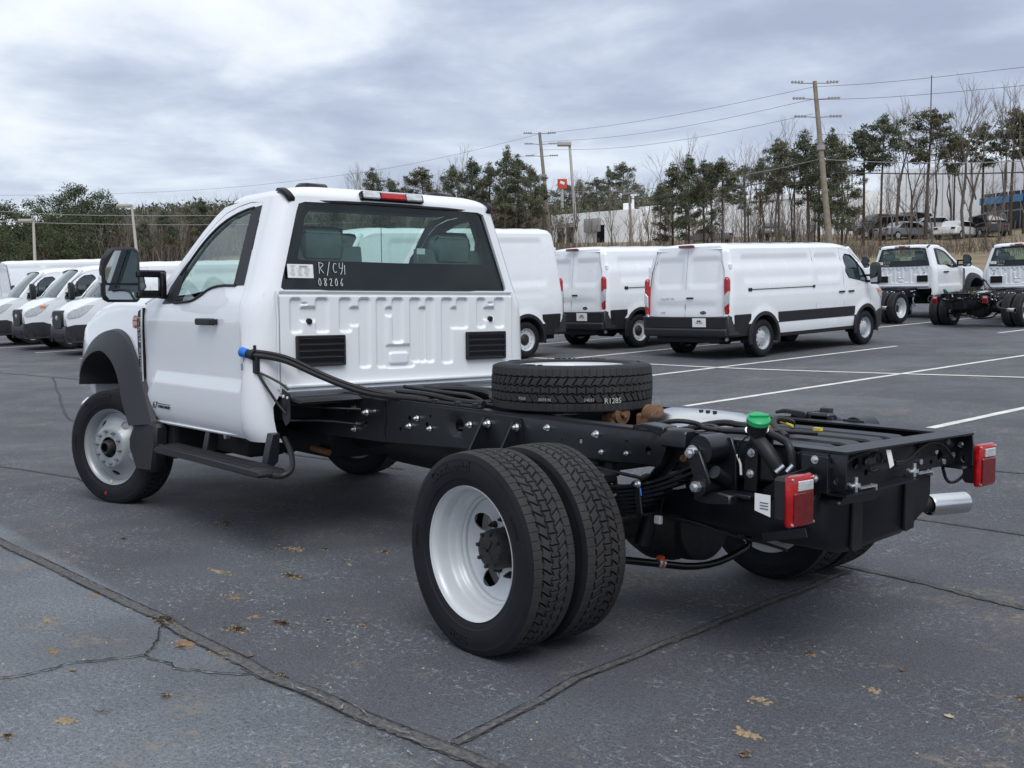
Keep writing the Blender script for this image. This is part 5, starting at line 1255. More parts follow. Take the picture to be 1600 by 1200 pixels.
def lambda_(g, s_):
    f = lambda x, z: (g(x, z)[0]+.004, g(x, z)[1]+s_*.012, z); f.hint = lambda p: Vector((0, s_, 0)); return f
def make_van(H=2.09, LEN=5.98, rimk='s', rwx=1.02, fwx=4.95, detail=True, label='van', mirrors=True, rough_front=False):
    root = thing('cargo_van', label, 'van', (0,0,0), 0, 'white cargo vans in the lot')
    xr_ = LEN-5.98
    def X(x): return x+xr_ if x > 2 else x
    fa = X(4.95); ra = rwx
    def Wv(z): return interp(z, [.35,.48,.62,.95,1.15,1.35,1.60,H-.35,H-.10,H-.02], [.955,.985,1.01,1.03,1.025,1.005,.985,.93,.885,.87])
    def lean(z): return interp(z, [.4,.75,1.1,H-.15,H], [.0,.0,.012,.13,.16])
    Rr = .12
    def Y(x, z, s_=1):
        w = Wv(z)
        if x < Rr: w = w-Rr+math.sqrt(max(0, Rr*Rr-(Rr-x)**2))
        w -= .11*ss(X(4.75), X(5.95), x)**1.3
        if x > X(5.55): w -= .17*((x-X(5.55))/(.43))**2*1.0
        return w
    # pressed panels
    pan = [(.42,2.62,1.36,H-.22),(2.78,X(4.02),1.36,H-.22)]
    def press_(x, z):
        h = 0
        for p_ in pan: h = max(h, .026*(1-ss(-.028, .004, rbox(x, z, p_, .10))))
        h += .010*ss(1.15, 1.17, z)*(1-ss(1.21, 1.24, z))*ss(.5, .6, x)*(1-ss(X(3.95), X(4.05), x))
        return h
    def fside(s_):
        def f(x, z):
            y = Y(x, z)-press_(x, z)
            xx = x+lean(z)*max(0, 1-x/.9)
            # shoulders over the wheels
            for ax_ in (ra, fa):
                r = math.hypot(x-ax_, z-.36); y += .022*(1-ss(.46, .60, r))
            return (xx, s_*y, z)
        f.hint = lambda p: Vector((0, s_, 0)); return f
    zt = H-.10
    for s_ in (1, -1):
        def archp(ax_, r=.41): return [(ax_+r*math.cos(a), .34+r*math.sin(a)) for a in [PI-PI*k/14 for k in range(15)]]
        outer = [(0,.70),(0,zt),(X(4.30),zt),(X(4.55),zt-.09),(X(4.95),1.52 if H < 2.3 else 1.62),(X(5.18),1.30),(X(5.55),1.16),(X(5.86),1.0),(X(5.95),.80),(X(5.95),.62),(fa+.46,.62)]
        outer = [(0,.62),(0,zt)]+outer[2:]
        lower = [(fa+.42,.62)]+[(fa+.42*math.cos(a), .36+.42*math.sin(a)) for a in [PI*k/14 for k in range(3,12)]]+[(fa-.42,.62),(ra+.43,.62)]+[(ra+.43*math.cos(a), .36+.43*math.sin(a)) for a in [PI*k/14 for k in range(3,12)]]+[(ra-.43,.62)]
        win = [(X(4.32),1.38),(X(5.03),1.26),(X(5.02),1.33),(X(4.86),1.50),(X(4.62),1.74),(X(4.50),1.82),(X(4.30),1.84),(X(4.24),1.78),(X(4.22),1.50)]
        mb = MB(); patch(mb, outer+lower, [win], .10, fside(s_), grid=.055, thick=.02, inner_mi=1)
        side = mb.build('body_side', [M['paint_van'], M['trim']], root, ang=50)
        f = fside(s_); g = lambda x, z, f=f, s_=s_: (f(x, z)[0], f(x, z)[1]-s_*.010, z); g.hint = f.hint
        mb = MB(); patch(mb, [(X(4.30),1.36),(X(5.06),1.24),(X(5.04),1.33),(X(4.87),1.52),(X(4.62),1.76),(X(4.50),1.84),(X(4.29),1.86),(X(4.22),1.79),(X(4.20),1.48)], [], .12, g, thick=.004)
        mb.build('side_window', M['glass_van'], side, ang=60)
        o_ = lambda x, z, d=.004, f=f, s_=s_: (f(x, z)[0], f(x, z)[1]+s_*d, z)
        mb = MB(); mb.tube([o_(x, z) for x, z in [(X(4.32),1.38),(X(5.03),1.26),(X(4.86),1.50),(X(4.62),1.74),(X(4.50),1.82),(X(4.30),1.84),(X(4.24),1.78),(X(4.22),1.50),(X(4.32),1.38)]], .012, 5)
        mb.tube([o_(X(4.72),1.31,.0),o_(X(4.70),1.68,.0)], .016, 5); mb.build('window_trim', M['plastic'], side)
        # shut lines
        mb = MB()
        for x in (2.70, X(4.12)): mb.tube([o_(x, z, -.0035) for z in (.64,.9,1.2,1.5,1.8,zt-.02)], .0055, 4)
        mb.tube([o_(x, z, -.0035) for x, z in ((X(4.12),zt-.02),(X(4.45),zt-.06),(X(4.8),1.70),(X(5.10),1.30),(X(5.12),.95),(X(5.08),.80))], .005, 4)
        mb.build('door_gap', M['dark'], side)
        if s_ < 0:
            mb = MB(); mb.tube([o_(.58,1.235,.002),o_(2.62,1.235,.002)], .007, 5); mb.box(o_(.60,1.235,.005), (.11,.02,.06), bev=.008); mb.box(o_(2.64,1.235,.005), (.07,.02,.05), bev=.008); mb.build('sliding_door_rail', M['plastic'], side)
        for x in ((X(4.02), X(4.36)) if s_ < 0 else (X(4.30),)):
            mb = MB(); mb.box(o_(x, 1.10, .016), (.20,.022,.035), bev=.008); mb.build('door_handle', M['plastic'], side)
        # cladding
        def strip(x0, x1, z0, z1, d=.012, m='plastic', nm='side_cladding'):
            mb = MB(); n = max(2, int((x1-x0)/.15)); vs = []
            for i in range(n+1):
                x = x0+(x1-x0)*i/n
                for z, dd in ((z0, 0), (z0+.01, d), (z1-.01, d), (z1, 0)): vs.append((x+lean(z)*0, s_*(Y(x, max(z, .5))+dd), z))
            mb.raw(vs, [(i*4+j, i*4+j+1, (i+1)*4+j+1, (i+1)*4+j) for i in range(n) for j in range(3)]+[(0,1,2,3),(n*4,n*4+1,n*4+2,n*4+3)])
            return mb.build(nm, M[m], side, ang=40)
        strip(ra+.44, fa-.44, .60, .80); strip(ra+.44, fa-.44, .40, .60, .004, 'paint_van', 'sill_panel'); strip(.02, ra-.40, .40, .80, .014); strip(fa+.40, X(5.80), .35, .66, .012)
        for ax_ in (ra, fa):
            mb = MB(); vs = []; n = 26
            for k in range(n+1):
                a = PI+.25-(PI+.5)*k/n
                for r, d in ((.48,.004),(.47,.030),(.405,.034),(.395,.0),(.39,-.25)):
                    x, z = ax_+r*math.cos(a), .36+r*math.sin(a); vs.append((x, s_*(Y(ax_, .7)+.0+d+(0 if abs(x-ax_) < 2 else 0)-(Y(ax_,.7)-Y(x,.7))*.6), z))
            mb.raw(vs, [(k*5+j, k*5+j+1, (k+1)*5+j+1, (k+1)*5+j) for k in range(n) for j in range(4)]); mb.build('wheel_arch_trim', M['plastic'], side, ang=40)
        # wheels
        for ax_ in (ra, fa):
            w = bpy.data.objects.new('wheel', None); COL.objects.link(w); w.parent = root; w.location = (ax_, s_*.885, .340); w.rotation_euler = (0, 0, 0 if s_ > 0 else PI)
            place(V_TY, 'tyre', w); place(V_RS if rimk == 's' else V_RB, 'rim', w)
            if rimk != 's': place(V_HB, 'hub', w)
        if mirrors:
            mb = MB(); mb.prism([(s_*1.14,1.22),(s_*1.33,1.22),(s_*1.36,1.28),(s_*1.35,1.60),(s_*1.30,1.66),(s_*1.17,1.66),(s_*1.13,1.58)], 'x', X(4.86), X(4.98), bev=.03)
            mb.box((X(4.98), s_*1.06, 1.28), (.07,.22,.05), bev=.01); mb.box((X(4.98), s_*1.06, 1.40), (.06,.22,.04), bev=.01); m_ = mb.build('mirror', M['plastic'], root)
            mb = MB(); mb.prism([(s_*1.16,1.26),(s_*1.32,1.26),(s_*1.33,1.58),(s_*1.28,1.63),(s_*1.18,1.63)], 'x', X(4.853), X(4.861)); mb.build('mirror_glass', M['mirror'], m_)
    # roof
    mb = MB(); NX, NY = 46, 24; vs = []
    for i in range(NX+1):
        x = X(4.62)*i/NX; tr = ss(0, .12, x); fr_ = x-X(4.2)
        for j in range(NY+1):
            u = -1+2*j/NY; w = Y(x, zt); a = abs(u)
            prof = (1-a**5)**.5 if a < 1 else 0
            xe = 1-max(0, (1-x/.16))**2 if x < .16 else 1
            z = zt+(.10*prof+.02*(1-a*a))*math.sqrt(max(0, xe)); 
            if x > X(4.05): z -= .10*((x-X(4.05))/.57)**2*(1)*(1 if a < 1 else .0)*(prof*.6+.4)
            z += .006*(1 if int((x)/.32) % 2 == 0 and a < .8 and x > .2 else 0)
            zz = zt if a == 1 and x < X(4.30) else z
            if a == 1 and x >= X(4.30): zz = zt-.09*(x-X(4.30))/.25 if x < X(4.55) else zt-.11
            vs.append((x+lean(zz)*max(0, 1-x/.9), u*w, zz))
    mb.raw(vs, [(i*(NY+1)+j, i*(NY+1)+j+1, (i+1)*(NY+1)+j+1, (i+1)*(NY+1)+j) for i in range(NX) for j in range(NY)]); mb.build('roof', M['paint_van'], root, ang=50)
    # rear face: two doors
    def frear(y, z):
        h = .026*(1-ss(-.028, .004, min(rbox(y, z, (-.74,-.07,1.30,H-.24), .10), rbox(y, z, (.07,.74,1.30,H-.24), .10)))) + .01*(1-ss(-.04,.01,rbox(y, z, (-.7,.7,.88,1.02), .05)))
        return (lean(z)+h-.0+.05*(abs(y)/.9)**4, y*1.0, z)
    frear.hint = lambda p: Vector((-1,0,0))
    def we(z): return Y(0, z)+.004
    mb = MB(); zs_ = [.62,.75,.95,1.15,1.35,1.6,H-.35,zt]
    patch(mb, [(we(z), z) for z in zs_]+[(we(zt)-.06, zt+.06),(-we(zt)+.06, zt+.06)]+[(-we(z), z) for z in reversed(zs_)], [], .12, frear, grid=.05, thick=.02)
    rear = mb.build('rear_doors', M['paint_van'], root, ang=60)
    q = lambda y, z, d=.004: (frear(y, z)[0]-d, y, z)
    mb = MB(); mb.tube([q(.0, z, -.003) for z in (.40,.62,.8,1.0,1.3,1.6,H-.2,zt+.0)], .006, 4)
    for s_ in (1, -1): mb.tube([q(s_*(we(z)-.055), z, -.003) for z in (.62,.9,1.3,1.6,H-.3,zt-.05)]+[q(s_*(we(zt)-.14), zt+.02, -.003), q(0, zt+.03, -.003)], .005, 4)
    mb.build('door_gap', M['dark'], rear)
    for s_ in (1, -1):
        mb = MB(); mb.box((.055+lean(H-.45), s_*(Wv(H-.45)-.03), H-.42), (.06,.05,.10), bev=.012); mb.build('door_hinge', M['paint_van'], root)
        mb = MB(); mb.prism([(s_*.885,.80),(s_*.985,.82),(s_*.985,1.42),(s_*.955,1.48),(s_*.915,1.48),(s_*.885,1.42)], 'x', .005, .09, bev=.015); tl = mb.build('tail_lamp', M['lens'], root)
        mb = MB(); mb.prism([(s_*.893,.93),(s_*.987,1.00),(s_*.987,1.23),(s_*.893,1.15)], 'x', -.003, .086, bev=.006); mb.build('clear_window', M['clear'], tl)
        mb = MB(); mb.box((.03, s_*.93, .735), (.07,.10,.10), bev=.01); mb.build('lamp_corner', M['clear'], root)
        mb = MB(); mb.box((-.045, s_*.55, .50), (.02,.10,.035), bev=.005); mb.build('reflector', M['lensd'], root)
    mb = MB(); mb.box(q(-.12, 1.11, .012), (.022,.16,.03), bev=.006); mb.build('door_handle', M['plastic'], rear)
    mb = MB(); mb.lathe([(.0,-.008),(.065,-.006),(.07,0)], axis='x', n=28); mb.xf(Matrix.Translation((q(-.42,.84)[0], -.42, .845)) @ Matrix.Diagonal((1,1,.42,1))); em = mb.build('oval_emblem', M['gloss'], rear)
    mb = MB(); text_into(mb, 'Ford', .045, M3((0,-1,0),(0,0,1),(-1,0,0),(q(-.42,.84)[0]-.010,-.42,.845)), ext=.001, shear=.3); mb.build('emblem_script', M['zinc'], em)
    mb = MB(); text_into(mb, 'TRANSIT 350', .058, M3((0,-1,0),(0,0,1),(-1,0,0),(q(.42,1.10)[0]-.002,.42,1.10)), ext=.002); mb.build('model_letters', M['zinc'], rear)
    mb = MB(); text_into(mb, 'AWD', .045, M3((0,-1,0),(0,0,1),(-1,0,0),(q(.5,.84)[0]-.002,.52,.845)), ext=.002); mb.build('model_letters', M['zinc'], rear)
    mb = MB(); mb.prism([(-.02,.40),(-.03,.76),(.05,.78),(.09,.44)], 'y', -.95, .95, bev=.008); mb.box((.0,0,.66), (.06,1.7,.20), bev=.01); lowp = mb.build('lower_door_panel', M['plastic'], root)
    mb = MB(); mb.prism([(-.05,.44),(-.065,.54),(-.02,.56),(.12,.56),(.12,.40),(-.02,.40)], 'y', -.97, .97, bev=.012)
    for s_ in (1, -1): mb.prism([(-.02,.42),(-.03,.78),(.10,.79),(.30,.74),(.30,.42)], 'y', s_*.90, s_*1.01, bev=.02)
    mb.build('rear_bumper', M['plastic_g'], root)
    mb = MB(); mb.box((-.042,-.36,.665), (.006,.31,.16), bev=.003); pl = mb.build('licence_plate', M['label'], root)
    mb = MB(); mb.raw([(-.047,-.36-.06,.68),(-.047,-.36-.02,.715),(-.047,-.36+.0,.70),(-.047,-.36+.02,.715),(-.047,-.36+.06,.68)], [(0,1,2,3,4)]); text_into(mb, 'AKINS', .055, M3((0,-1,0),(0,0,1),(-1,0,0),(-.046,-.36,.655)), ext=.001); mb.build('plate_print', M['print_'], pl)
    mb = MB(); mb.box((.085,0,H-.035), (.07,.34,.05), rot=Matrix.Rotation(.3,3,'Y'), bev=.015); mb.build('high_brake_light', M['lensd'], root)
    # front end
    mb = MB(); NX, NY = 12, 20; vs = []
    A_ = (X(4.60), H-.105-.02); B_ = (X(5.24), 1.30)
    for i in range(NX+1):
        t = i/NX
        for j in range(NY+1):
            u = -1+2*j/NY; x = A_[0]*(1-t)+B_[0]*t+.16*(1-u*u)*t-.0+.07*(1-u*u)*(1-t)-.05; z = A_[1]*(1-t)+B_[1]*t+.035*(1-u*u)*(1-t)+.03*math.sin(PI*t); w = .80*(1-t)+.90*t; vs.append((x, u*w, z))
    mb.raw(vs, [(i*(NY+1)+j, i*(NY+1)+j+1, (i+1)*(NY+1)+j+1, (i+1)*(NY+1)+j) for i in range(NX) for j in range(NY)]); mb.build('windscreen', M['glass_van'], root, ang=180)
    for s_ in (1, -1):
        mb = MB(); mb.tube([(A_[0]-.08, s_*.84, A_[1]+.01), ((A_[0]+B_[0])/2-.06, s_*.895, (A_[1]+B_[1])/2+.03), (B_[0]-.07, s_*.95, B_[1]-.01)], .045, 8); mb.build('windscreen_pillar', M['paint_van'], root)
    mb = MB(); NX, NY = 14, 24; vs = []
    for i in range(NX+1):
        t = i/NX
        for j in range(NY+1):
            u = -1+2*j/NY; x = X(5.14)+(.80*t)*(1-.06*u*u)-(.22*t*u**4); w = Y(min(X(5.14)+.80*t, X(5.9)), 1.15)+.004; z = 1.285-.08*t-.26*t**3+.045*(1-u*u)-.0; 
            z = min(z, 1.33); vs.append((x, u*w*(1-.0*t), z-.05*a*0-(.10*abs(u)**6)*t))
    mb.raw(vs, [(i*(NY+1)+j, i*(NY+1)+j+1, (i+1)*(NY+1)+j+1, (i+1)*(NY+1)+j) for i in range(NX) for j in range(NY)]); mb.build('hood', M['paint_van'], root, ang=50)
    mb = MB(); mb.prism([(X(5.20),.62),(X(5.93),.62),(X(5.95),.78),(X(5.93),1.0),(X(5.80),1.08),(X(5.2),1.15)], 'y', -.70, .70, bev=.03); mb.build('front_panel', M['paint_van'], root)
    mb = MB(); mb.prism([(-.36,.60),(.36,.60),(.45,.78),(.42,1.0),(.36,1.03),(-.36,1.03),(-.42,1.0),(-.45,.78)], 'x', X(5.86), X(6.0), bev=.03); gr = mb.build('grille', M['plastic'], root)
    mb = MB(); mb.lathe([(.0,.012),(.10,.008),(.11,0)], axis='x', n=28); mb.xf(Matrix.Translation((X(6.0),0,.86)) @ Matrix.Diagonal((1,1,.5,1))); mb.build('oval_emblem', M['zinc'], gr)
    for s_ in (1, -1):
        f = fside(s_); g = lambda x, z, f=f, s_=s_: (f(x, z)[0]+.006, f(x, z)[1]+s_*.010, z); g.hint = lambda p, s_=s_: Vector((0, s_, 0))
        mb = MB(); patch(mb, [(X(5.40),1.135),(X(5.56),1.135),(X(5.78),1.05),(X(5.93),.95),(X(5.965),.86),(X(5.90),.84),(X(5.72),.87),(X(5.56),.98)], [], .06, g, thick=.012); hl_ = mb.build('headlight', M['clear'], root)
        mb = MB(); patch(mb, [(fa+.40,.30),(fa+.40,.62),(X(5.55),.70),(X(5.80),.70),(X(5.975),.66),(X(5.985),.30)], [], .07, lambda_(g, s_), thick=.03); mb.build('bumper_corner', M['plastic_g'], root)
        mb = MB(); mb.box((X(5.55), s_*(Y(X(5.55),1.06)+.012), 1.075), (.13,.02,.06), rot=Matrix.Rotation(s_*-.25,3,'Z'), bev=.006); mb.build('amber_lens', M['amber'], hl_)
        mb = MB(); mb.box((X(5.93), s_*.66, .50), (.06,.20,.07), bev=.02); mb.build('fog_lamp', M['clear'], root)
    mb = MB(); mb.prism([(X(5.3),.28),(X(5.90),.28),(X(5.98),.40),(X(6.0),.60),(X(5.95),.70),(X(5.60),.72),(X(5.3),.62)], 'y', -.78, .78, bev=.05)
    fb = mb.build('front_bumper', M['plastic_g'], root)
    mb = MB(); mb.box((X(5.985),0,.46), (.03,.9,.10), bev=.01); mb.build('lower_grille', M['dark'], fb)
    mb = MB(); mb.tube([(B_[0]+.02,.55,1.34),(B_[0]-.12,.1,1.47)], .010, 5); mb.tube([(B_[0]+.04,-.1,1.36),(B_[0]-.1,-.6,1.46)], .010, 5); mb.build('wiper', M['plastic'], root)
    mb = MB(); mb.bx(.05, X(5.6), -.72, .72, .30, .62); mb.bx(X(4.1), X(5.1), -.90, .90, .60, .66); mb.cyl((.5,.5,.30),(1.6,.5,.30),.10,n=12); mb.cyl((ra,-.9,.34),(ra,.9,.34),.06,n=10); mb.cyl((ra,-.2,.34),(ra,.2,.34),.14,n=12); mb.bx(ra+.45, fa-.45, -1.0, -.94, .34, .40); mb.bx(ra+.45, fa-.45, .94, 1.0, .34, .40)
    mb.build('underbody', M['dark'], root)
    mb = MB(); mb.tube([(.55,-.35,.36),(.35,-.62,.36),(.22,-.78,.35)], .035, 8); mb.build('exhaust_pipe', M['rim'], root)
    mb = MB(); mb.bx(X(4.05), X(4.08), -.85, .85, .66, H-.2); mb.build('bulkhead', M['trim'], root)
    for y in (.45, -.45):
        mb = MB(); mb.box((X(4.50), y, .85), (.5,.5,.16), bev=.04); mb.prism([(X(4.22),.92),(X(4.34),.92),(X(4.27),1.5),(X(4.16),1.5)], 'y', y-.24, y+.24, bev=.03); mb.box((X(4.20), y, 1.62), (.09,.26,.20), bev=.04); mb.build('seat', M['seat'], root)
    mb = MB(); mb.prism([(X(4.95),.66),(X(5.15),.66),(X(5.22),1.28),(X(4.95),1.28),(X(4.88),1.15)], 'y', -.86, .86, bev=.03); mb.build('dashboard', M['trim'], root)
    return root
van_a = make_van(2.08, 5.55, 's', label='long white low-roof van seen from behind with silver wheels and a plate reading AKINS')
def settle(o, x, y, rz, z=None, L_=5.0):
    a, b = terrain(x+.6*math.cos(rz), y+.6*math.sin(rz)), terrain(x+L_*math.cos(rz), y+L_*math.sin(rz))
    s_ = (b-a)/(L_-.6); o.location = (x, y, (a-s_*.6) if z is None else z); 
    mx_ = Matrix.Rotation(rz, 4, 'Z') @ Matrix.Rotation(-math.atan(s_), 4, 'Y'); o.rotation_euler = mx_.to_euler()
settle(van_a, 10.15, -11.52, -1.535)
van_c = make_van(2.44, 5.98, 'b', label='taller white mid-roof van parked right behind the cab with its tail lamp to the right')
van_c['label'] = 'taller white mid-roof van partly hidden behind the truck cab'
settle(van_c, 13.42, -10.57, 1.60)
def swap_rims(o):
    for w in o.children:
        if w.name.split('.')[0] == 'wheel' and len(w.children):
            for c in w.children:
                if c.name.startswith('rim'): c.data = V_RB
            place(V_HB, 'hub', w)
van_b = copy_tree(van_a); van_b['label'] = 'white low-roof van with black hub centres between the tall van and the long van'; settle(van_b, 13.42, -11.67, -1.555); swap_rims(van_b)
lv = [((22.6,-4.1), 'white van with a black grille at the left, next to the truck fender'), ((25.9,-4.1), 'white van with bright fog lamp and amber turn lens, second from the truck fender'), ((29.2,-4.1), 'white van cut by the left edge of the picture, showing its dark side window')]
hd = math.radians(86)
for k, ((x, y), lb) in enumerate(lv):
    o = copy_tree(van_a); o['label'] = lb; settle(o, x-5.55*math.cos(hd), y-5.55*math.sin(hd), hd)
    if k == 2: swap_rims(o)
    if k != 1:
        for c in o.children:
            for g in list(c.children):
                if g.name.split('.')[0] == 'amber_lens': bpy.data.objects.remove(g)
for k, (x, y, lb) in enumerate(((36.5,-10.8,'long white van roof just visible above the front row of vans at the left'), (35.9,-6.3,'white van roof at the far left edge, just in front of the longer roof'))):
    o = copy_tree(van_c); o['label'] = lb; settle(o, x, y, math.radians(51))
# other chassis cab trucks: copies of the big one
def clone_truck(x, y, rz, label):
    o = copy_tree(truck); o['label'] = label; o['group'] = 'white chassis cab trucks parked at the far right'; settle(o, x, y, rz, L_=4.3); return o
clone_truck(13.45, -22.3, -1.53, 'white chassis cab truck parked right of the long van, whole rear window in view')
clone_truck(10.35, -22.75, -1.53, 'white chassis cab truck cut by the right edge with its tail lamps in view')
clone_truck(16.7, -22.3, -1.53, 'white chassis cab truck half hidden behind the nose of the long van')
# ================================================================ BACKGROUND
M['bark'] = mat('pine_bark', (.085,.062,.048), .95, noise=.35, nscale=5, bump=.4, bscale=20)
M['bark_g'] = mat('grey_bark', (.13,.115,.10), .95, noise=.3, nscale=5)
M['twig'] = mat('bare_twigs', (.17,.145,.125), .95, noise=.25, nscale=1.5)
M['twig_p'] = mat('pale_twigs', (.23,.205,.18), .95, noise=.25, nscale=1.5)
M['needle'] = mat('pine_needles', (.075,.100,.058), .85, noise=.3, nscale=.9, var=(.165,.18,.115))
M['needle_o'] = mat('olive_needles', (.105,.115,.07), .85, noise=.3, nscale=.9, var=(.19,.19,.125))
M['leaves'] = mat('evergreen_leaves', (.050,.075,.034), .8, noise=.4, nscale=.35, var=(.105,.13,.06))
M['brush'] = mat('winter_brush', (.12,.095,.075), .95, noise=.3, nscale=.5, var=(.17,.14,.11))
M['wall_w'] = mat('white_metal_wall', (.88,.89,.90), .55, noise=.03, nscale=.3); M['wall_g'] = mat('grey_wall', (.32,.34,.36), .7, noise=.08, nscale=.3)
M['blue_f'] = mat('blue_fascia', (.07,.22,.42), .5); M['pole_c'] = mat('concrete_pole', (.42,.41,.38), .8, noise=.1, nscale=3); M['wood'] = mat('weathered_pole_wood', (.23,.20,.16), .9, noise=.3, nscale=4, bump=.3, bscale=12)
M['wire'] = mat('wire_dark', (.05,.05,.055), .6); M['wire_l'] = mat('wire_light', (.30,.31,.33), .5); M['insul'] = mat('insulator', (.30,.30,.31), .4)
M['sign_r'] = mat('red_sign', (.55,.06,.03), .5); M['car_w'] = mat('car_white', (.7,.72,.74), .25, coat=.6); M['car_k'] = mat('car_black', (.02,.02,.024), .25, coat=.6); M['car_s'] = mat('car_silver', (.32,.34,.37), .3, metal=.5, coat=.5); M['car_b'] = mat('car_blue', (.05,.07,.13), .3, coat=.5)
tr_ = random.Random(21)
def mesh_of(mb, name, m, ang=0):
    o = mb.build(name, m, ang=ang, rec=False); me = o.data; bpy.data.objects.remove(o); return me
def quadspray(mb, c, R, n, size, flat=.6, r_=tr_, up_=.5):
    for _ in range(n):
        d = Vector((r_.gauss(0,1), r_.gauss(0,1), r_.gauss(0,1)*flat)); d.normalize(); p = c+d*R*r_.random()**.5
        a = Vector((r_.gauss(0,1), r_.gauss(0,1), r_.gauss(0,1)+up_)).normalized(); b = a.cross(Vector((r_.gauss(0,1), r_.gauss(0,1), r_.gauss(0,1)))).normalized()
        s_ = size*r_.uniform(.6, 1.5); w = s_*.38
        mb.raw([p-b*w, p+b*w, p+a*s_*1.6], [(0,1,2)])
def pine_meshes(seed, kind='pine'):
    r_ = random.Random(seed); tk, cr = MB(), MB(); H = 1.
    lean_ = Vector((r_.uniform(-.03,.03), r_.uniform(-.03,.03), 0))
    tk.tube([lean_*t*0+Vector((lean_.x*t*t, lean_.y*t*t, t*.95)) for t in (0,.25,.5,.75,1)], (.013,.004), 6)
    base = {'pine': r_.uniform(.45,.60), 'tuft': .22, 'thin': .5, 'high': r_.uniform(.62,.70)}[kind]; wid = {'pine': .20, 'tuft': .17, 'thin': .12, 'high': .17}[kind]*r_.uniform(.85,1.2)
    nb = {'pine': 34, 'tuft': 46, 'thin': 20, 'high': 26}[kind]
    for i in range(nb):
        t = base+(1-base)*(i+r_.random())/nb; a = r_.uniform(0, 2*PI)
        q = (t-base)/(1-base); env = wid*(math.sin(PI*min(1, q*.85+.18))**.7)*r_.uniform(.45,1.25)
        d = Vector((math.cos(a), math.sin(a), r_.uniform(.1,.6))); root_ = Vector((lean_.x*t*t, lean_.y*t*t, t*.95-.02)); tip = root_+d*env
        tk.tube([root_, root_*.5+tip*.5-Vector((0,0,.01)), tip], (.0035,.0012), 3, caps=False)
        for k in range(r_.choice((2,3,4))):
            c = root_.lerp(tip, r_.uniform(.5, 1.05))+Vector((r_.gauss(0,.018), r_.gauss(0,.018), r_.gauss(0,.012)))
            quadspray(cr, c, .036*r_.uniform(.6,1.5), 62, .0105, r_=r_)
    quadspray(cr, Vector((lean_.x, lean_.y, .97)), .028, 60, .0105, r_=r_)
    return mesh_of(tk, 'trunk', M['bark'], 60), mesh_of(cr, 'crown', M['needle'])
def bare_meshes(seed, spread=.5, fine=True, depth=5, mt='twig'):
    r_ = random.Random(seed); tk, cr = MB(), MB()
    def br(p, d, L_, r, k):
        q = p+d*L_*.5+Vector((r_.gauss(0,1), r_.gauss(0,1), 0))*L_*.05; e_ = p+d*L_
        (tk if k >= depth-1 else cr).tube([p, q, e_], (r, r*.62), 5 if k >= depth-1 else 3, caps=False)
        if k == 0: return
        n = r_.choice((2,3,3)) if k > 1 else r_.choice((3,4,5))
        for i in range(n):
            a = r_.uniform(0, 2*PI); sp_ = spread*r_.uniform(.5,1.3)*(.7 if k == depth else 1); ax_ = Vector((math.cos(a), math.sin(a), 0))
            nd = (d+ax_*sp_+Vector((0,0,.12))).normalized(); s0 = p.lerp(e_, r_.uniform(.45, 1.)) if i else e_
            br(s0, nd, L_*r_.uniform(.55,.82), r*.55, k-1)
    br(Vector((0,0,0)), Vector((r_.uniform(-.05,.05), r_.uniform(-.05,.05), 1)).normalized(), .36, .011, depth)
    mz = max(v.co.z for v in cr.bm.verts)
    for b_ in (tk, cr): b_.xf(Matrix.Scale(1/mz, 4))
    return mesh_of(tk, 'trunk', M['bark_g'], 60), mesh_of(cr, 'branches', M[mt])
def broad_meshes(seed):
    r_ = random.Random(seed); tk, cr = MB(), MB()
    tk.tube([(0,0,0),(0.01,0,.3),(0,.01,.7)], (.022,.01), 6)
    for i in range(46):
        a = r_.uniform(0, 2*PI); t = r_.uniform(.12, .96); env = .42*math.sin(PI*min(1., t*.82+.16))**.55*r_.uniform(.35,1.05)
        c = Vector((math.cos(a)*env, math.sin(a)*env, t)); tk.tube([(0,0,max(.1,t-.25)), c*.6+Vector((0,0,t*.35)), c], (.006,.002), 3, caps=False)
        quadspray(cr, c, .105*r_.uniform(.7,1.3), 230, .014, .75, r_=r_)
    return mesh_of(tk, 'trunk', M['bark'], 60), mesh_of(cr, 'crown', M['leaves'])
PINES = [pine_meshes(100+i, k) for i, k in enumerate(('pine','pine','tuft','pine','thin','tuft','pine'))]
def tinted(me, m):
    c = me.copy(); c.materials.clear(); c.materials.append(m); return c
PINES += [(a, tinted(b, M['needle_o'])) for a, b in PINES[:4]]
HIGHS = [pine_meshes(140+i, 'high') for i in range(3)]; HIGHS += [(a, tinted(b, M['needle_o'])) for a, b in HIGHS[:2]]
BARES = [bare_meshes(40+i, s_, True, 5, m_) for i, (s_, m_) in enumerate(((.42,'twig'),(.5,'twig_p'),(.38,'twig_p'),(.55,'twig'),(.45,'twig')))]
SMALLS = [bare_meshes(60+i, s_, True, 4, 'twig') for i, s_ in enumerate((.65,.5,.8))]
BROADS = [broad_meshes(80+i) for i in range(3)]
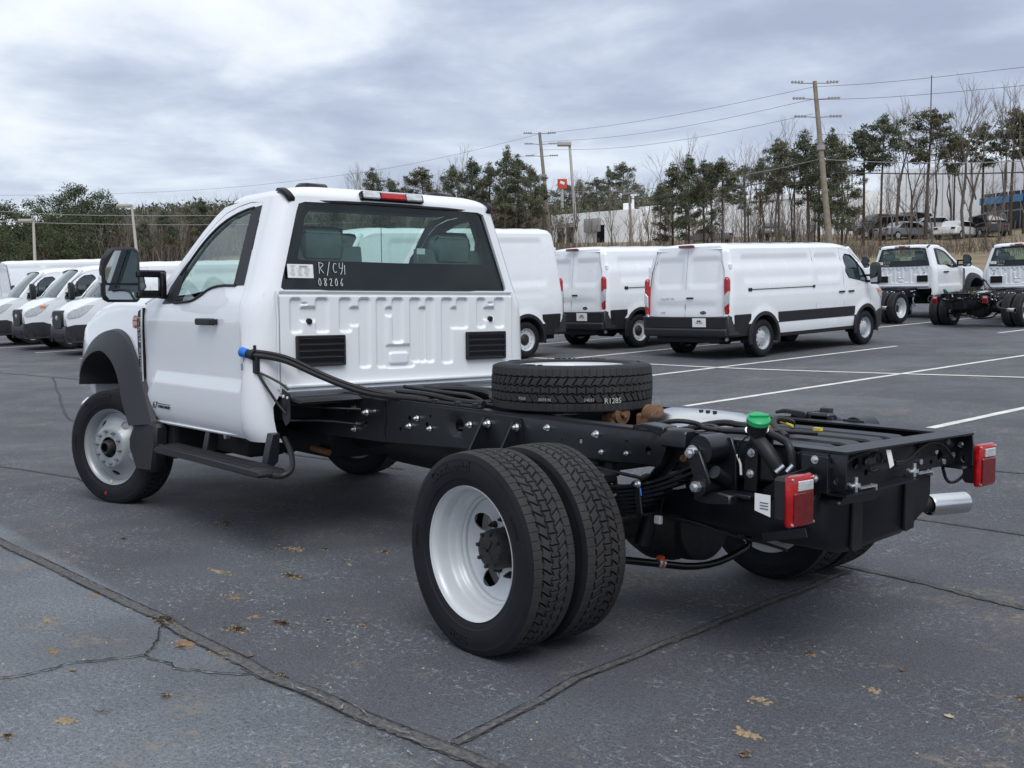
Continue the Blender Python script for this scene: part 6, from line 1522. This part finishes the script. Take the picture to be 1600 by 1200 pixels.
# trees: (x, y, height)
BROAD_SPOTS = [(101.84, -20.91, 6.61), (97.33, -22.17, 6.45), (90.34, -22.2, 5.21), (106.08, -28.48, 6.56), (107.15, -31.43, 7.18), (100.48, -31.08, 6.23), (96.74, -31.39, 5.11), (114.73, -22.16, 6.06), (83.95, -21.51, 4.58), (91.19, -25.41, 5.13)]
PINE_SPOTS = [(78.39, -28.76, 5.11), (81.04, -31.83, 5.25), (82.22, -33.54, 5.63), (75.31, -26.23, 4.58), (79.56, -33.64, 4.6), (71.51, -43.48, 6.99), (67.41, -42.18, 6.05), (67.36, -45.39, 6.9), (64.4, -45.86, 6.87), (66.51, -49.58, 7.61), (64.09, -49.39, 7.07), (61.83, -49.0, 8.24), (64.21, -52.39, 7.76), (60.51, -50.61, 6.7), (64.47, -55.23, 5.42), (107.88, -96.68, 8.17), (106.59, -98.25, 8.28), (97.85, -93.18, 7.88), (89.65, -87.45, 8.5), (88.68, -88.64, 9.06), (80.71, -82.63, 6.17), (46.07, -49.36, 4.85), (46.89, -51.51, 6.22), (44.86, -50.84, 6.72), (46.22, -53.9, 6.34), (43.46, -52.55, 6.33), (51.79, -61.26, 6.41), (50.16, -63.26, 6.11), (46.93, -60.91, 6.42), (48.99, -67.83, 7.32), (46.58, -67.63, 7.84), (43.59, -58.69, 7.62), (44.68, -63.65, 8.33), (38.97, -58.03, 7.96), (40.81, -62.08, 7.28), (41.01, -64.99, 8.4), (39.13, -64.13, 8.85), (40.34, -72.1, 9.48), (40.06, -75.6, 7.94), (38.68, -77.28, 8.42), (36.36, -76.97, 9.35), (36.67, -79.74, 9.15), (79.43, -36.95, 4.79), (79.03, -40.58, 3.95), (75.56, -41.68, 5.41)]
BARE_SPOTS = [(80.18, -26.58, 5.8), (85.58, -29.44, 5.89), (86.76, -31.14, 5.62), (83.8, -31.61, 5.68), (86.44, -34.68, 5.31), (83.67, -34.92, 5.53), (75.59, -29.04, 5.0), (74.28, -43.24, 7.75), (71.67, -43.28, 7.41), (70.58, -50.91, 8.93), (69.93, -51.71, 7.55), (69.85, -48.66, 6.72), (68.2, -44.37, 5.88), (51.38, -55.47, 7.45), (53.05, -59.73, 8.76), (50.91, -59.19, 7.82), (54.93, -57.43, 6.01), (45.04, -56.92, 6.07), (45.81, -59.12, 5.9), (49.89, -66.73, 9.71), (50.28, -69.41, 9.03), (44.17, -67.43, 9.29), (42.82, -72.23, 10.92), (42.19, -72.99, 10.18), (40.94, -74.52, 9.59), (37.51, -72.41, 11.63), (38.05, -74.91, 11.03), (36.7, -76.55, 11.4), (34.65, -75.91, 11.58), (41.28, -77.25, 9.08), (85.84, -38.57, 5.26), (84.05, -40.76, 4.71), (81.54, -43.82, 5.54)]
SMALL_SPOTS = [(42.32, -44.49, 3.47), (40.22, -43.91, 3.27), (39.26, -45.07, 3.01), (39.73, -47.65, 3.5), (36.43, -45.39, 3.14), (38.38, -49.31, 3.79), (36.39, -48.58, 3.19), (36.77, -51.27, 3.29), (33.83, -48.56, 2.95), (33.41, -52.23, 3.91), (34.01, -54.64, 3.46), (31.42, -53.08, 5.21), (32.31, -53.57, 3.82), (32.46, -56.54, 4.11), (30.54, -55.73, 4.88), (31.15, -58.13, 3.61), (30.12, -59.4, 5.0), (28.39, -58.36, 4.61), (28.52, -61.35, 4.16), (27.07, -59.97, 4.79), (67.17, -59.8, 2.71), (59.93, -60.77, 3.07), (59.35, -58.33, 2.34), (52.45, -54.16, 2.39), (42.08, -51.08, 4.25), (39.6, -54.12, 4.08), (34.24, -60.66, 4.48), (31.64, -60.69, 4.35), (27.52, -57.85, 3.46)]
LAMPS = [[61.62, -14.61, 1.5, 62.33, -14.79, 6.33], [57.82, -19.25, 1.75, 58.81, -19.18, 7.15], [64.15, -58.76, 6.16, 65.66, -59.21, 15.01]]
POLES = [[71.55, -62.32, 6.76, 73.47, -62.59, 17.33], [36.57, -54.67, 4.46, 38.14, -54.88, 15.33], [55.62, -56.59, 5.58, 56.55, -57.12, 10.14]]
WIRES = [[(73.57, -62.44, 17.15), (81.97, -58.34, 15.69), (90.81, -53.74, 14.57), (108.95, -44.14, 13.72), (130.56, -30.44, 14.25), (144.45, -19.87, 14.89)], [(73.48, -62.35, 15.39), (85.71, -53.46, 12.97), (97.11, -45.71, 11.7), (111.18, -38.02, 11.8), (126.2, -29.29, 12.92), (139.8, -19.1, 13.89)], [(72.85, -62.73, 11.86), (75.16, -53.33, 9.79), (76.31, -32.78, 8.47), (75.25, -21.33, 7.85), (74.36, -16.09, 7.83), (75.14, -8.8, 7.83)], [(72.81, -62.69, 11.15), (75.12, -53.29, 8.94), (76.27, -32.74, 7.73), (75.22, -21.3, 7.27), (74.32, -16.05, 7.15), (75.1, -8.76, 7.11)], [(73.46, -62.58, 17.21), (61.89, -60.79, 16.28), (50.52, -58.8, 15.72), (38.19, -54.77, 14.97)], [(73.42, -62.54, 16.45), (61.83, -60.74, 15.28), (50.46, -58.75, 14.73), (38.16, -54.73, 14.21)], [(73.27, -62.64, 15.74), (61.78, -60.7, 14.32), (50.41, -58.7, 13.74), (38.11, -54.69, 13.29)], [(72.63, -62.85, 10.56), (79.35, -60.91, 10.1), (94.03, -55.61, 9.92), (110.68, -44.77, 10.05), (130.36, -30.24, 10.31)], [(72.71, -62.92, 12.03), (61.59, -60.52, 10.67), (50.24, -58.54, 10.45), (42.86, -56.46, 10.36), (37.61, -54.99, 10.49)], [(72.61, -62.91, 10.91), (61.56, -60.49, 10.09), (50.2, -58.5, 9.65), (42.82, -56.42, 9.59), (37.54, -54.98, 9.65)], [(37.6, -54.98, 10.45), (32.89, -54.33, 9.71), (27.94, -53.99, 9.13), (22.87, -52.2, 8.59)], [(37.54, -54.98, 9.65), (32.86, -54.3, 9.07), (27.9, -53.96, 8.53), (22.43, -52.68, 8.04)], [(37.89, -54.81, 12.01), (32.5, -54.99, 11.29), (23.84, -52.77, 10.14)], [(38.19, -54.77, 14.97), (32.66, -55.15, 14.45), (23.19, -53.97, 13.69)], [(38.1, -54.8, 14.17), (32.61, -55.1, 13.54), (23.14, -53.92, 12.71)]]
WH_LOW = [(86.64, -87.97, 9.15, 12.64), (58.06, -91.39, 8.41, 12.67)]
WH_TALL = [(59.54, -95.89, 8.8, 14.79), (38.83, -89.69, 7.67, 13.72)]
OFFICE = [(85.03, -74.19, 8.18, 11.11), (73.7, -75.44, 7.8, 11.05)]
WH_WIN = [(45.28, -91.74, 8.03, 11.48), (38.6, -89.19, 7.62, 10.75)]
CARS = [(43.57, -71.31, 6.28), (42.76, -75.44, 6.61), (38.41, -71.31, 6.09), (40.71, -77.96, 6.75), (42.89, -84.74, 7.38), (46.91, -79.83, 7.11), (35.96, -74.31, 6.27), (46.77, -83.15, 7.38), (56.35, -68.29, 6.54), (53.43, -71.86, 6.71)]
SIGN = [(100.62, -89.79, 9.68, 17.2)]
ANTENNA = [(57.75, -102.8, 9.26, 25.07)]
def side_word(x, y):
    rel = Vector((x-CAM.x, y-CAM.y)); lat = rel.dot(Vector((math.sin(CYAW), -math.cos(CYAW)))); dep = rel.dot(Vector((math.cos(CYAW), math.sin(CYAW)))); return 800+lat/dep*CF
ORD = ['first','second','third','fourth','fifth','sixth','seventh','eighth','ninth','tenth','eleventh','twelfth','thirteenth','fourteenth','fifteenth','sixteenth','seventeenth','eighteenth','nineteenth','twentieth']
def rank(spots, sel, key):
    ids = sorted([i for i, (x, y, h) in enumerate(spots) if sel(side_word(x, y))], key=lambda i: key(side_word(*spots[i][:2]))); return {i: n for n, i in enumerate(ids)}
def zones(spots, zs):
    out_ = {}
    for lo_, hi, fr_, words in zs:
        r_ = rank(spots, lambda p: lo_ <= p < hi, (lambda p: p) if fr_ == 'l' else (lambda p: -p))
        for i, n in r_.items(): out_[i] = (ORD[min(n, 19)], words)
    return out_
def tree(i, x, y, h, meshes, name, label, cat, group, wide=1.):
    t = thing(name, label, cat, (x, y, terrain(x, y)-.25), tr_.uniform(0, 6.28), group)
    for me, nm in zip(meshes, ('trunk', 'branches' if 'bare' in name else 'crown')):
        o = bpy.data.objects.new(nm, me); COL.objects.link(o); o.parent = t
    t.scale = (h*wide, h*wide, h+.25); return t
zb_ = zones(BROAD_SPOTS, [(-9999, 9999, 'l', 'counted from the left edge of the clump behind the vans')])
for i, (x, y, h) in enumerate(BROAD_SPOTS): tree(i, x, y, h*1.12, BROADS[i % 3], 'evergreen_tree', 'dense dark evergreen tree, '+zb_[i][0]+' '+zb_[i][1], 'tree', 'dense evergreens at the far left', 1.15)
ZP = [(-9999, 540, 'l', 'from the far left, before the cab'), (540, 860, 'l', 'from the left above the cab roof'), (860, 1010, 'l', 'right of the leaning power pole, far off'), (1010, 1292, 'r', 'to the left of the tallest power pole'), (1292, 9999, 'l', 'to the right of the tallest power pole')]
zp_ = zones(PINE_SPOTS, ZP); zr_ = zones(BARE_SPOTS, ZP); SMALL_SPOTS = [b for i, b in enumerate(SMALL_SPOTS) if side_word(b[0], b[1]) < 1300 or i % 3]; zs_2 = zones(SMALL_SPOTS, ZP)
for i, (x, y, h) in enumerate(PINE_SPOTS):
    o_ = i % 3 == 1; tree(i, x, y, h*1.02, (HIGHS[3+i % 2] if o_ else HIGHS[i % 3]) if side_word(x, y) > 1325 else (PINES[7+i % 4] if o_ else PINES[i % 7]), 'pine_tree', ('olive green' if o_ else 'dark green')+' pine, '+zp_[i][0]+' pine '+zp_[i][1], 'tree', 'pines in the background woods', (1.2, 1., 1.35, .9, 1.1)[i % 5])
for i, (x, y, h) in enumerate(BARE_SPOTS):
    tree(i, x, y, h*1.03, BARES[i % 5], 'bare_tree', 'tall leafless tree, '+zr_[i][0]+' tall one '+zr_[i][1], 'tree', 'tall leafless trees in the background', (.85, 1.05, .95)[i % 3])
for i, (x, y, h) in enumerate(SMALL_SPOTS):
    tree(i, x, y, h*1.05, SMALLS[i % 3] if i % 2 else BARES[(i+2) % 5], 'bare_tree', 'small dark leafless tree, '+zs_2[i][0]+' small one '+zs_2[i][1], 'tree', 'small leafless trees by the roadside', (1.1, .8, 1.3)[i % 3])
jt = random.Random(77)
TH = sorted([(x+jt.gauss(0, 3.2), y+jt.gauss(0, 3.2), h) for (x, y, h) in BARE_SPOTS if 540 < side_word(x, y)], key=lambda b: side_word(b[0], b[1]))
TH = [b for b in TH if side_word(b[0], b[1]) < 1330 or jt.random() < .4]
for k_, (x, y, h) in enumerate(TH):
    p = side_word(x, y); n_ = sum(1 for b in TH[:k_] if (side_word(b[0], b[1]) < 1292) == (p < 1292))
    tree(k_, x, y, h*jt.uniform(.6, .95), BARES[k_ % 5], 'bare_tree', 'thin leafless tree, '+ORD[min(n_, 19)]+(' thin one from the cab roof rightwards' if p < 1292 else ' thin one right of the tallest power pole'), 'tree', 'thin leafless trees of the grey wood', jt.uniform(.8, 1.1))
# understorey brush: a tangle of twigs and saplings along the wood's edge, and the far wooded hill
def brush(name, pts, n, hmin, hmax, m, label, size=.05):
    mb = MB()
    for _ in range(n):
        k = tr_.random()*(len(pts)-1); i = int(k); a, b = pts[i], pts[i+1]; f_ = k-i
        x = a[0]+(b[0]-a[0])*f_+tr_.gauss(0, 2.2); y = a[1]+(b[1]-a[1])*f_+tr_.gauss(0, 2.2); z = terrain(x, y)-.1; h = tr_.uniform(hmin, hmax)
        d = Vector((tr_.gauss(0,.25), tr_.gauss(0,.25), 1)).normalized(); p = Vector((x, y, z)); w = Vector((-rt2.y, rt2.x, 0)); w = Vector((tr_.gauss(0,1), tr_.gauss(0,1), 0)).normalized()*size*.35
        mb.raw([p-w, p+w, p+d*h], [(0,1,2)])
        for _k in range(4):
            s0 = p+d*h*tr_.uniform(.2,.9); d2 = (d+Vector((tr_.gauss(0,.6), tr_.gauss(0,.6), tr_.gauss(0,.2)))).normalized(); w2 = w*.6; L_ = h*tr_.uniform(.25,.5); mb.raw([s0-w2, s0+w2, s0+d2*L_], [(0,1,2)])
    return tag(mb.build(name, m, ang=0, rec=False), label, kind='stuff')
R_edge = [vdir(px, D/math.cos(math.atan((px-800)/CF))) for px, D in ((560,92),(760,84),(880,88),(1000,72),(1150,68),(1300,66),(1450,65),(1640,64))]
brush('roadside_brush', R_edge, 3600, .3, 1.3, M['brush'], 'brown leafless brush along the edge of the wood')
R2 = [vdir(px, D) for px, D in ((980,86),(1150,88),(1300,86),(1480,92),(1640,90))]
brush('wood_undergrowth', R2, 260, 1., 2.6, M['twig'], 'grey tangle of saplings inside the wood', .07)
R3 = [vdir(px, D) for px, D in ((1005,96),(1100,92),(1200,92),(1300,94),(1390,98))]
brush('grey_sapling_wood', R3, 600, 1.5, 4.6, M['twig'], 'grey haze of saplings behind the pines in the middle distance', .06)
R4 = [vdir(px, D) for px, D in ((560,96),(700,94),(850,96))]
brush('grey_sapling_wood', R4, 1500, 2.5, 6.5, M['twig'], 'grey brown saplings behind the pines above the cab', .07)
L2 = [vdir(px, D) for px, D in ((205,104),(260,106),(360,110),(520,112),(640,108),(840,104))]
brush('left_wood', L2, 3400, 1.5, 5.6, M['twig'], 'grey brown leafless wood left of the cab', .10)
def farwood(name, pts, n, h, m, label, s_=.5):
    mb = MB()
    for _ in range(n):
        k = tr_.random()*(len(pts)-1); i = int(k); a, b = pts[i], pts[i+1]; f_ = k-i
        x = a[0]+(b[0]-a[0])*f_+tr_.gauss(0, 4); y = a[1]+(b[1]-a[1])*f_+tr_.gauss(0, 4)
        hh = h*(.72+.28*math.sin(k*9.7)*math.sin(k*23.1+1))*tr_.uniform(.1,1)**.6; c = Vector((x, y, terrain(x, y)+hh)); quadspray(mb, c, s_*3.2, 9, s_, .6)
    return tag(mb.build(name, m, ang=0, rec=False), label, kind='stuff')
farwood('far_pine_wood', [vdir(px, D) for px, D in ((850,200),(940,196),(1010,190),(1060,190))], 7000, 9.5, M['needle'], 'far dark pine wood on the rise', .26)
farwood('left_evergreen_wood', [vdir(px, D) for px, D in ((-120,118),(40,114),(190,112),(330,116),(560,122),(860,124))], 14000, 5.2, M['leaves'], 'low dark evergreen wood behind the left vans', .24)
# warehouses
def building(name, label, a, b, top, base, depth, m, winds=None):
    t = thing(name, label, 'building', (a[0], a[1], base)); A_, B_ = Vector(a), Vector(b); d = (B_-A_); L_ = d.length; d.normalize(); n = Vector((-d.y, d.x))
    if n.dot(Vector((CAM.x, CAM.y))-A_) > 0: n = -n
    t.rotation_euler = (0, 0, math.atan2(d.y, d.x)); sgn = 1 if d.x*n.y-d.y*n.x > 0 else -1
    return t, L_, sgn
def wallbox(t, name, x0, x1, y0, y1, z0, z1, m, bev=0.): mb = MB(); mb.bx(x0, x1, y0, y1, z0, z1, bev=bev); return mb.build(name, m, t)
(xa, ya, za, ta), (xb, yb, zb, tb) = WH_LOW
t, L_, s_ = building('warehouse', 'long low white warehouse behind the trees in the middle distance', (xa, ya), (xb, yb), 0, min(za, zb)-2, 40, M['wall_w'])
mb = MB(); zb0 = min(za, zb)-2
def wedge(mb, L_, s_, z1, z2, dep=45, y0=0): mb.raw([(0,y0,0),(L_,y0,0),(L_,y0,z2),(0,y0,z1),(0,s_*dep,0),(L_,s_*dep,0),(L_,s_*dep,z2),(0,s_*dep,z1)], [(0,1,2,3),(4,5,6,7),(3,2,6,7),(0,3,7,4),(1,2,6,5)])
wedge(mb, L_, s_, ta-zb0, tb-zb0); w = mb.build('wall', M['wall_w'], t, ang=0)
for k in range(26):
    x = L_*(k+.5)/26; h = (ta-zb0)+(tb-ta)*x/L_; mb = MB(); mb.bx(x-.04, x+.04, -s_*.03, -s_*.002, 0, h-.3); mb.build('wall_seam', M['wall_g'], w)
mb = MB(); mb.raw([(0,-s_*.12,ta-zb0-.35),(L_,-s_*.12,tb-zb0-.35),(L_,-s_*.12,tb-zb0+.12),(0,-s_*.12,ta-zb0+.12),(0,s_*.3,ta-zb0+.12),(L_,s_*.3,tb-zb0+.12)], [(0,1,2,3),(3,2,5,4)]); mb.build('eave', M['wall_w'], w, ang=0)
for fx in (.33, .62, .9):
    x = L_*fx; h = (ta-zb0)+(tb-ta)*fx; mb = MB(); mb.bx(x-.12, x+.12, s_*1, s_*1.3, h, h+1.6); mb.bx(x-.9, x+.9, s_*.9, s_*1.4, h+1.6, h+1.9); mb.build('roof_vent', M['wall_w'], w)
(xa, ya, za, ta), (xb, yb, zb, tb) = WH_TALL
t, L_, s_ = building('warehouse', 'tall white warehouse with a glazed blue-topped entrance at the right edge', (xa, ya), (xb, yb), 0, min(za, zb)-2, 40, M['wall_w']); zb0 = min(za, zb)-2
mb = MB(); wedge(mb, L_, s_, ta-zb0, tb-zb0); w = mb.build('wall', M['wall_w'], t, ang=0)
for k in range(18):
    x = L_*(k+.5)/18; h = (ta-zb0)+(tb-ta)*x/L_; mb = MB(); mb.bx(x-.04, x+.04, -s_*.03, -s_*.002, 0, h-.3); mb.build('wall_seam', M['wall_g'], w)
ex0 = L_*.66
mb = MB(); mb.bx(ex0+L_*.0, L_, -s_*.6, -s_*.04, 1.5, (tb-zb0)*.60); en = mb.build('entrance_front', M['wall_g'], t)
zt_ = (tb-zb0)*.64
mb = MB(); mb.bx(ex0, L_, -s_*.8, -s_*.62, zt_-.65, zt_-.02); mb.build('blue_fascia', M['blue_f'], en)
for k in range(8):
    for j in range(2):
        x = ex0+.4+k*1.35; mb = MB(); mb.bx(x, x+1.2, -s_*.66, -s_*.61, 2.2+j*1.7, 3.75+j*1.7); mb.build('window', M['gloss'], en)
mb = MB(); mb.bx(L_*.70, L_*.71+.8, s_*1.5, s_*1.7, tb-zb0, tb-zb0+.12); [mb.bx(L_*.70+q, L_*.70+q+.08, s_*1.5, s_*1.6, tb-zb0-.4, tb-zb0+.7) for q in (0, .9)]; mb.bx(L_*.70, L_*.70+.98, s_*1.5, s_*1.6, tb-zb0+.62, tb-zb0+.72); mb.build('roof_frame', M['wall_w'], w)
(xa, ya, za, ta), (xb, yb, zb, tb) = OFFICE
t, L_, s_ = building('office_building', 'low white building with dark doorways behind the light pole', (xa, ya), (xb, yb), 0, min(za, zb)-2, 20, M['wall_w']); zb0 = min(za, zb)-2
mb = MB(); wedge(mb, L_, s_, ta-zb0, tb-zb0, 20); w = mb.build('wall', M['wall_w'], t, ang=0)
for x in (.9, 2.2, 6.4):
    mb = MB(); mb.bx(x, x+1.0, -s_*.03, s_*.2, 1.6, 3.9); mb.build('doorway', M['gloss'], w)
mb = MB(); mb.bx(.6, 3.5, -s_*.06, -s_*.035, 4.0, 4.3); mb.build('door_lintel', M['wall_g'], w)
for x in (5.0, 6.05):
    mb = MB(); mb.bx(x, x+.9, -s_*.5, -s_*.05, 3.2, 4.6, bev=.05); mb.build('air_conditioner', M['insul'], w)
mb = MB(); mb.bx(L_*.72, L_*.78, s_*2, s_*2.8, tb-zb0-.2, tb-zb0+.9, bev=.05); mb.build('rooftop_unit', M['wall_w'], w)
mb = MB(); mb.bx(L_*.82, L_*.835, s_*2, s_*2.2, tb-zb0-.3, tb-zb0+1.6); mb.bx(L_*.80, L_*.86, s_*1.9, s_*2.3, tb-zb0+1.6, tb-zb0+1.8); mb.build('roof_vent', M['wall_w'], w)
# poles
for i, (x, y, z, x2, y2, z2) in enumerate(LAMPS):
    t = thing('light_pole', ['leaning grey light pole at the far left, shorter of the two there', 'leaning grey light pole just left of the truck mirror', 'tall concrete light pole with a boxy lamp head behind the tall van'][i], 'light pole', (x, y, z-.3), 0, 'lot light poles')
    top = Vector((x2-x, y2-y, z2-z+.3)); r = .11 if i < 2 else .17
    mb = MB(); mb.cyl((0,0,0), top, r, r*.62, n=10); mb.build('pole', M['pole_c'], t)
    u_ = Vector((-rt2.x, -rt2.y, 0)); sz = (.42 if i < 2 else .62)
    mb = MB(); mb.box(top+u_*(.42 if i < 2 else .45)+Vector((0,0,.06)), (sz*1.9, sz, .16 if i < 2 else .34), rot=Matrix.Rotation(math.atan2(u_.y, u_.x), 3, 'Z'), bev=.04); mb.build('lamp_head', M['pole_c'], t)
for i, (x, y, z, x2, y2, z2) in enumerate(POLES):
    t = thing('utility_pole', ['wooden power pole left of the boxy light pole, leaning to the left', 'tallest wooden power pole, standing behind the long van', 'short wooden pole in the trees above the second low van'][i], 'power pole', (x, y, z-.5), 0, 'wooden power poles')
    top = Vector((x2-x, y2-y, z2-z+.5)); mb = MB(); mb.cyl((0,0,0), top, .22 if i < 2 else .12, .13 if i < 2 else .09, n=10); mb.build('pole', M['wood'], t)
    if i == 2: 
        mb = MB(); mb.box(top+Vector((0,0,-.1)), (1.2,.3,.15)); mb.build('cross_arm', M['insul'], t); continue
    ax_ = Vector((rt2.x, rt2.y, 0)).normalized()
    for k, f_ in enumerate((.99, .90, .80)):
        p = top*f_
        for s_ in (1, -1):
            mb = MB(); mb.tube([p, p+ax_*s_*.9+Vector((0,0,.06 if k else .0)), p+ax_*s_*1.5+Vector((0,0,.12-(.05 if s_ < 0 else 0)))], .035, 5)
            for q in (.8, 1.0, 1.2, 1.4): mb.cyl(p+ax_*s_*q+Vector((0,0,.0)), p+ax_*s_*q+Vector((0,0,.14)), .07, n=8)
            mb.build('insulator_arm', M['insul'], t)
    mb = MB(); mb.cyl(top*.62, top*.62+ax_*-.0+Vector((0,0,.3)), .26, n=8); mb.build('clamp', M['insul'], t)
wl = ['faint power line from the leaning pole to the upper left sky', 'second power line at the left, under the highest one', 'pale cable crossing the left sky behind the cab roof', 'lower pale cable running left behind the cab roof', 'top wire between the two power poles', 'middle wire between the two power poles', 'lowest thin wire of the three between the power poles', 'dark cable dropping to the left behind the cab', 'light grey cable sagging to the tall power pole', 'thick black cable sagging to the tall power pole', 'light grey cable leaving the tall pole to the right', 'thick black cable leaving the tall pole to the right', 'faint wire high over the warehouse trees', 'top wire leaving the tall pole to the right edge', 'second wire leaving the tall pole to the right edge']
for i, pts in enumerate(WIRES):
    thick = i in (9, 11, 7); mb = MB(); mb.tube(pts, .036 if thick else (.022 if i in (8, 10, 2, 3) else .012), 5, smooth=2)
    o = mb.build('power_line', M['wire'] if thick or i in (0,4,5,6,12,13,14) else M['wire_l'], ang=60); tag(o, wl[i], 'cable', 'overhead cables')
# parked cars in the far lot
def car(kind):
    mb = MB(); Lc = 4.6 if kind != 'suv' else 4.8; hh = 1.45 if kind == 'sedan' else 1.75; bel = .95 if kind == 'sedan' else 1.1
    root = thing('parked_car', 'car', 'car', (0,0,0)); mb.prism([(0,.35),(0,bel-.1),(.1,bel),(Lc-1.2,bel-.05),(Lc-.15,bel-.2),(Lc,.6),(Lc,.35)], 'y', -.9, .9, bev=.09)
    rp = [(.9,bel),(1.4,hh),(2.9,hh),(3.7,bel-.05)] if kind == 'sedan' else [(.1,bel),(.35,hh),(3.0,hh),(3.8,bel-.05)]
    b2 = MB(); b2.prism([(x, z-.02) for x, z in rp], 'y', -.78, .78, bev=.10); body = mb.build('body', M['car_w'], root)
    b2.build('roof', M['car_w'], root)
    for s_ in (1, -1):
        m_ = MB(); m_.prism([(rp[0][0]+.22,bel+.04),(rp[1][0]+.12,hh-.12),(rp[2][0]-.05,hh-.12),(rp[3][0]-.3,bel+.04)], 'y', s_*.775, s_*.79); m_.build('side_windows', M['gloss'], root)
        for x in (.85, Lc-.9): m_ = MB(); m_.cyl((x, s_*.72, .33), (x, s_*.92, .33), .33, n=18); w = m_.build('wheel', M['rubber'], root); m_ = MB(); m_.cyl((x, s_*.921, .33), (x, s_*.93, .33), .20, n=14); m_.build('rim', M['rim'], w)
        m_ = MB(); m_.box((Lc-.02, s_*.65, .70), (.12,.35,.14), bev=.03); m_.build('headlight', M['clear'], root); m_ = MB(); m_.box((.0, s_*.65, .80), (.08,.3,.14), bev=.02); m_.build('tail_lamp', M['lensd'], root)
    m_ = MB(); m_.prism([(rp[2][0]+.03,hh-.06),(rp[3][0]+.02,bel+.0),(rp[3][0]-.03,bel+.0),(rp[2][0]-.03,hh-.06)], 'y', -.66, .66); m_.build('windscreen', M['gloss'], root)
    return root
sed_, suv_ = car('sedan'), car('suv')
cl_ = ['light blue-grey saloon far off under the bare tree at the verge', 'dark car in front of the white warehouse wall', 'white car parked by the verge among the bare trunks', 'white car with a sloping windscreen behind the bare trees', 'dark blue car in the far lot near the entrance', 'black tall car far behind the bare trees', 'dark pickup-like car low behind the verge at the right', 'second black tall car next to the warehouse wall', 'silver saloon glimpsed left of the tall power pole', 'silver car glimpsed through the trees by the tall power pole']
ck = ['sedan','suv','sedan','sedan','sedan','suv','suv','suv','sedan','sedan']; cm = ['car_s','car_k','car_w','car_w','car_b','car_k','car_k','car_k','car_s','car_s']
used_ = set()
for i, (x, y, z) in enumerate(CARS):
    src = sed_ if ck[i] == 'sedan' else suv_
    o = src if src.name not in used_ else copy_tree(src); used_.add(src.name)
    o['label'] = cl_[i]; o['group'] = 'cars parked in the far lot'; o.location = (x, y, terrain(x, y)); o.rotation_euler = (0, 0, CYAW+(.9 if i % 2 else -1.2)+i*.2)
    for c in o.children:
        if c.name.split('.')[0] in ('body', 'roof'): c.data = tinted(c.data, M[cm[i]])
# red roadside sign, antenna mast
(x, y, z, zt_), = [SIGN] if isinstance(SIGN[0], float) else SIGN
t = thing('roadside_sign', 'small red square sign far off between the power pole and the light pole', 'sign', (x, y, z)); mb = MB(); mb.cyl((0,0,0),(0,0,zt_-z-1),.2,n=8); mb.build('post', M['pole_c'], t)
mb = MB(); hd_ = math.atan2(rt2.y, rt2.x); mb.box((0,0,zt_-z-.3), (1.2,.3,1.2), rot=Matrix.Rotation(hd_,3,'Z')); sg = mb.build('sign_panel', M['sign_r'], t)
mb = MB(); mb.box(Vector((0,0,zt_-z-.2))-Vector((fw.x,fw.y,0))*.17, (.6,.04,.35), rot=Matrix.Rotation(hd_,3,'Z')@Matrix.Rotation(.4,3,'Y'), bev=.02); mb.build('sign_mark', M['label'], sg)
(x, y, z, zt_), = [ANTENNA] if isinstance(ANTENNA[0], float) else ANTENNA
mb = MB(); mb.cyl((x,y,z),(x,y,zt_),.09,.05,n=8); tag(mb.build('antenna_mast', M['wire']), 'thin dark antenna mast rising above the trees at the right', 'antenna')
